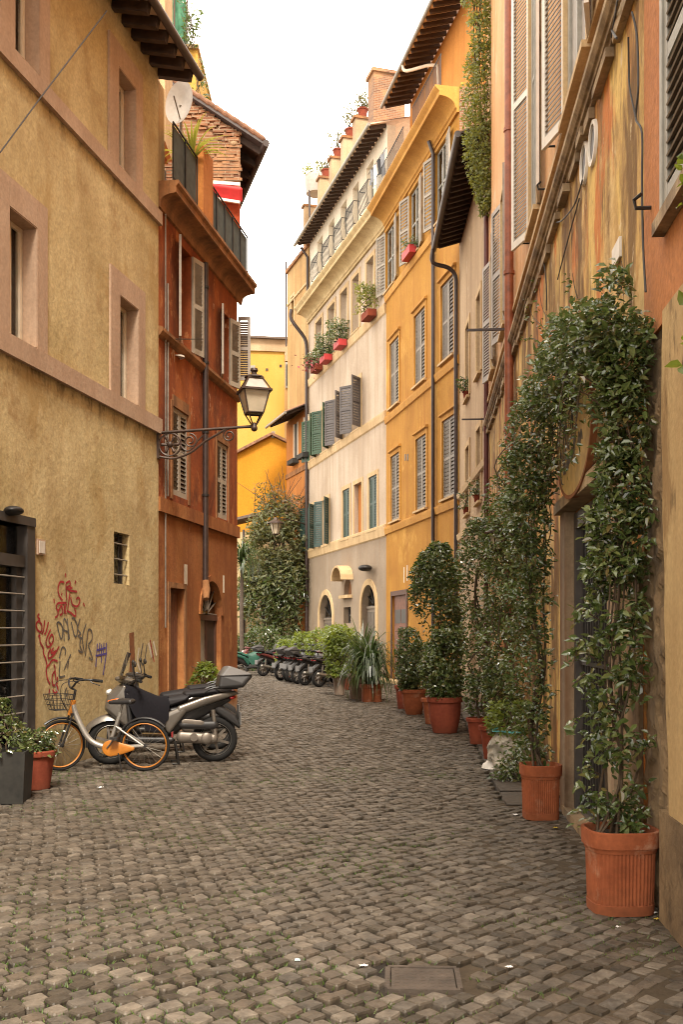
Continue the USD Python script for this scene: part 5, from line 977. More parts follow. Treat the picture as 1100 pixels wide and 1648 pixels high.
za = (17.15, np.mean([w[3] for w in ta])); ta = [(w[0], w[1], *za) for w in ta]
g1 = So(515, 536, 957, 1080); g1 = (g1[0], g1[1], 0, g1[3]); g2 = So(583, 606, 941, 1090); g2 = (g2[0], g2[1], 0, g2[3]); nic = So(554, 566, 930, 957); gw = So(553.5, 565, 977, 1003)
zlow = WH.z_of(508, 897)
pu, pl = sbox(0, zlow, WH.L, zw - .1), sbox(0, 0, WH.L, zlow)
for o in t1 + t2 + t3: pu = pu.difference(rect(o))
pl = pl.difference(arch_poly(g1[0], g1[1], -1, g1[3])).difference(arch_poly(g2[0], g2[1], -1, g2[3])).difference(rect(gw)).difference(arch_poly(nic[0], nic[1], nic[2], nic[3]))
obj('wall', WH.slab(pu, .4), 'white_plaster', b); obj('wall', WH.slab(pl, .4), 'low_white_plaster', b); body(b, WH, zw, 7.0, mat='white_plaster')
for o in t1 + t2 + t3: window(b, WH, o, .22, 'frame_white' if o in t3 else 'frame_grey', .06, 1, 2, sill='cream_stone', surround='cream_stone', sw=.16)
# open leaves
def pair(o, mat, a1=100, a2=100, k=1.0):
    hw = (o[1] - o[0]) / 2 * k
    shutter(b, WH, o[0] - .01, o[2], o[3], hw, math.radians(a1), 1, mat, pitch=.09); shutter(b, WH, o[1] + .01, o[2], o[3], hw, math.radians(a2), -1, mat, pitch=.09)
pair(t2[0], 'shutter_green', 138, 152, 1.05); pair(t2[1], 'shutter_green', 142, 147, 1.1); pair(t2[2], 'shutter_slate', 136, 150, 1.1); pair(t2[3], 'shutter_slate', 131, 144, 1.15)
pair(t1[0], 'shutter_bluegreen', 140, 149, 1.2); pair(t1[1], 'shutter_bluegreen', 145, 153, 1.1)
for o in (t1[2], t1[4]):
    hw = (o[1] - o[0]) / 2 - .004; shutter(b, WH, o[0] + .003, o[2], o[3], hw, 0, 1, 'shutter_bluegreen', d0=-.04, pitch=.09); shutter(b, WH, o[1] - .003, o[2], o[3], hw, 0, -1, 'shutter_bluegreen', d0=-.04, pitch=.09)
m = MB(); o = t1[3]; WH.box(m, o[0] + .004, o[1] - .004, o[2], o[3], -.18, -.15); obj('window_board', m, 'orange_plaster', b)
for z0, z1, mt in ((zlow, WH.z_of(508, 882), 'cream_stone'), (WH.z_of(510, 749), WH.z_of(510, 737), 'cream_stone'), (z3[0] - .42, z3[0] - .08, 'cream_stone')):
    m = WH.sweep([(.002, z0), (.05, z0 + .04), (.08, z1 - .06), (.08, z1), (.002, z1 + .04)], 0.006, WH.L); obj('string_course', m, mt, b)
obj('cornice', WH.sweep(cornice_prof(zcb, zcor - .004), 0.0, WH.L), 'cream_cornice', b)
# arched doors, niche with little roof, small window
for g_ in (g1, g2):
    c_, r_ = (g_[0] + g_[1]) / 2, (g_[1] - g_[0]) / 2; zsp = g_[3] - r_
    m = MB(); WH.box(m, g_[0] + .003, g_[1] - .003, .01, zsp, -.26, -.2); WH.box(m, g_[0] + .003, g_[1] - .003, zsp + .002, zsp + .09, -.28, -.16); dd = obj('arched_door', m, 'shutter_brown', b)
    obj('fanlight', WH.slab(arch_poly(g_[0] + .004, g_[1] - .004, zsp + .09, g_[3] - .004, r_ - .09), .01, -.22), 'window_glass', dd)
    for k in range(7): t = PI * k / 6; m = MB().tube([WH.pt(c_ + .12 * math.cos(t), zsp + .12 + .1 * math.sin(t), -.2), WH.pt(c_ + (r_ - .02) * math.cos(t), zsp + .08 + (r_ - .1) * math.sin(t), -.2)], .02, 5); obj('fanlight_bar', m, 'black_iron', dd)
    for k in range(4): a0_ = g_[0] + .06 + k * (2 * r_ - .1) / 4; m = MB(); WH.box(m, a0_, a0_ + (2 * r_ - .1) / 4 - .04, .15, zsp - .12, -.198, -.185); obj('door_panel', m, 'shutter_mud', dd)
    ring = arch_poly(g_[0] - .22, g_[1] + .22, 0, g_[3] + .22, r_ + .22).difference(arch_poly(g_[0], g_[1], -1, g_[3], r_)); obj('arch_surround', WH.slab(ring, .045, .047), 'cream_stone', b)
m = WH.slab(arch_poly(nic[0] + .003, nic[1] - .003, nic[2] + .003, nic[3] - .003), .03, -.2); obj('niche_back', m, 'dirty_orange_stone', b)
th_ = np.linspace(0, PI, 10); c_ = (nic[0] + nic[1]) / 2; r_ = (nic[1] - nic[0]) / 2 + .25
ring = Polygon([(c_ + r_ * math.cos(t), nic[3] - .1 + r_ * .75 * math.sin(t)) for t in th_] + [(c_ + (r_ - .1) * math.cos(t), nic[3] - .1 + (r_ - .1) * .75 * math.sin(t)) for t in th_[::-1]]); obj('niche_canopy', WH.slab(ring, .48, .482), 'cream_stone', b)
m = MB(); WH.box(m, nic[0] - .1, nic[1] + .1, nic[2] - .14, nic[2] - .02, .002, .2); obj('niche_ledge', m, 'cream_stone', b)
window(b, WH, gw, .2, 'frame_dark', .06, 1, 2)
# attic
zae = WH.z_of(487, 380, .6)
AW = Facade(tuple(WH.P0 - .05 * WH.n), tuple(WH.P1 - .05 * WH.n), 'right'); p = sbox(0.01, zw + .015, AW.L, zae + .2)
for o in ta: p = p.difference(rect(o))
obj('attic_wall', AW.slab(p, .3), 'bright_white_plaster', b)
for i, o in enumerate(ta):
    w = window(b, AW, o, .2, 'frame_grey', .05, 1, 2)
    m = MB()
    a0_, a1_ = o[0] - .12, o[1] + .12
    for a in np.linspace(a0_, a1_, 9): m.tube([AW.pt(a, 17.0, .22), AW.pt(a, 17.4, .30), AW.pt(a, 17.85, .24)], .012, 5)
    for z, d in ((17.0, .22), (17.85, .24)): m.tube([AW.pt(a0_, z, .0), AW.pt(a0_, z, d), AW.pt(a1_, z, d), AW.pt(a1_, z, .0)], .016, 5)
    obj('balconette_railing', m, 'black_iron', b)
eave(b, AW, zae, .62, 0, AW.L + .1, step=.33, slope=.28, rw=.09, rh=.12, soff='soffit_plank', gutter='grey_zinc', depth=3.0, many=True)
# rain pipe at the far corner
pe = WH.pt(WH.L - .02, 0, .05)
def WP(s_, z, d): return WH.pt(s_, z, d)
obj('drainpipe', MB().tube(smooth_path([WP(WH.L + .05, zcor - .05, .78), WP(WH.L + .05, zcor - .5, .78), WP(WH.L - .05, zcor - 1.3, .2), WP(WH.L - .05, zcor - 1.8, .1)], 4).tolist() + [WP(WH.L - .05, 8, .1), WP(WH.L - .05, .1, .1)], .08, 10), 'brown_pipe', b, smooth=50)
m = MB().tube([AW.pt(AW.L, zae, .4), AW.pt(AW.L, zae - .4, .1), AW.pt(AW.L, zw, .1)], .06, 8); obj('attic_downpipe', m, 'brown_pipe', b)
m = MB().hull([(*WH.px(588, 914, .35), .25, .3, .12), (*WH.px(588, 914, .05), .08, .1, .08)]); wl2 = thing('entrance_lamp', 'small dark hooded lamp above the nearer arched door of the white house', 'lamp', WH.px(588, 914), world=True); obj('hood', m, 'black_iron', wl2, smooth=60); m = MB().bar(WH.px(588, 914, 0), WH.px(588, 914, .3), .05); obj('arm', m, 'black_iron', wl2)
# washing on the attic balcony
ls = thing('laundry', 'dark and white washing hung out beside the attic of the white house', 'laundry', AW.pt(.5, zw + 2, .5), world=True)
c = AW.px(606, 262, .45); m = MB().tube([c + WH.d3 * -1.1, c + WH.d3 * .9], .012, 5); obj('line', m, 'cable_black', ls)
for k, (mt, w_, h_) in enumerate((('grey_cloth', .45, .8), ('scooter_seat', .4, .6), ('white_cloth', .4, .75), ('grey_cloth', .3, .5))):
    s0_ = -1.0 + k * .46; v, f = [], []
    for i in range(7):
        for j in range(7): v.append(c + WH.d3 * (s0_ + w_ * i / 6) - WH.z3 * h_ * j / 6 + WH.n3 * .04 * math.sin(i * 1.3 + j * .5 + k))
    for i in range(6):
        for j in range(6): a = i * 7 + j; f += [(a, a + 7, a + 8), (a, a + 8, a + 1)]
    obj('cloth', (np.array(v), np.array(f)), mt, ls, smooth=True)
# pedestals and chimneys on the white roof
for i, (u0, u1, vt, vb_) in enumerate(((575, 593, 176, 225), (555, 573, 208, 250), (537, 552, 240, 285), (518, 533, 272, 315), (496, 506, 316, 360))):
    d_ = -.7; um = (u0 + u1) / 2; s_ = WH.s_of(um, d_); z_ = WH.z_of(um, vt + 16, d_); hw = .5 * abs(WH.s_of(u1, d_) - WH.s_of(u0, d_)) * .26
    ch = thing('roof_pedestal', ['brick roof pier nearest the yellow house, carrying a flowerpot', 'second brick roof pier above the white eaves, with a potted plant', 'third brick roof pier above the white eaves, with reddish pot', 'fourth roof pier, low and pale, beside the water tank', 'farthest slim chimney above the end of the white eaves'][i], 'roof pier' if i < 4 else 'chimney', WH.pt(s_, z_ - 2, d_), world=True, group=None)
    m = MB(); WH.box(m, s_ - hw, s_ + hw, z_ - 1.9, z_ - .1, d_ - .35, d_ + .35); obj('shaft', m, 'beige_plaster', ch); m = MB(); WH.box(m, s_ - hw - .05, s_ + hw + .05, z_ - .098, z_, d_ - .42, d_ + .42); obj('cap', m, 'dirty_orange_stone', ch)
d_ = -1.0; s_ = WH.s_of(622, d_); z_ = WH.z_of(622, 122, d_)
ch = thing('brick_roof_chimney', 'large brick chimney block between the white and yellow roofs', 'chimney', WH.pt(s_, z_ - 2, d_), world=True)
m = MB(); WH.box(m, s_ - .35, s_ + .35, z_ - 2.6, z_ - .12, d_ - .6, d_ + .6); obj('stack', m, 'brick_wall', ch); m = MB(); WH.box(m, s_ - .42, s_ + .42, z_ - .118, z_, d_ - .68, d_ + .68); obj('cap', m, 'brick_wall', ch)
m = MB(); c = WH.px(509, 297, -.6); m.lathe([(.0001, -.5), (.45, -.45), (.5, 0), (.5, .35), (.42, .45), (.0001, .5)], 16, c); tk = thing('water_tank', 'round pale water tank on the far end of the white roof', 'tank', c, world=True); obj('tank', m, 'dish_grey', tk, smooth=40); m = MB()
for s1 in (-1, 1):
    for s2 in (-1, 1): m.tube([c + [.3 * s1, .3 * s2, -1.6], c + [.3 * s1, .3 * s2, -.4]], .04, 6)
obj('stand', m, 'gutter_brown', tk)

# ================================================================= far end of the street
TN = Facade((-1.48, 44.72), (-2.61, 48.03), 'right')
b = thing('tan_house', 'tall narrow tan house beyond the far corner of the white one', 'building', (-1.48, 44.72, 0), world=True)
zt_ = TN.z_of(466, 437); o = TN.opening(469.5, 474, 478, 520); p = sbox(0, 0, TN.L, zt_).difference(rect(o)); o2_ = TN.opening(472, 478, 600, 640)
obj('wall', TN.slab(p, .4), 'tan_plaster', b); body(b, TN, zt_ - .1, 7, mat='tan_plaster'); window(b, TN, o, .15, 'frame_dark', .05, 1, 2, surround='cream_stone')
m = MB(); TN.box(m, -.02, TN.L + .06, zt_, zt_ + .15, -.5, .1); obj('parapet_cap', m, 'dirty_orange_stone', b)
m = MB(); TN.box(m, 0.01, TN.L, zt_ - 1.6, zt_ - 1.5, .002, .05); obj('string_course', m, 'cream_stone', b)
m = MB().tube([TN.pt(TN.L + .06, zt_ - 3.5, .05), TN.pt(TN.L + .06, zt_ + .6, .05)], .04, 6); obj('mast', m, 'gutter_brown', b)
b = thing('orange_house', 'low orange house with tiled eaves at the foot of the tan one', 'building', (-1.48, 44.72, 0), world=True)
ON = Facade(tuple(TN.P0 + .06 * TN.n), tuple(TN.P1 + .06 * TN.n), 'right'); zo_ = ON.z_of(480, 668)
wo = [ON.opening(473, 480.5, 682, 742), ON.opening(489, 497, 668, 728)]; wo = [(w[0], w[1], *np.mean([w_[2:] for w_ in wo], 0)) for w in wo]; p = sbox(.02, 0, ON.L, zo_)
do = ON.opening(471, 480, 872, 1070); p = p.difference(sbox(do[0], -1, do[1], do[3]))
for o in wo: p = p.difference(rect(o))
obj('wall', ON.slab(p, .05), 'orange_plaster', b)
for o in wo: m = MB(); ON.box(m, o[0] + .003, o[1] - .003, o[2] + .003, o[3] - .003, -.045, -.03); w = obj('window', m, 'dark_room', b); m = MB(); ON.box(m, o[0] + .01, o[0] + .12, o[2] + .01, o[3] - .01, -.028, .02); ON.box(m, o[1] - .12, o[1] - .01, o[2] + .01, o[3] - .01, -.028, .02); obj('frame', m, 'frame_white', w); m = MB(); ON.box(m, o[0] - .1, o[1] + .1, o[2] - .22, o[2] - .01, .002, .3); obj('window_box', m, 'black_planter', w)
m = MB(); ON.box(m, do[0] + .003, do[1] - .003, .01, do[3], -.045, -.03); obj('door', m, 'dark_wood', b)
z_ = ON.z_of(480, 758); m = MB(); ON.box(m, .02, ON.L, z_ - .12, z_ + .1, .002, .05); obj('string_course', m, 'dirty_orange_stone', b)
eave(b, ON, zo_ - .35, .95, .1, ON.L, step=.4, slope=.45, rw=.1, rh=.12, soff='dark_wood', gutter='grey_zinc', depth=.1, many=True)
b = thing('lemon_house', 'bright yellow house with grey gable parapet closing the street', 'building', (-4.5, 52, 0), world=True)
X = lambda u, y: (u - CX) / F * y
Zv = lambda v, y: EYE - (v - HY) / F * y
obj('wall', prism([(X(340, 52), 0), (X(458, 52), 0), (X(458, 52), Zv(567, 52)), (X(340, 52), Zv(563, 52))], 52, (0, 6, 0)), 'lemon_plaster', b)
obj('parapet', prism([(X(340, 52), Zv(563, 52) + .004), (X(459, 52), Zv(567, 52) + .004), (X(459, 52), Zv(582, 52)), (X(467.5, 52), Zv(582, 52)), (X(467.5, 52), Zv(548, 52)), (X(340, 52), Zv(573, 52) + 1.0)], 51.9, (0, .4, 0)), 'beige_plaster', b)
m = MB().bar((X(340, 52), 51.95, Zv(573, 52) + 1.02), (X(469, 52), 51.95, Zv(548, 52) + .03), .5, .1); obj('roof_edge', m, 'roof_edge', b)
obj('wall', prism([(X(458, 52) + .004, 0), (X(472, 52), 0), (X(472, 52), Zv(583, 52)), (X(458, 52) + .004, Zv(583, 52))], 51.95, (0, 5, 0)), 'tan_plaster', b)
m = MB().box((X(460, 52), 51.86, Zv(625, 52)), (X(465, 52), 51.945, Zv(584, 52))); w = obj('window', m, 'frame_grey', b); m = MB().box((X(461, 52), 51.83, Zv(622, 52)), (X(464, 52), 51.855, Zv(588, 52))); obj('pane', m, 'dark_room', w)
for uu, vv in ((430, 595), (452, 589)): m = MB().box((X(uu, 52) - .06, 51.97, Zv(vv, 52) - .06), (X(uu, 52) + .06, 52.02, Zv(vv, 52) + .06)); obj('wall_anchor', m, 'dark_wood', b)
m = MB().box((X(404, 52), 51.9, Zv(600, 52)), (X(411, 52), 51.99, Zv(589, 52))); obj('small_window', m, 'frame_grey', b)
m = MB().box((X(463, 53.5), 53.4, Zv(550, 53.5) - .8), (X(470, 53.5), 54, Zv(510, 53.5))); obj('chimney', m, 'bright_white_plaster', b)
b = thing('saffron_house', 'small gabled saffron yellow house in front of the lemon one', 'building', (-4.5, 49.3, 0), world=True)
obj('wall', prism([(X(340, 49.3), 0), (X(467, 49.3), 0), (X(467, 49.3), Zv(716, 49.3)), (X(437, 49.3), Zv(702, 49.3)), (X(340, 49.3), Zv(752, 49.3))], 49.3, (0, 2.6, 0)), 'saffron_plaster', b)
for a, c in (((340, 750), (438, 699)), ((438, 699), (469, 714))): m = MB().bar((X(a[0], 49.3), 50.5, Zv(a[1], 49.3)), (X(c[0], 49.3), 50.5, Zv(c[1], 49.3)), 2.9, .12, up=(0, 0, 1)); obj('roof', m, 'roof_tile', b)
m = MB().tube([(X(440, 49.3), 49.25, Zv(695, 49.3)), (X(440, 49.3), 49.25, Zv(705, 49.3))], .09, 8); obj('flue', m, 'grey_zinc', b)
b = thing('creeper_house', 'low cream house almost hidden under the creeper', 'building', (-3.5, 46.9, 0), world=True)
obj('wall', prism([(-8, 0), (-2.35, 0), (-2.35, 6.4), (-8, 6.4)], 46.9, (0, 2, 0)), 'cream_stone', b)
m = MB().bar((-8, 47.6, 6.3), (-2.35, 47.6, 7.6), 1.9, .12); obj('roof', m, 'roof_edge', b)
m = MB().tube([(X(392, 46.7), 46.8, 0), (X(392, 46.7), 46.8, 6.5)], .06, 8); obj('drainpipe', m, 'gutter_brown', b)

# ================================================================= wall lantern on its scrolled bracket
lw0 = YL.px(254, 700, 0.0); out = np.array([1.0, -0.10, 0]); out /= np.linalg.norm(out)
ln = thing('street_lantern', 'large wrought iron street lantern on a scrolled bracket at the ochre house corner', 'street lamp', lw0, world=True)
def LP(x, z, y=0.0): return lw0 + out * x + np.array([-out[1], out[0], 0]) * y + np.array([0, 0, z])
obj('arm', MB().tube([LP(0, .03), LP(1.48, .10)], .022, 8), 'lamp_brown', ln, smooth=50)
obj('wall_plate', MB().bar(LP(.01, .08), LP(.01, -.36), .10, .03, up=tuple(out)), 'lamp_brown', ln)
def spiral(cx, cz, r0, r1, a0, a1, n=26): return [LP(cx + (r0 + (r1 - r0) * t) * math.cos(a0 + (a1 - a0) * t), cz + (r0 + (r1 - r0) * t) * math.sin(a0 + (a1 - a0) * t)) for t in np.linspace(0, 1, n)]
obj('scroll', MB().tube(spiral(.19, -.15, .17, .17, 0, 2 * PI * .98, 30), .014, 6), 'lamp_brown', ln, smooth=50)
for k in range(6): a = k * PI / 3; obj('leaf_ornament', MB().hull([(*LP(.19 + .05 * math.cos(a), -.15 + .05 * math.sin(a)), .014), (*LP(.19 + .12 * math.cos(a), -.15 + .12 * math.sin(a)), .026)], 1), 'lamp_brown', ln, smooth=60)
obj('rosette', MB().hull([(*LP(.19, -.15), .05)], 1), 'lamp_brown', ln, smooth=60)
obj('scroll', MB().tube(spiral(.50, -.10, .11, .03, PI / 2, PI / 2 - 3.2 * PI), .013, 6), 'lamp_brown', ln, smooth=50)
obj('scroll', MB().tube(spiral(1.10, -.03, .10, .03, PI / 2, PI / 2 + 3.0 * PI), .013, 6), 'lamp_brown', ln, smooth=50)
obj('brace', MB().tube(smooth_path([LP(.03, -.33), LP(.25, -.36), LP(.5, -.28), LP(.72, -.12), LP(.9, -.02), LP(1.05, .07)], 5), .018, 6), 'lamp_brown', ln, smooth=50)
obj('scroll', MB().tube(smooth_path([LP(.30, -.05), LP(.38, -.2), LP(.46, -.25), LP(.55, -.2), LP(.62, -.1), LP(.70, -.02)], 5), .012, 6), 'lamp_brown', ln, smooth=50)
lc = LP(1.48, .07); zb, zt2, zc2 = .22, .55, .62; rb, rt2 = .115, .195
obj('socket', MB().hull([(*(lc + [0, 0, 0]), .05), (*(lc + [0, 0, .06]), .03)]), 'lamp_brown', ln, smooth=60)
rot = math.radians(18)
def cn(r, k): a = rot + PI / 4 + k * PI / 2; return np.array([math.cos(a) * r * 1.414, math.sin(a) * r * 1.414, 0])
m = MB()
for k in range(4): m.tube([lc + cn(.03, k) + [0, 0, .05], lc + cn(rb, k) + [0, 0, zb]], .011, 5); m.tube([lc + cn(rb, k) + [0, 0, zb], lc + cn(rt2, k) + [0, 0, zt2]], .013, 5)
for k in range(4):
    m.tube([lc + cn(rb, k) + [0, 0, zb], lc + cn(rb, k + 1) + [0, 0, zb]], .014, 5); m.bar(lc + cn(rt2 + .02, k) + [0, 0, zt2], lc + cn(rt2 + .02, k + 1) + [0, 0, zt2], .035, .03)
    m.bar(lc + cn(.105, k) + [0, 0, .74], lc + cn(.105, k + 1) + [0, 0, .74], .03, .025); m.tube([lc + cn(rt2 + .01, k) + [0, 0, zt2 + .01], lc + cn(.105, k) + [0, 0, .74]], .012, 5)
fr = obj('lantern_frame', m, 'lamp_brown', ln)
for k in range(4):
    a_, c_ = cn(rb - .006, k), cn(rb - .006, k + 1); a2, c2 = cn(rt2 - .006, k), cn(rt2 - .006, k + 1)
    obj('glass_pane', MB().add([lc + a_ + [0, 0, zb], lc + c_ + [0, 0, zb], lc + c2 + [0, 0, zt2], lc + a2 + [0, 0, zt2], lc + a_ * .97 + [0, 0, zb], lc + c_ * .97 + [0, 0, zb], lc + c2 * .98 + [0, 0, zt2], lc + a2 * .98 + [0, 0, zt2]], [(0, 1, 2), (0, 2, 3), (4, 6, 5), (4, 7, 6)]), 'lamp_glass', fr)
    a_, c_ = cn(rt2 - .01, k), cn(rt2 - .01, k + 1); a2, c2 = cn(.10, k), cn(.10, k + 1)
    obj('hood_pane', MB().add([lc + a_ + [0, 0, zt2 + .01], lc + c_ + [0, 0, zt2 + .01], lc + c2 + [0, 0, .735], lc + a2 + [0, 0, .735]], [(0, 1, 2), (0, 2, 3)]), 'dish_grey', fr)
m = MB().lathe([(.0001, .90), (.05, .895), (.06, .86), (.035, .83), (.05, .80), (.14, .775), (.15, .755), (.0001, .755)], 14, lc); obj('cap', m, 'lamp_brown', ln, smooth=50)
# lantern by the creeper, small lantern among the near climbers
def small_lantern(name, label, wallp, outv, L, s, group=None):
    t = thing(name, label, 'street lamp', wallp, world=True); outv = unit(outv); c = wallp + outv * L
    obj('arm', MB().tube(smooth_path([wallp, wallp + outv * L * .5 + [0, 0, .12 * s], c + [0, 0, .1 * s]], 5), .02 * s + .006, 6), 'lamp_brown', t, smooth=50)
    m = MB().lathe([(.0001, -.62 * s), (.14 * s, -.6 * s), (.27 * s, -.12 * s), (.0001, -.1 * s)], 6, c); obj('glass', m, 'lamp_glass', t)
    m = MB().lathe([(.0001, .16 * s), (.08 * s, .14 * s), (.12 * s, .04 * s), (.38 * s, -.08 * s), (.39 * s, -.13 * s), (.0001, -.095 * s)], 6 if s < .6 else 16, c); h = obj('hood', m, 'lamp_brown', t, smooth=30)
    m = MB()
    for k in range(6): a = k * PI / 3; m.tube([c + [.275 * s * math.cos(a), .275 * s * math.sin(a), -.12 * s], c + [.145 * s * math.cos(a), .145 * s * math.sin(a), -.61 * s]], .014 * s + .002, 5)
    m.lathe([(.0001, -.68 * s), (.1 * s, -.66 * s), (.16 * s, -.6 * s), (.15 * s, -.595 * s)], 6, c); obj('frame', m, 'lamp_brown', t)
    return t
c_ = np.array([(444 - CX) / F * 43.2, 43.2, Zv(838, 43.2)]); wp = ON.pt(.1, c_[2], 0)
small_lantern('hanging_lantern', 'round hooded lantern hanging in front of the creeper', wp, c_ - wp, np.linalg.norm(c_ - wp), .95)
c_ = np.array([(801 - CX) / F * 12.4, 12.4, Zv(852, 12.4)]); wp = RN.pt(sy(12.5), c_[2] + .05, .01)
small_lantern('small_wall_lantern', 'small six-sided lantern half hidden in the climbing jasmine', wp, c_ - wp, np.linalg.norm(c_ - wp), .42)

# ================================================================= bicycle
bk = thing('bicycle', 'silver and orange hire bicycle leaning by the ochre wall with orange rims', 'bicycle', (-2.785, 11.62, 0.0), PI - .03)
r = .298
def wheel(name, c, steer, lean=0.0):
    ca, sa = math.cos(steer), math.sin(steer); Rz = np.array([[ca, -sa, 0], [sa, ca, 0], [0, 0, 1]])
    def T(m): v, f = m.arrays(); return v @ Rz.T + c, f
    w = obj(name, T(torus(r - .018, .018, 40, 8)), 'tyre', bk, smooth=60)
    obj('rim', T(torus(r - .043, .010, 40, 8, squash=1.5)), 'orange_rim', w, smooth=60)
    m = MB()
    for k in range(20): a = k * PI / 10; s_ = .02 if k % 2 else -.02; m.tube([(.02 * math.cos(a + .5), s_, .02 * math.sin(a + .5)), ((r - .05) * math.cos(a), 0, (r - .05) * math.sin(a))], .0022, 4)
    obj('spokes', T(m), 'steel', w, kind='stuff'); m = MB().tube([(0, -.05, 0), (0, .05, 0)], .022, 10); obj('hub', T(m), 'black_plastic', w, smooth=50)
    return w
rh, fh = np.array([-.485, 0, r]), np.array([.50, 0, r]); steer = math.radians(38)
wheel('rear_wheel', rh, 0.0); wheel('front_wheel', fh, steer)
hd, hb, bb = np.array([.36, 0, .80]), np.array([.385, 0, .70]), np.array([-.06, 0, .275])
obj('frame', MB().tube(smooth_path([hd - [.0, 0, .03], [.30, 0, .60], [.19, 0, .40], [.08, 0, .31], bb], 6), .032, 10), 'bike_silver', bk, smooth=60)
obj('head_tube', MB().tube([hb - [-.01, 0, .05], hd + [-.01, 0, .03]], .03, 10), 'bike_orange', bk, smooth=60)
for s in (-1, 1): obj('chain_stay', MB().tube([bb + [0, s * .03, 0], rh + [0, s * .055, 0]], .017, 8), 'bike_silver', bk, smooth=60); obj('seat_stay', MB().tube([[-.15, s * .02, .52], rh + [0, s * .055, 0]], .012, 8), 'bike_silver', bk, smooth=60)
obj('seat_tube', MB().tube([bb, [-.20, 0, .68]], .022, 10), 'bike_silver', bk, smooth=60); obj('seat_post', MB().tube([[-.195, 0, .66], [-.225, 0, .78]], .014, 8), 'steel', bk, smooth=60)
obj('saddle', MB().hull([(-.33, .07, .81, .03), (-.33, -.07, .81, .03), (-.23, 0, .815, .035), (-.08, 0, .80, .022)]), 'black_plastic', bk, smooth=60)
cs, sn = math.cos(steer), math.sin(steer); fx, lt_ = np.array([cs, sn, 0]), np.array([-sn, cs, 0])
for s in (-1, 1): obj('fork_blade', MB().tube(smooth_path([hb + lt_ * s * .045 + [0, 0, -.04], hb + lt_ * s * .052 + [.03, 0, -.14], fh + lt_ * s * .052], 4), .013, 8), 'black_plastic', bk, smooth=60)
obj('fork_crown', MB().bar(hb + lt_ * .055 + [0, 0, -.04], hb - lt_ * .055 + [0, 0, -.04], .03), 'black_plastic', bk); obj('stem', MB().tube([hd, hd + [-.03, 0, .14], hd + fx * .05 + [-.03, 0, .17]], .016, 8), 'black_plastic', bk, smooth=60)
hc = hd + fx * .05 + np.array([-.03, 0, .17])
for s in (-1, 1):
    p = smooth_path([hc, hc + lt_ * s * .06 + [0, 0, .02], hc + lt_ * s * .15 - fx * .03 + [0, 0, .09], hc + lt_ * s * .26 - fx * .12 + [0, 0, .10], hc + lt_ * s * .30 - fx * .24 + [0, 0, .08]], 5); hbar = obj('handlebar', MB().tube(p, .012, 8), 'black_plastic', bk, smooth=60)
    obj('grip', MB().tube([p[-5], p[-1] - fx * .02], .017, 8), 'tyre', hbar, smooth=60); obj('brake_lever', MB().tube([p[-6] - [0, 0, .01], p[-5] + lt_ * s * .02 - [0, 0, .035], p[-2] + lt_ * s * .02 - [0, 0, .05]], .006, 5), 'black_plastic', hbar)
m = MB(); bc_ = hd + fx * .17 + np.array([0, 0, -.02])
for z, w_, d_ in ((-.06, .10, .08), (.0, .125, .10), (.06, .14, .12), (.12, .155, .13)):
    q = [bc_ + lt_ * a * w_ + fx * c * d_ + [0, 0, z] for a, c in ((-1, -1), (1, -1), (1, 1), (-1, 1))]; m.tube(q + [q[0]], .004, 5)
for t in np.linspace(-1, 1, 6):
    m.tube([bc_ + lt_ * t * .155 + fx * .13 + [0, 0, .12], bc_ + lt_ * t * .10 + fx * .08 + [0, 0, -.06], bc_ + lt_ * t * .10 - fx * .08 + [0, 0, -.06], bc_ + lt_ * t * .155 - fx * .13 + [0, 0, .12]], .003, 4)
    for s in (-1, 1): m.tube([bc_ + lt_ * s * .155 + fx * t * .13 + [0, 0, .12], bc_ + lt_ * s * .10 + fx * t * .08 + [0, 0, -.06]], .003, 4)
obj('basket', m, 'black_plastic', bk)
obj('rear_mudguard', MB().tube([rh + [(r + .022) * math.cos(a), 0, (r + .022) * math.sin(a)] for a in np.linspace(.15, 2.4, 16)], .016, 6), 'black_plastic', bk, smooth=60)
obj('front_mudguard', MB().tube([fh + fx * (r + .022) * math.cos(a) + [0, 0, (r + .022) * math.sin(a)] for a in np.linspace(.9, 3.3, 14)], .016, 6), 'black_plastic', bk, smooth=60)
m = MB().hull([(-.06, -.055, .265, .085, .016, .085), (-.20, -.06, .26, .06, .014, .05), (-.30, -.06, .27, .04, .012, .03)]); obj('chain_case', m, 'bike_orange', bk, smooth=60)
m = MB().hull([(-.10, .06, .27, .10, .012, .095), (-.22, .06, .25, .06, .012, .05), (-.34, .062, .27, .04, .012, .03)]); obj('chain_case', m, 'bike_orange', bk, smooth=60)
m = MB().tube([bb + [0, -.06, 0], bb + [0, .06, 0]], .02, 8); m.bar(bb + [0, -.075, 0], bb + [.10, -.085, -.12], .018, .012); m.bar(bb + [0, .075, 0], bb + [-.10, .085, .12], .018, .012); ck = obj('crank', m, 'steel', bk)
for s in (-1, 1): obj('pedal', MB().box(bb + [s * -.10 - .045 if s > 0 else .10 - .045, s * .13 - .045, s * .12 - .012], bb + [s * -.10 + .045 if s > 0 else .10 + .045, s * .13 + .045, s * .12 + .012]), 'black_plastic', ck)
obj('kickstand', MB().tube([bb + [-.12, .05, -.03], [-.26, .16, .01]], .008, 6), 'black_iron', bk)

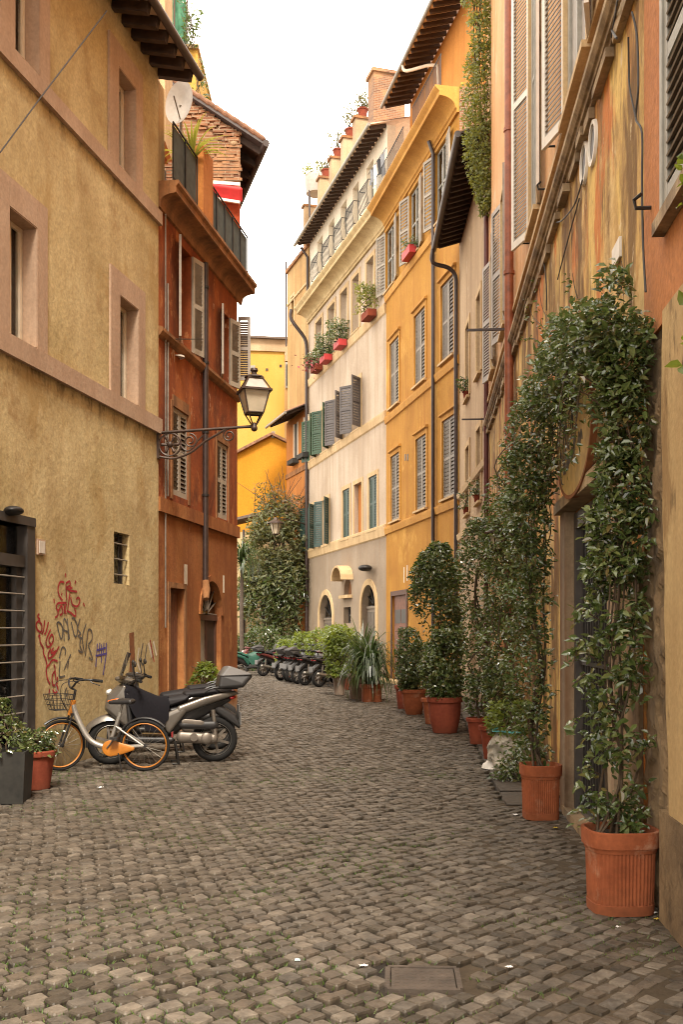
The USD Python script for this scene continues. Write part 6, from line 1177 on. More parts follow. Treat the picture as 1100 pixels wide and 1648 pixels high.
for s in (-1, 1): obj('brake_cable', MB().tube(smooth_path([hc + lt_ * s * .2 - fx * .08 + [0, 0, .09], hc + lt_ * s * .12 + fx * .14 + [0, 0, .06], hc + fx * .12 + [0, 0, -.12], hb + [.03, 0, -.02]], 6), .004, 5), 'black_plastic', bk)
obj('bottom_bracket_shell', MB().tube([bb + [0, -.05, 0], bb + [0, .05, 0]], .036, 12), 'bike_silver', bk, smooth=50)
obj('tail_reflector', MB().box(rh + [-.335, -.03, .10], rh + [-.32, .03, .16]), 'lens_red', bk)
# ================================================================= motor scooters
def make_scooter(name, label, loc, rz, paint, seat='scooter_seat', case='case_grey', apron=False, screen=False, group=None, wr=.272):
    t = thing(name, label, 'scooter', loc, rz, group)
    rx, fx_ = -.635, .635
    for nm, x in (('rear_wheel', rx), ('front_wheel', fx_)):
        w = obj(nm, torus(wr - .052, .052, 30, 10, (x, 0, wr), squash=1.1), 'tyre', t, smooth=60)
        m = MB().lathe([(wr - .092, -.03), (wr - .085, -.045), (wr - .075, -.04), (wr - .075, .04), (wr - .085, .045), (wr - .092, .03), (wr - .092, -.03)], 28, (x, 0, wr), 'y'); ri = obj('rim', m, 'steel', w, smooth=40)
        m = MB().tube([(x, -.06, wr), (x, .06, wr)], .045, 12)
        for k in range(6): a = k * PI / 3 + .3; m.bar((x + .03 * math.cos(a), 0, wr + .03 * math.sin(a)), (x + (wr - .085) * math.cos(a), 0, wr + (wr - .085) * math.sin(a)), .03, .028, up=(0, 1, 0))
        obj('wheel_spokes', m, 'engine_metal', w, kind='stuff')
    # front end
    m = MB()
    for s in (-1, 1): m.tube([(.50, s * .07, .62), (fx_, s * .085, wr)], .022, 8)
    obj('fork', m, 'steel', t, smooth=50)
    n_ = 12; v, f = [], []
    for i, a in enumerate(np.linspace(.35, 2.75, n_)):
        for j, yy in enumerate(np.linspace(-1, 1, 7)): rr_ = wr + .035 + .02 * (1 - yy * yy); v.append((fx_ + rr_ * math.cos(a) * (1.05 if a < 1 else 1), yy * .085 * (1 - .3 * abs(i / (n_ - 1) - .5)), wr + rr_ * math.sin(a) - .05 * yy ** 4))
    for i in range(n_ - 1):
        for j in range(6): a = i * 7 + j; f += [(a, a + 1, a + 8), (a, a + 8, a + 7)]
    v = np.array(v); v2 = v.copy(); v2[:, 2] -= .006; nV = len(v)
    obj('front_fender', (np.vstack([v, v2]), np.array(f + [(c + nV, b_ + nV, a + nV) for a, b_, c in f])), paint, t, smooth=True)
    m = MB().hull([(.62, 0, .84, .06, .11, .07), (.66, 0, .70, .05, .13, .06), (.48, 0, .95, .07, .15, .05), (.46, 0, .62, .05, .16, .06), (.40, 0, .45, .04, .15, .05)]); fa = obj('front_fairing', m, paint, t, smooth=60)
    for s in (-1, 1): obj('turn_signal', MB().hull([(.645, s * .09, .78, .03, .025, .02), (.56, s * .16, .80, .03, .015, .02)]), 'lens_orange', fa, smooth=60)
    obj('headlight', MB().hull([(.665, 0, .885, .03, .08, .035), (.64, 0, .90, .02, .06, .03)]), 'lens_clear', fa, smooth=60)
    m = MB().hull([(.40, .17, .45, .03), (.40, -.17, .45, .03), (.44, .14, .88, .03), (.44, -.14, .88, .03)], 1); obj('leg_shield', m, 'black_plastic', t, smooth=60)
    m = MB().hull([(.40, .15, .32, .04), (.40, -.15, .32, .04), (-.08, .15, .30, .04), (-.08, -.15, .30, .04)], 1); obj('floorboard', m, 'black_plastic', t, smooth=60)
    m = MB().hull([(.42, 0, 1.00, .07, .13, .05), (.50, 0, 1.05, .09, .10, .04), (.36, 0, 1.02, .03, .20, .03)]); obj('handlebar_cover', m, paint, t, smooth=60)
    for s in (-1, 1):
        hb_ = obj('handlebar', MB().tube([(.38, s * .16, 1.02), (.33, s * .24, 1.04), (.29, s * .36, 1.03)], .016, 8), 'black_plastic', t, smooth=60); obj('grip', MB().tube([(.32, s * .25, 1.04), (.285, s * .375, 1.03)], .021, 8), 'tyre', hb_, smooth=60)
        mi = obj('mirror', MB().hull([(.36, s * .33, 1.24, .02, .055, .035), (.35, s * .36, 1.235, .015, .05, .035)]), 'black_plastic', t, smooth=60); obj('mirror_stem', MB().tube([(.35, s * .25, 1.05), (.37, s * .30, 1.21)], .008, 6), 'black_plastic', mi)
    if screen:
        v, f = [], []
        for i in range(7):
            for j in range(9): yy = (j - 4) / 4; v.append((.56 - .02 * i - .05 * yy * yy, yy * (.19 - .004 * i * i), 1.02 + .06 * i - .02 * yy * yy * i / 6))
        for i in range(6):
            for j in range(8): a = i * 9 + j; f += [(a, a + 1, a + 10), (a, a + 10, a + 9)]
        obj('windscreen', (np.array(v), np.array(f)), 'window_glass', t, smooth=True)
    # seat, tail, engine
    m = MB().hull([(.08, 0, .76, .05, .13, .05), (-.25, 0, .80, .06, .16, .05), (-.30, 0, .84, .05, .14, .03), (-.02, 0, .72, .05, .15, .04)]); m.hull([(-.28, 0, .85, .05, .14, .05), (-.62, 0, .885, .05, .12, .04), (-.66, 0, .86, .05, .10, .03)]); obj('seat', m, seat, t, smooth=60)
    for s in (-1, 1):
        m = MB().hull([(.0, s * .15, .56, .04, .03, .06), (-.22, s * .165, .66, .05, .03, .055), (-.06, s * .16, .44, .03, .02, .05)]); m.hull([(-.20, s * .16, .67, .05, .035, .055), (-.50, s * .145, .775, .05, .03, .05), (-.70, s * .12, .825, .05, .025, .04), (-.88, s * .07, .86, .04, .02, .022)]); sp = obj('side_panel', m, paint, t, smooth=60)
        obj('tail_light', MB().hull([(-.84, s * .075, .80, .03, .015, .02), (-.88, s * .05, .81, .015, .015, .018)]), 'lens_red', sp, smooth=60)
        obj('shock_absorber', MB().tube([(-.60, s * .13, .66), (rx + .0, s * .13, wr + .02)], .026, 8), 'engine_metal', t, smooth=60)
    m = MB().hull([(-.05, 0, .42, .05, .13, .1), (-.5, 0, .70, .1, .12, .06), (-.78, 0, .78, .06, .08, .04), (-.1, 0, .66, .05, .14, .05)]); obj('under_body', m, 'black_plastic', t, smooth=60)
    m = MB().hull([(-.62, 0, .70, .10, .07, .04), (-.88, 0, .55, .03, .08, .05), (-.94, 0, .44, .012, .08, .03)]); obj('rear_mudguard', m, 'black_plastic', t, smooth=60)
    m = MB().box((-.955, -.09, .46), (-.945, .09, .62)); obj('number_plate', m, 'plate_grey', t)
    m = MB().hull([(-.22, .10, .33, .07, .05, .075), (-.60, .12, .30, .06, .05, .065)]); m.hull([(-.52, .155, .31, .075, .03, .075)]); m.tube([(-.36, .16, .33), (-.36, .18, .33)], .05, 12); obj('engine', m, 'engine_metal', t, smooth=40)
    m = MB().hull([(-.26, .13, .48, .08, .045, .05), (-.60, .13, .47, .07, .045, .055)]); obj('air_box', m, 'black_plastic', t, smooth=60)
    m = MB().hull([(-.35, -.16, .33, .05), (-.80, -.18, .40, .06)]); m.tube([(.0, -.08, .25), (-.2, -.13, .24), (-.36, -.16, .33)], .022, 8); obj('exhaust', m, 'steel', t, smooth=60)
    for s in (-1, 1): obj('brake_hose', MB().tube(smooth_path([(.33, s * .24, 1.03), (.46, s * .12, .98), (.52, s * .10, .70), (.61, s * .09, .36)], 5), .007, 5), 'black_plastic', t)
    m = MB().hull([(-.26, .163, .52, .05, .008, .035), (-.44, .168, .50, .05, .008, .035)], 1); obj('air_box_cover', m, 'engine_metal', t, smooth=40)
    for s in (-1, 1): obj('passenger_grip', MB().tube(smooth_path([(-.48, s * .15, .87), (-.60, s * .17, .93), (-.78, s * .13, .94)], 4), .012, 6), 'black_plastic', t, smooth=50)
    obj('instrument_panel', MB().hull([(.38, 0, 1.055, .03, .07, .012), (.44, 0, 1.075, .03, .06, .012)], 1), 'screen_glass', t, smooth=50)
    m = MB().tube([(-.14, .12, .28), (-.18, .17, .012), (-.10, .17, .008)], .014, 6); m.tube([(-.14, -.12, .28), (-.18, -.17, .012), (-.10, -.17, .008)], .014, 6); m.tube([(-.18, -.17, .02), (-.18, .17, .02)], .012, 6); obj('stand', m, 'black_iron', t)
    if case:
        m = MB().hull([(-.70, .15, .96, .04), (-.70, -.15, .96, .04), (-.95, .15, .98, .05), (-.95, -.15, .98, .05), (-.72, .14, 1.06, .04), (-.72, -.14, 1.06, .04), (-1.05, .10, 1.07, .04), (-1.05, -.10, 1.07, .04)]); tc = obj('top_case', m, 'case_black', t, smooth=60)
        m = MB().hull([(-.72, .14, 1.085, .04, .05, .02), (-.72, -.14, 1.085, .04, .05, .02), (-1.04, .11, 1.095, .05, .05, .02), (-1.04, -.11, 1.095, .05, .05, .02), (-.80, 0, 1.17, .07, .12, .03)]); obj('lid', m, case, tc, smooth=60)
        m = MB().bar((-.62, 0, .92), (-.92, 0, .92), .16, .02); obj('rack', m, 'black_iron', t)
    if apron:
        secs = [(.47, .96, .17, .10), (.36, .93, .22, .30), (.22, .86, .23, .42), (.08, .80, .22, .40), (-.06, .80, .19, .24)]
        v, f = [], []; k_ = 13
        for x, z, w_, dr in secs:
            for j in range(k_):
                q = (j - 6) / 6; a = q * PI / 2; yy = w_ * math.sin(a) if abs(q) < .67 else w_ * math.copysign(.866 + .16 * (abs(q) - .67) * 3, q); zz_ = z + .035 * math.cos(a) - (0 if abs(q) < .55 else (abs(q) - .55) / .45 * dr); v.append((x + .012 * math.sin(j * 2.3), yy + .008 * math.sin(j * 1.9 + x * 9), zz_))
        for i in range(len(secs) - 1):
            for j in range(k_ - 1): a = i * k_ + j; f += [(a, a + k_, a + k_ + 1), (a, a + k_ + 1, a + 1)]
        m = MB().add(v, f); m.hull([(.44, .12, .90, .05), (.44, -.12, .90, .05), (.37, .12, .50, .03), (.37, -.12, .50, .03), (.44, .10, .50, .03), (.44, -.10, .50, .03)]); obj('leg_apron', m, apron if isinstance(apron, str) else 'apron_cloth', t, smooth=60)
    return t
# the near one: front wheel by the wall at (-2.86, 12.25), rear at (-1.58, 12.5)
pf, pr_ = np.array([-2.84, 12.16]), np.array([-1.575, 12.46]); hdg = math.atan2(*(pf - pr_)[::-1])
make_scooter('motor_scooter', 'grey motor scooter with black leg apron, windscreen and grey top case behind the bicycle', (*((pf + pr_) / 2), 0), hdg, 'scooter_grey', apron=True, screen=True, case='case_grey', wr=.285)
make_scooter('motor_scooter', 'second dark scooter squeezed between the grey scooter and the terracotta wall', (-2.35, 13.55, 0), hdg + .05, 'scooter_black', case=None, screen=False)
# the far row
bs = make_scooter('motor_scooter', 'nearest black scooter at the right end of the far row, by the tall pots', (-.17, 30.25, 0), math.radians(38), 'scooter_black', case=None, group='scooters in the far row')
far_sc = [(-.66, 31.25, 42, 'black scooter second from the right in the far row'), (-1.14, 33.2, 40, 'black scooter in the middle of the far row'), (-1.64, 34.5, 45, 'black scooter second from the left in the far row')]
ct = make_scooter('motor_scooter', 'maroon scooter with a dark top case in the far row', (-.95, 32.2, 0), math.radians(44), 'scooter_maroon', case='case_black', group='scooters in the far row')
for x, y_, a, lb in far_sc: dup(bs, (x, y_, 0), math.radians(a), lb, 'scooters in the far row')
dup(ct, (-1.35, 33.9, 0), math.radians(46), 'scooter with dark top case at the back of the far row, against the hedge', 'scooters in the far row')
dup(ct, (-2.45, 38.0, 0), math.radians(36), 'lone scooter with a dark top case at the left end of the far row', 'scooters in the far row')
dup(ct, (-3.4, 40.6, 0), math.radians(200), 'dark scooter with top case beside the green covered one', 'scooters in the far row')
make_scooter('motor_scooter', 'green scooter with a green leg cover at the foot of the creeper', (-3.62, 38.6, 0), math.radians(25), 'cover_green', seat='cover_green', case=None, apron='cover_green')

# ================================================================= pots
def super_pot(h, w, d, taper, ribs=True, n=216):
    """a tub of rounded rectangular plan with a collar, ribs and a foot"""
    th = np.linspace(0, 2 * PI, n, endpoint=False); e = 3.2
    ct_, st_ = np.cos(th), np.sin(th); q = (np.abs(ct_) ** e + np.abs(st_) ** e) ** (-1 / e); px_, py_ = q * ct_ * w / 2, q * st_ * d / 2
    rib = np.where((np.arange(n) // 2) % 2 == 0, 1.0, .972) if ribs else np.ones(n); one = np.ones(n)
    prof = [(0, taper - .02, one), (.0, taper, one), (.05 * h / .42, taper + .012, one), (.052 * h / .42, taper - .012, rib)] + [(h * t, taper - .012 + (.93 - taper) * t, rib) for t in np.linspace(.16, .74, 4)] + [(h * .745, .925, one), (h * .80, .95, one), (h * .805, 1.0, one), (h * .98, 1.02, one), (h, 1.0, one), (h, .92, one), (h * .9, .90, one)]
    v = np.vstack([np.stack([px_ * s * r_, py_ * s * r_, 0 * px_ + z], 1) for z, s, r_ in prof]); m = len(prof)
    i0 = np.arange(m - 1)[:, None] * n + np.arange(n); j0 = np.arange(m - 1)[:, None] * n + (np.arange(n) + 1) % n
    f = np.concatenate([np.stack([i0, j0, j0 + n], -1).reshape(-1, 3), np.stack([i0, j0 + n, i0 + n], -1).reshape(-1, 3)])
    soil = MB().lathe([(.0001, h * .93), (w * .40, h * .925), (w * .46, h * .90)], 24, squash=(1, d / w))
    return (v, f), soil
def round_pot(h, R0, R1, rim=.045, n=28, bulge=0.0):
    prof = [(.0001, 0), (R0, 0), (R0 + .005, .01)] + [(R0 + (R1 - R0) * t + bulge * math.sin(PI * t), h * (t * .84)) for t in np.linspace(.1, 1, 6)] + [(R1 + .004, h * .845), (R1 + .022, h * .86), (R1 + .026, h * .97), (R1 + .018, h), (R1 - .005, h), (R1 - .012, h * .9)]
    return MB().lathe(prof, n), MB().lathe([(.0001, h * .93), (R1 * .6, h * .925), (R1 - .01, h * .9)], n)
def pot(name, label, loc, rz, meshes, mat, cat='flowerpot', group=None):
    t = thing(name, label, cat, loc, rz, group); obj('tub', meshes[0], mat, t, smooth=35); obj('soil', meshes[1], 'potting_soil', t, smooth=True); return t
pot('terracotta_planter', 'largest ribbed terracotta planter, nearest at the right, with climbing jasmine', (1.62, 5.78, 0), math.radians(4), super_pot(.475, .415, .37, .86), 'terracotta_pot')
pot('terracotta_planter', 'ribbed terracotta planter at the far side of the gated door', (1.735, 8.66, 0), math.radians(4), super_pot(.47, .345, .33, .86), 'terracotta_pot')
pot('clay_pot', 'dark terracotta pot beside the white sack', (1.95, 12.75, 0), 0, round_pot(.43, .12, .165), 'dark_terracotta'); pot('clay_pot', 'dark terracotta pot just beyond the pot by the white sack', (2.0, 14.5, 0), 0, round_pot(.38, .12, .16), 'dark_terracotta')
pot('clay_pot', 'big smooth dark red pot with a bushy shrub, foremost of its cluster', (1.68, 16.15, 0), 0, round_pot(.58, .19, .265, bulge=.02), 'dark_terracotta'); pot('clay_pot', 'terracotta pot hidden behind the big red one, holding the tall dark shrub', (1.66, 17.7, 0), 0, round_pot(.46, .16, .22), 'terracotta_pot')
pot('clay_pot', 'light terracotta pot with a leaning glossy shrub', (1.44, 19.8, 0), 0, round_pot(.50, .15, .235, bulge=.02), 'terracotta_pot'); pot('clay_pot', 'dark pot behind the light terracotta one, near the yellow house door', (1.36, 21.3, 0), 0, round_pot(.50, .15, .20), 'dark_terracotta')
pot('clay_trough', 'square terracotta trough under the strap-leaved plant', (.71, 23.5, 0), .2, super_pot(.42, .52, .5, .88, False, 48), 'terracotta_pot')
pot('tall_stone_pot', 'tall grey pot at the end of the scooter row', (-.06, 26.1, 0), 0, round_pot(.66, .13, .175), 'stone_pot', group=None); pot('tall_stone_pot', 'tall grey-brown pot beside the terracotta trough', (.36, 24.5, 0), 0, round_pot(.62, .15, .19), 'stone_pot')
pot('clay_pot', 'terracotta pot at the left edge behind the black planter', (-3.17, 10.3, 0), 0, round_pot(.40, .14, .19), 'dark_terracotta')
m = MB(); a0_, a1_ = .175, .205; v = [(s1 * a * q, s2 * a * q, z) for z, a, q in ((0, .18, 1), (.47, .205, 1), (.49, .205, 1), (.49, .185, 1), (.44, .18, 1)) for s1, s2 in ((-1, -1), (1, -1), (1, 1), (-1, 1))]; k = np.arange(4); k2 = (k + 1) % 4; f = np.concatenate([np.concatenate([np.stack([a + k, a + k2, a + 4 + k2], -1), np.stack([a + k, a + 4 + k2, a + 4 + k], -1)]) for a in (0, 4, 8, 12)])
bp = thing('square_planter', 'black square planter at the left edge by the barred door', 'planter', (-3.20, 9.52, 0), .1); obj('box', (np.array(v), f), 'black_planter', bp); obj('soil', MB().box((-.178, -.178, .42), (.178, .178, .45)), 'potting_soil', bp)
pot('clay_pot', 'flowerpot behind the grey scooter, below the arched door', (-2.30, 16.4, 0), 0, round_pot(.40, .13, .18), 'terracotta_pot')
for i, (x, y_) in enumerate(((-.2, 33.2), (-.75, 34.4), (-1.35, 35.6), (-2.0, 36.8), (-.05, 31.0), (.30, 28.6))):
    pot('hedge_planter', ['terracotta planter behind the middle of the far scooters', 'planter behind the maroon scooter', 'planter behind the hindmost scooter', 'planter at the left end of the green hedge', 'planter behind the nearest far scooter', 'planter between the tall grey pot and the white house'][i], (x, y_, 0), 0, round_pot(.55, .2, .27), 'dark_terracotta' if i % 2 else 'stone_pot')

# ================================================================= sack, cloth, litter
sk = thing('plastic_sack', 'white woven sack of plants standing between the two climbing jasmines', 'sack', (1.98, 11.75, 0))
hb_ = MB().hull([(0, 0, .12, .21), (-.07, .05, .2, .19), (.08, -.04, .26, .17), (-.05, -.06, .33, .15), (.06, .06, .36, .13)], 3).arrays(); mm = trimesh.Trimesh(*hb_).subdivide().subdivide(); v = np.array(mm.vertices); v += (.16 * (meshkit.fbm(v * 6, 3, 2) - .5))[:, None] * unit([1, 1, .4]) + .06 * (meshkit.fbm(v * 19, 3, 5) - .5)[:, None]; v[:, 2] = np.maximum(v[:, 2], 0); obj('bag', (v, np.array(mm.faces)), 'bag_white', sk, smooth=True)
v, f = MB().lathe([(.10, .43), (.17, .45), (.20, .47), (.205, .45)], 24).arrays(); v += .03 * (meshkit.fbm(v * 9, 3, 6) - .5)[:, None]; obj('teal_lining', (v[: ], f), 'bag_teal', sk, smooth=True)
gx_, gy_ = np.meshgrid(np.linspace(-1, 1, 22), np.linspace(-1, 1, 22)); rr_ = np.hypot(gx_, gy_); zz_ = np.clip(.075 * (1 - rr_ ** 4), .004, 1) + .10 * (meshkit.fbm(np.stack([gx_ * 3, gy_ * 3, 0 * gx_], -1), 3, 3) - .5) * (rr_ < .95); zz_ = np.maximum(zz_, .006); i_ = (np.arange(21)[:, None] * 22 + np.arange(21)).ravel()
q = gx_ / np.maximum(1, rr_), gy_ / np.maximum(1, rr_); cl = obj('crumpled_cloth', (np.stack([q[0].ravel() * .13 + 1.80, q[1].ravel() * .16 + 11.85, zz_.ravel()], -1), np.concatenate([np.stack([i_, i_ + 1, i_ + 23], -1), np.stack([i_, i_ + 23, i_ + 22], -1)])), 'white_cloth', smooth=True); tag(cl, 'crumpled white cloth lying on the ground against the sack', 'cloth')
def scrap(u, v_, s, mat, label, cat='litter'):
    Y = EYE * F / (v_ - HY); x = (u - CX) / F * Y; n = 7; rr = np.random.default_rng(int(u)); gx, gy = np.meshgrid(np.linspace(-1, 1, n), np.linspace(-1, 1, n)); z = .006 + s * .35 * rr.random((n, n)); i = (np.arange(n - 1)[:, None] * n + np.arange(n - 1)).ravel(); a = rr.uniform(0, 3); X_, Y_ = gx * s * rr.uniform(.7, 1.1, (n, n)), gy * s * .7
    o = obj('litter_scrap' if cat == 'litter' else 'fallen_leaf', (np.stack([(X_ * math.cos(a) - Y_ * math.sin(a)).ravel() + x, (X_ * math.sin(a) + Y_ * math.cos(a)).ravel() + Y, z.ravel()], -1), np.concatenate([np.stack([i, i + 1, i + n + 1], -1), np.stack([i, i + n + 1, i + n], -1)])), mat, smooth=True); tag(o, label, cat)
scrap(479, 1547, .018, 'paper_blue', 'pale bluish paper scrap on the cobbles left of the manhole cover'); scrap(585, 1556, .022, 'paper', 'white paper scrap just left of the manhole cover'); scrap(820, 1558, .018, 'paper', 'crumpled white scrap right of the manhole cover')
scrap(162, 1268, .03, 'paper', 'small white scrap on the cobbles by the bicycle front wheel'); scrap(895, 1333, .02, 'dry_leaf', 'yellow leaf lying below the second ribbed planter', 'leaf'); scrap(1052, 1470, .022, 'paper', 'white litter at the foot of the largest planter'); scrap(1058, 1480, .016, 'dry_leaf', 'orange leaf beside the largest planter', 'leaf'); scrap(830, 1312, .025, 'paper', 'flat white scrap on the slabs before the second ribbed planter'); scrap(995, 1493, .015, 'paper', 'tiny white scrap on the silted cobbles below the largest planter')

# ================================================================= foliage
def leaf_arrays(P, D, N, L, W, fine=False, fold=.18, droop=.15):
    P, D, N = (np.asarray(a, float) for a in (P, D, N)); D = D / np.linalg.norm(D, axis=1, keepdims=True); S = np.cross(D, N); S /= np.maximum(np.linalg.norm(S, axis=1, keepdims=True), 1e-6); U = np.cross(S, D)
    L, W = np.broadcast_to(L, len(P))[:, None], np.broadcast_to(W, len(P))[:, None]
    if fine:
        v = np.stack([P, P + .3 * L * D + S * W * .42 + U * fold * W, P + .65 * L * D + S * W * .36 + U * (fold * W - droop * L * .4), P + .3 * L * D - S * W * .42 + U * fold * W, P + .65 * L * D - S * W * .36 + U * (fold * W - droop * L * .4), P + L * D - U * droop * L, P + .3 * L * D, P + .65 * L * D - U * droop * L * .4], 1)
        f = np.array([(0, 6, 1), (1, 6, 7), (1, 7, 2), (2, 7, 5), (0, 3, 6), (3, 7, 6), (3, 4, 7), (4, 5, 7)])
    else:
        v = np.stack([P, P + .45 * L * D + S * W * .5 + U * fold * W, P + .45 * L * D - S * W * .5 + U * fold * W, P + L * D - U * droop * L, P + .45 * L * D], 1)
        f = np.array([(0, 4, 1), (1, 4, 3), (0, 2, 4), (2, 3, 4)])
    return v, f
def leaves(P, size, rng, aspect=.50, up=.6, outward=None, fine=False, jitter=.9, droop=.2):
    n = len(P); D = rng.normal(0, 1, (n, 3)) * np.array([jitter, jitter, jitter * .7]) + np.array([0, 0, -.12])
    if outward is not None: D += outward * .8
    N = rng.normal(0, .42, (n, 3)) + np.array([0, 0, up])
    if outward is not None: N += outward * .7
    L = size * rng.uniform(.6, 1.25, n); return leaf_arrays(P, D, N, L, L * aspect * rng.uniform(.8, 1.2, n), fine, droop=droop)
def tones(v): return np.repeat(R.random(len(v)), v.shape[1])
def joined(v, f): k = v.shape[1]; return v.reshape(-1, 3), (f[None] + (np.arange(len(v)) * k)[:, None, None]).reshape(-1, 3)
def foliage_part(t, v, f, mat, parts=0, key=None):
    if parts:
        o = np.argsort(key); v = v[o]
        for k in range(min(parts, len(v))): obj('leaf', (v[k], f), f'{mat}_{int(R.integers(0, M[mat + "_n"]))}', t)
        v = v[parts:]
    obj('leaf' if parts else 'foliage', joined(v, f), mat, t, smooth=False, kind='stuff', tone=tones(v))
def clumpy(P, scale, thr, seed, soft=.08, rng=R):
    n = meshkit.fbm(P * scale, 3, seed); return P[n + rng.normal(0, soft, len(P)) > thr]
def stems(t, paths, r0=.012, mat='stem', name='stem'):
    for p in paths:
        p = smooth_path(p, 4); obj(name, MB().tube(p, np.linspace(r0, r0 * .4, len(p)), 6), mat, t, smooth=60)
inward = RN.n3
def wall_outline(poly, depth_fn, n, rng, y0, face):
    """random points in a vertical slab: outline (px at distance from the wall), real thickness"""
def column(name, label, cx, cy, z0, z1, rx, ry, n, size, mat, seed, fine=False, parts=0, lean=(0, 0), wob_=.10, thin=None, cat='climbing plant', up=.6, thr=.40, group=None, nst=5, prof=None, out=None):
    """climbing or columnar plant: stems from the pot, leaves spread through an uneven column"""
    rng = np.random.default_rng(seed); t = thing(name, label, cat, (cx, cy, z0), 0, group, world=True); m = int(n * 1.9)
    z = rng.uniform(0, 1, m); H = z1 - z0; a = rng.uniform(0, 2 * PI, m); q = np.sqrt(rng.uniform(0, 1, m)) ** .7
    pr = np.interp(z, *prof) if prof else np.ones(m)
    pr = pr * (.78 + .5 * meshkit.fbm(np.stack([z * H * 1.8, 0 * z, 0 * z + seed], -1), 3, seed))
    x = cx + lean[0] * z + wob_ * np.sin(z * 5 + seed) * .5 + rx * pr * q * np.cos(a); y = cy + lean[1] * z + ry * pr * q * np.sin(a)
    P = np.stack([x, y, z0 + z * H], -1); nn = meshkit.fbm(P * (1.6 / max(rx, .15)) * .5, 3, seed + 3); keepm = nn + rng.normal(0, .07, m) > thr
    dens = np.interp(z, *thin) if thin else 1.0
    keepm &= rng.uniform(0, 1, m) < dens
    P, a = P[keepm], a[keepm]; o_ = np.stack([np.cos(a), np.sin(a), 0 * a], -1)
    v, f = leaves(P, size, rng, outward=o_, fine=fine, up=up)
    foliage_part(t, v, f, mat, parts, P[:, 1] * 1.0 + rng.normal(0, .02, len(P)))
    ps = []
    for k in range(nst):
        b0 = np.array([cx + rng.normal(0, rx * .25), cy + rng.normal(0, ry * .25), z0 - .02]); ps.append([b0] + [np.array([cx + lean[0] * q_ + rng.normal(0, rx * .3), cy + lean[1] * q_ + rng.normal(0, ry * .3), z0 + q_ * H * .93]) for q_ in (.12, .3, .5, .75, 1)])
    stems(t, ps, .011 if rx < .3 else .02)
    return t
# 1: the near jasmine: column up from the largest planter, then a broad head and an arch over the door
rng = np.random.default_rng(31)
t = thing('climbing_jasmine', 'near glossy jasmine climbing from the largest planter and arching over the sign', 'climbing plant', (1.62, 5.78, .42), world=True)
Z1 = lambda v_, y: EYE - (v_ - HY) / F * y
pts = []
def blob(c, rad, n):
    p = rng.normal(0, 1, (n, 3)); p /= np.linalg.norm(p, axis=1, keepdims=True); p *= rng.uniform(.35, 1, (n, 1)) ** .6; return np.asarray(c) + p * np.asarray(rad)
for z, xo, rx, n in ((.50, 0, .24, 260), (.72, .0, .22, 190), (.98, .02, .20, 230), (1.25, .03, .19, 260), (1.5, .03, .20, 330), (1.75, .04, .21, 420), (2.0, .04, .21, 430), (2.25, .05, .21, 450), (2.5, .05, .21, 480), (2.75, .05, .21, 500), (3.0, .05, .22, 520), (3.22, .04, .23, 520), (3.42, .02, .24, 520)):
    pts.append(blob((1.60 + xo + (.045 if 2.3 < z < 3.3 else 0), 5.85 + .1 * (z > 1.5), z), (rx * (.85 if 2.3 < z < 3.3 else 1), .19, .17), int(n * (1.8 if z > 1.6 else 1.55))))
pts.append(blob((1.66, 6.05, 3.68), (.12, .15, .17), 260))
for y_, z, x_, rx, n in ((6.25, 3.45, 1.62, .27, 500), (6.6, 3.55, 1.64, .25, 520), (7.0, 3.58, 1.65, .24, 480), (7.4, 3.60, 1.68, .22, 430), (7.8, 3.55, 1.70, .22, 400), (8.2, 3.62, 1.74, .20, 420), (8.55, 3.55, 1.74, .2, 300), (6.3, 3.1, 1.74, .14, 150)):
    pts.append(blob((x_ - .03, y_, z), (rx * 1.1, .28, .26), int(n * 1.9)))
P = np.vstack(pts); nn = meshkit.fbm(P * 6.5, 3, 17); P = P[nn + rng.normal(0, .04, len(P)) > np.where(P[:, 2] < 1.9, .485, .44)]; P = P[P[:, 0] < WALL_R(P[:, 1]) - .02]
o_ = np.tile(np.array([-.5, -.7, .1]), (len(P), 1)); v, f = leaves(P, .062, rng, outward=o_, fine=True)
cen = v.mean(1); foliage_part(t, v, f, 'jasmine_leaf', 300, cen[:, 1] + .25 * cen[:, 0])
ps = []
for k in range(8):
    b0 = np.array([1.6 + rng.normal(0, .07), 5.78 + rng.normal(0, .05), .42]); ps.append([b0] + [np.array([1.64 + rng.normal(0, .06), 5.92 + rng.normal(0, .04), z]) for z in (.8, 1.3, 1.9, 2.5, 3.1 + rng.normal(0, .2))])
for k in range(4): ps.append([np.array([1.64, 6.0, 3.2])] + [np.array([1.66 + rng.normal(0, .05), y_, 3.5 + rng.normal(0, .07)]) for y_ in (6.5, 7.1, 7.7, 8.3)])
stems(t, ps, .009)
# straggling shoots up the wall
ps = [[RN.px(u, v_, .04) for u, v_ in q] for q in (((905, 560), (885, 520), (872, 490), (868, 450)), ((890, 540), (868, 520), (856, 505), (850, 470)), ((930, 480), (925, 460), (922, 440)), ((1000, 470), (1003, 440), (1001, 420)), ((880, 560), (860, 545), (845, 545)))]
stems(t, ps, .006); P = np.vstack([smooth_path(p, 7) for p in ps]); P = P + rng.normal(0, .02, P.shape) + RN.n3 * .04; v, f = leaves(P, .055, rng, outward=np.tile(RN.n3, (len(P), 1)), fine=True); obj('foliage', joined(v, f), 'jasmine_leaf', t, kind='stuff', tone=tones(v))
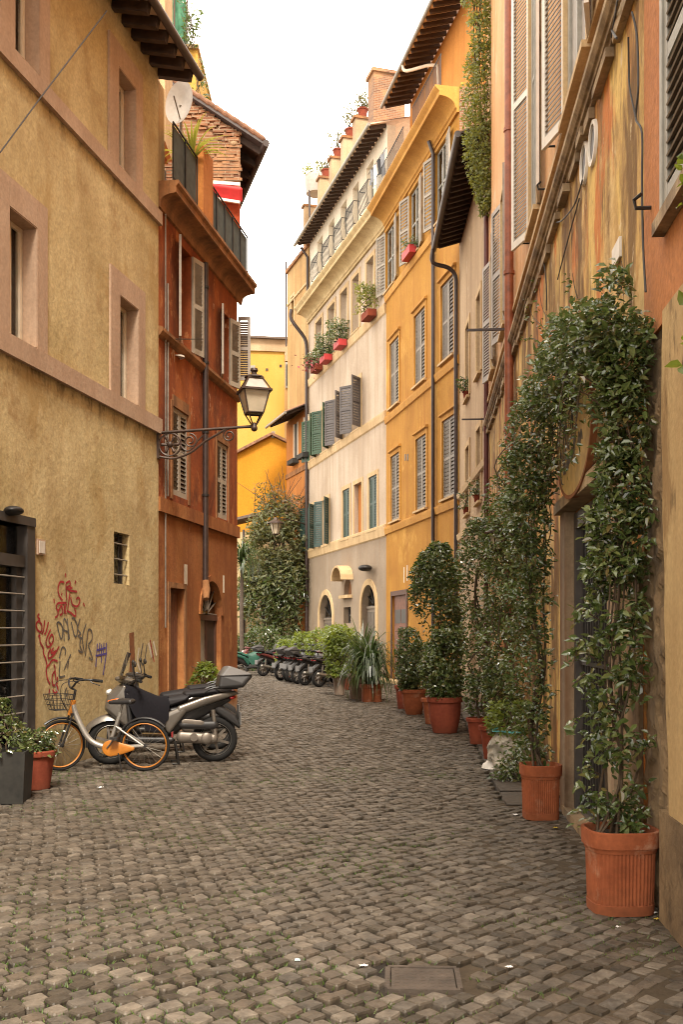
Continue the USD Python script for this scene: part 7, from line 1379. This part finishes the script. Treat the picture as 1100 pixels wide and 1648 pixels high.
# loose shoots hanging from the arch over the doorway and out of the column
ps = []
for k in range(16):
    y_ = rng.uniform(6.1, 8.6); x_ = 1.62 + (y_ - 6) * .04 + rng.normal(0, .08); z_ = 3.45 + rng.normal(0, .06); l_ = rng.uniform(.25, .75); ps.append([np.array([x_, y_, z_]), np.array([x_ + rng.normal(-.04, .05), y_ + rng.normal(0, .08), z_ - l_ * .5]), np.array([x_ + rng.normal(-.05, .08), y_ + rng.normal(0, .12), z_ - l_])])
for k in range(14):
    z_ = rng.uniform(.7, 3.6); sgn = rng.choice([-1, 1]); ps.append([np.array([1.64 + sgn * .1, 5.9, z_]), np.array([1.63 + sgn * rng.uniform(.2, .26), 5.8, z_ + .06]), np.array([1.62 + sgn * rng.uniform(.22, .36) - (.08 if sgn > 0 else 0), 5.75, z_ - .02])])
ps = [[q if q[0] < WALL_R(q[1]) - .05 else np.array([WALL_R(q[1]) - .05, q[1], q[2]]) for q in p_] for p_ in ps]
stems(t, ps, .005); P = np.vstack([smooth_path(p_, 6) for p_ in ps]); P = np.repeat(P, 2, 0) + rng.normal(0, .018, (2 * len(P), 3)); v, f = leaves(P, .06, rng, outward=np.tile(np.array([-.4, -.6, -.2]), (len(P), 1)), fine=True); obj('foliage', joined(v, f), 'jasmine_leaf', t, kind='stuff', tone=tones(v))
# 2: second jasmine column
rng = np.random.default_rng(37); t = thing('climbing_jasmine', 'second jasmine column rising from the planter beyond the gated door', 'climbing plant', (1.73, 8.7, .42), world=True); pts = []
for z, xo, rx, n in ((.55, 0, .16, 60), (.8, -.02, .17, 110), (1.05, -.04, .22, 200), (1.35, -.05, .22, 230), (1.65, -.06, .22, 260), (1.95, -.05, .22, 300), (2.25, -.04, .2, 330), (2.55, -.04, .2, 360), (2.85, -.03, .21, 400), (3.1, -.02, .24, 430), (3.35, -.02, .26, 430), (3.6, .0, .2, 260)): pts.append(blob((1.71 + xo, 8.85, z), (rx * 1.15, .24, .2), int(n * 2.1)))
P = np.vstack(pts); nn = meshkit.fbm(P * 6, 3, 27); P = P[nn + rng.normal(0, .05, len(P)) > .44]; P = P[P[:, 0] < WALL_R(P[:, 1]) - .02]; v, f = leaves(P, .062, rng, outward=np.tile(np.array([-.5, -.7, .1]), (len(P), 1)), fine=True); foliage_part(t, v, f, 'jasmine_leaf', 300, P[:, 1])
ps = []
for k in range(7): ps.append([np.array([1.73 + rng.normal(0, .06), 8.68 + rng.normal(0, .05), .42])] + [np.array([1.74 + rng.normal(0, .06), 8.92 + rng.normal(0, .05), z]) for z in (.8, 1.3, 1.9, 2.5, 3.1)])
stems(t, ps, .010)
# 3..: further climbers on the right-hand wall
column('climbing_jasmine', 'third climber, with yellowish new leaves, above the white sack', 2.06, 12.2, .35, 3.35, .29, .32, 4300, .07, 'jasmine_leaf', 41, wob_=.16, thr=.475, lean=(.02, .2), prof=([0, .15, .4, .8, 1], [.7, .8, 1, 1.05, .7]))
column('climbing_jasmine', 'fourth climber on the pot just beyond the sack, with a dense leafy head', 2.12, 14.6, .3, 3.3, .36, .38, 4300, .075, 'jasmine_leaf', 43, thr=.47, prof=([0, .2, .6, .85, 1], [.5, .75, 1.1, 1.1, .6]))
column('climbing_jasmine', 'high climber on the wall above the small lantern', 2.35, 13.6, 2.7, 4.35, .36, .40, 2300, .07, 'jasmine_leaf', 47, thr=.49, nst=3, prof=([0, .4, 1], [.7, 1.1, .6]))
column('columnar_shrub', 'tall dark clipped evergreen behind the big red pot', 1.80, 17.9, .42, 3.22, .42, .42, 6500, .095, 'dark_leaf', 51, thr=.455, cat='shrub', nst=2, prof=([0, .2, .45, .7, .9, 1], [.55, .8, 1.0, 1.02, .75, .35]), wob_=.22)
column('glossy_shrub', 'bushy glossy shrub growing in the big red pot', 1.68, 16.15, .5, 1.66, .34, .34, 2400, .09, 'jasmine_leaf', 53, cat='shrub', nst=4, thr=.41, prof=([0, .2, .6, 1], [.6, 1, 1.05, .65]))
column('glossy_shrub', 'leaning glossy shrub in the light terracotta pot', 1.40, 19.8, .45, 1.72, .28, .28, 1500, .09, 'dark_leaf', 55, cat='shrub', nst=4, lean=(-.10, 0), prof=([0, .25, .7, 1], [.45, .9, 1.05, .6]))
column('glossy_shrub', 'shrub between the light terracotta pot and the clipped evergreen', 1.62, 21.4, .4, 1.45, .3, .3, 800, .09, 'jasmine_leaf', 57, cat='shrub', nst=3)
column('sack_plant', 'trailing green plant growing out of the white sack', 1.98, 11.72, .42, .80, .24, .22, 420, .075, 'bright_leaf', 59, cat='plant', nst=3)
column('trailing_plant', 'low leafy plant on the ground between the sack and the second planter', 1.93, 10.9, .02, .42, .24, .25, 420, .07, 'jasmine_leaf', 61, cat='plant', nst=3)
column('bushy_plant', 'leafy plant in the black square planter at the left edge', -3.28, 9.5, .44, .98, .24, .22, 620, .06, 'jasmine_leaf', 63, cat='plant', nst=4, fine=True, prof=([0, .3, .7, 1], [1, 1.05, .8, .5])); column('bushy_plant', 'low plant in the pot behind the black planter', -3.17, 10.3, .36, .60, .22, .2, 420, .055, 'jasmine_leaf', 65, cat='plant', nst=3, fine=True)
column('bushy_plant', 'leafy potted plant below the arched terracotta door', -2.28, 16.4, .36, 1.12, .27, .25, 700, .08, 'bright_leaf', 67, cat='plant', nst=4, prof=([0, .3, .7, 1], [.8, 1.1, .8, .3]))
# hanging creeper from the roof beside the red pipe
rng = np.random.default_rng(71); t = thing('hanging_creeper', 'long yellow-green creeper hanging from the roof beside the red drainpipe', 'climbing plant', (2.85, 20.0, 10), world=True)
z = rng.uniform(10.1, 15.6, 12000); wd = np.interp(z, [10.1, 10.8, 12, 15.6], [.10, .30, .36, .33]) * (.75 + .6 * meshkit.fbm(np.stack([z * 1.7, 0 * z, 0 * z], -1), 3, 2)); a = rng.uniform(0, 2 * PI, len(z)); q = np.sqrt(rng.random(len(z)))
P = np.stack([2.84 + wd * q * np.cos(a) + .05 * np.sin(z * 2), 20.0 + .3 * q * np.sin(a), z], -1); nn = meshkit.fbm(P * 4, 3, 12); P = P[nn + rng.normal(0, .06, len(P)) > .43]; v, f = leaves(P, .085, rng, outward=np.tile([-.4, -.6, -.3], (len(P), 1))); obj('foliage', joined(v, f), 'hanging_leaf', t, kind='stuff', tone=tones(v))
stems(t, [[np.array([2.85 + rng.normal(0, .1), 20 + rng.normal(0, .08), zz]) for zz in (15.6, 14, 12.5, 11.2, 10.3)] for k in range(5)], .012)
# sprig at the right edge
rng = np.random.default_rng(73); t = thing('sill_plant', 'sprig of bright round leaves below the louvred shutter at the right edge', 'plant', RN.pt(sy(4.75), 3.9, .1), world=True); ps = [[RN.pt(sy(4.6), 4.0, .04), RN.pt(sy(4.8), 3.97, .06), RN.pt(sy(5.0), 3.93, .05)], [RN.pt(sy(4.6), 4.0, .04), RN.pt(sy(4.8), 3.85, .06), RN.pt(sy(5.0), 3.76, .05)], [RN.pt(sy(4.6), 4.0, .04), RN.pt(sy(4.85), 3.4, .05), RN.pt(sy(5.0), 2.95, .05)]]; stems(t, ps, .005)
for p in ps:
    for q in smooth_path(p, 3)[4:]:
        for k in range(2): v, f = leaves(np.array([q]), .075, rng, aspect=.72, outward=np.array([[-.4, .5, .3]]), fine=True); obj('leaf', (v[0], f), 'bright_leaf_%d' % rng.integers(0, 4), t)
# strap-leaved plant, palm
def strap(name, label, c, n, L, w, seed, mat, droop=1.0, trunk=None, cat='plant', spread=1.0, seg=6):
    rng = np.random.default_rng(seed); t = thing(name, label, cat, c, world=True); V, Fq = [], []; c = np.array(c, float)
    for k in range(n):
        az = rng.uniform(0, 2 * PI); el = rng.uniform(.5, 1.45) if droop < 1.5 else rng.uniform(-.2, 1.4); l = L * rng.uniform(.65, 1.1); d = np.array([math.cos(az), math.sin(az), 0]); sd = np.array([-d[1], d[0], 0]); base = len(V)
        p = c + d * .04 * rng.random() + [0, 0, rng.uniform(-.15, .1) * L]; e_ = el
        for i in range(seg + 1):
            ww = w * (1 - (i / seg) ** 2.2) * (.6 + .4 * min(1, i / 1.5)) + .002; V += [p + sd * ww / 2, p - sd * ww / 2]
            if i < seg: p = p + (d * math.cos(e_) * spread + np.array([0, 0, math.sin(e_)])) * l / seg; e_ -= droop * (.12 + .10 * i) * rng.uniform(.7, 1.2)
        for i in range(seg): a = base + 2 * i; Fq += [(a, a + 1, a + 3), (a, a + 3, a + 2)]
    obj('foliage', (np.array(V), np.array(Fq)), mat, t, kind='stuff', tone=np.repeat(rng.random(n), 2 * seg + 2))
    if trunk: obj('trunk', MB().tube([c - [0, 0, trunk], c - [.03, 0, trunk * .5], c], [.10, .085, .07], 10), 'trunk', t, smooth=60)
    return t
strap('strap_leaved_plant', 'large arching strap-leaved plant in the terracotta trough', (.68, 23.5, .55), 300, 1.75, .055, 81, 'strap_leaf', 1.45, spread=.6)
strap('strap_leaved_plant', 'upper tuft of sword leaves rising above the strap-leaved plant', (.50, 24.5, .75), 110, 1.5, .05, 83, 'strap_leaf', .5, spread=.6)
strap('palm', 'palm with drooping fronds at the corner of the terracotta house', (-4.15, 41.5, 4.7), 130, 1.7, .07, 85, 'strap_leaf', 1.6, trunk=4.7, cat='palm', spread=.7)
strap('roof_yucca', 'spiky green yucca on the terrace under the satellite dish', (-2.45, 16.3, 9.4), 60, .7, .04, 87, 'hanging_leaf', .7)
for i, (x, y_, h, rx, mt, lb) in enumerate(((-.2, 33.2, 1.85, .55, 'bright_leaf', 'light green bush behind the middle of the far scooters'), (-.75, 34.4, 1.75, .55, 'bright_leaf', 'light green bush behind the maroon scooter'), (-1.35, 35.6, 1.65, .5, 'bright_leaf', 'light green bush behind the hindmost scooter'), (-2.0, 36.8, 1.35, .45, 'bright_leaf', 'low light green bush at the left end of the hedge'), (-.05, 31.0, 1.9, .5, 'bright_leaf', 'light green bush behind the nearest far scooter'), (.15, 28.6, 1.75, .45, 'bright_leaf', 'tall light green bush in front of the white house doors'), (-.06, 26.1, 1.75, .36, 'bright_leaf', 'yellow-green shrub in the tall grey pot'))):
    column('hedge_bush', lb, x, y_, .5, h, rx, rx, 1300, .13, mt, 90 + i, cat='shrub', nst=3, thr=.42, prof=([0, .3, .7, 1], [.75, 1.05, 1, .5]))
# window and roof plants
def tuft(name, label, c, rx, h, n, size, mat, seed, cat='plant', group=None): return column(name, label, c[0], c[1], c[2], c[2] + h, rx, rx, n, size, mat, seed, cat=cat, nst=2, thr=.38, group=group)
flr = z3[0]
for i, (u, mt, h, lb) in enumerate(((508, 'flower', .5, 'dark red flowers at the farthest third-floor window of the white house'), (523, 'jasmine_leaf', .9, 'green palm-like plant in a window box of the white house, second from the far end'), (546, 'jasmine_leaf', .8, 'green plant in a window box of the white house, third from the far end'), (592, 'hanging_leaf', 1.0, 'yellow-green fern in the window nearest the yellow house'))):
    c = WH.px(u, 590 - (u - 508) * .82, .3); c[2] = flr - .12
    bx_ = thing('window_box', ['brown window box with red flowers, farthest on the white house', 'red window box second from the far end of the white house', 'red window box third from the far end of the white house', 'window box with the fern near the yellow house'][i], 'flower box', c, world=True); s_ = WH.s_of(u, .3); m = MB(); WH.box(m, s_ - .4, s_ + .4, flr - .28, flr - .04, .10, .42); obj('trough', m, 'flower_red' if i in (1, 2) else 'dark_terracotta', bx_); m = MB(); WH.box(m, s_ - .37, s_ + .37, flr - .038, flr - .03, .12, .40); obj('soil', m, 'potting_soil', bx_)
    t = tuft('window_plant', lb, c + [0, 0, .06], .42, h, 420, .13, 'hanging_leaf' if mt == 'hanging_leaf' else 'jasmine_leaf', 110 + i)
    if mt == 'flower': rng = np.random.default_rng(5); P = np.array(c) + rng.normal(0, 1, (220, 3)) * [.3, .3, .16] + [0, 0, .1]; v, f = leaves(P, .11, rng, aspect=.8); obj('flowers', joined(v, f), 'flower_pink', t, kind='stuff', tone=tones(v))
tuft('window_plant', 'red flowers and leaves in the trough under the top yellow-house window', fb.GetAttribute('xformOp:translate').Get() + Gf.Vec3d(.05, .25, .12), .30, .3, 160, .09, 'dark_leaf', 120)
for i, (u, v_) in enumerate(((584, 176), (564, 208), (544, 240), (525, 272))):
    c = WH.px(u, v_ + 16, -.7); potm = round_pot(.38, .14, .2); pt_ = pot('roof_flowerpot', ['terracotta pot on the roof pier nearest the yellow house', 'terracotta pot on the second roof pier', 'terracotta pot on the third roof pier', 'terracotta pot on the fourth roof pier'][i], c + [0, 0, .002], 0, potm, 'dark_terracotta')
    column('roof_plant', ['twiggy plant on the roof pier nearest the yellow house', 'twiggy plant on the second roof pier', 'thin plant on the third roof pier', 'rounded plant on the fourth roof pier'][i], c[0], c[1], c[2] + .38, c[2] + (1.1, 1.3, 1.2, .9)[i], .3, .3, 150, .12, 'olive_vine_leaf', 130 + i, cat='plant', nst=6, thr=.4)
c = WH.px(509, 285, -.6); column('roof_plant', 'green shrub growing over the water tank', c[0], c[1], c[2] - .1, c[2] + .5, .5, .5, 260, .13, 'hanging_leaf', 140, cat='plant', nst=4)
for i, (x, y_, z0_, z1__) in enumerate(((-3.35, 21.9, 14.5, 15.6), (-3.18, 21.95, 12.6, 14.3))): column('terrace_creeper', ['straggling creeper on the rails of the yellow roof terrace', 'creeper hanging down the edge of the yellow parapet'][i], x, y_, z0_, z1__, .2, .15, 190, .10, 'dark_leaf', 150 + i, cat='plant', nst=5, thr=.42)
for i, (s_, zz_, lb) in enumerate(((3.55, 4.55, 'small green plant on a lower sill of the beige house'), (1.35, 4.55, 'small green plant on the lower sill of the beige house nearest the orange one'), (3.55, 7.4, 'small green plant on an upper sill of the beige house'))):
    c = BE.pt(s_, zz_ + .001, .06); pot('sill_pot', ['small pot on the farther lower sill of the beige house', 'small pot on the nearer lower sill of the beige house', 'small pot on the farther upper sill of the beige house'][i], c, 0, round_pot(.16, .05, .07), 'dark_terracotta'); column('sill_plant', lb, c[0], c[1], c[2] + .14, c[2] + .5, .16, .16, 130, .08, 'jasmine_leaf', 200 + i, cat='plant', nst=3, thr=.35)
# the great creeper over the low house, dark under-growth
rng = np.random.default_rng(161); t = thing('creeper', 'huge bushy creeper smothering the low house at the end of the street', 'climbing plant', (-3.1, 45.6, 0), world=True)
blobs = [((-3.0, 45.3, 6.4), (1.25, .9, 1.7), 2600), ((-2.2, 45.1, 5.6), (.9, .8, 1.6), 1900), ((-3.7, 45.3, 5.2), (.9, .8, 1.8), 2000), ((-2.6, 44.9, 4.0), (1.3, .8, 1.6), 2600), ((-3.5, 45.0, 3.0), (.9, .8, 1.9), 1700), ((-2.5, 44.9, 2.1), (.8, .6, 1.6), 1200), ((-4.3, 45.2, 3.6), (.5, .6, 1.2), 700)]
P = np.vstack([blob(c, r_, n) for c, r_, n in blobs]); nn = meshkit.fbm(P * 1.6, 4, 33); sel = nn + rng.normal(0, .05, len(P)) > .43; P = P[sel]; v, f = leaves(P, .24, rng, outward=np.tile([0, -.8, .1], (len(P), 1)), aspect=.4); obj('foliage', joined(v, f), 'olive_vine_leaf', t, kind='stuff', tone=tones(v))
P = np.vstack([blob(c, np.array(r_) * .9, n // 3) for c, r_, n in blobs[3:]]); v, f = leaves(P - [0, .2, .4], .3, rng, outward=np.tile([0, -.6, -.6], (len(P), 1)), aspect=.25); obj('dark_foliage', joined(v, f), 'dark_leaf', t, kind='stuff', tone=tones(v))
stems(t, [[np.array([-3 + rng.normal(0, .35), 45.2 + rng.normal(0, .2), 0]), np.array([-3 + rng.normal(0, .5), 45.2, 2]), np.array([-2.8 + rng.normal(0, .6), 45.2, 4]), np.array([-2.8 + rng.normal(0, .8), 45.2, 6.4])] for k in range(9)], .07, 'trunk', 'trunk')
bt = [(lambda x0, dx, h: [np.array([x0, 45.1, 7.0]), np.array([x0 + dx * .45, 45.0, 7.0 + h * .5]), np.array([x0 + dx, 44.9, 7.0 + h])])(-3.0 + rng.normal(0, .6), rng.normal(0, .7), rng.uniform(1.2, 2.2)) for k in range(22)]; stems(t, bt, .022, 'stem', 'twig')
P = np.vstack([blob((-2.0, 45, 7.4), (.8, .5, .6), 300), blob((-3.4, 45, 8.0), (.8, .5, .5), 160)]); v, f = leaves(P, .2, rng, aspect=.3); obj('dry_foliage', joined(v, f), 'dry_vine', t, kind='stuff', tone=tones(v))
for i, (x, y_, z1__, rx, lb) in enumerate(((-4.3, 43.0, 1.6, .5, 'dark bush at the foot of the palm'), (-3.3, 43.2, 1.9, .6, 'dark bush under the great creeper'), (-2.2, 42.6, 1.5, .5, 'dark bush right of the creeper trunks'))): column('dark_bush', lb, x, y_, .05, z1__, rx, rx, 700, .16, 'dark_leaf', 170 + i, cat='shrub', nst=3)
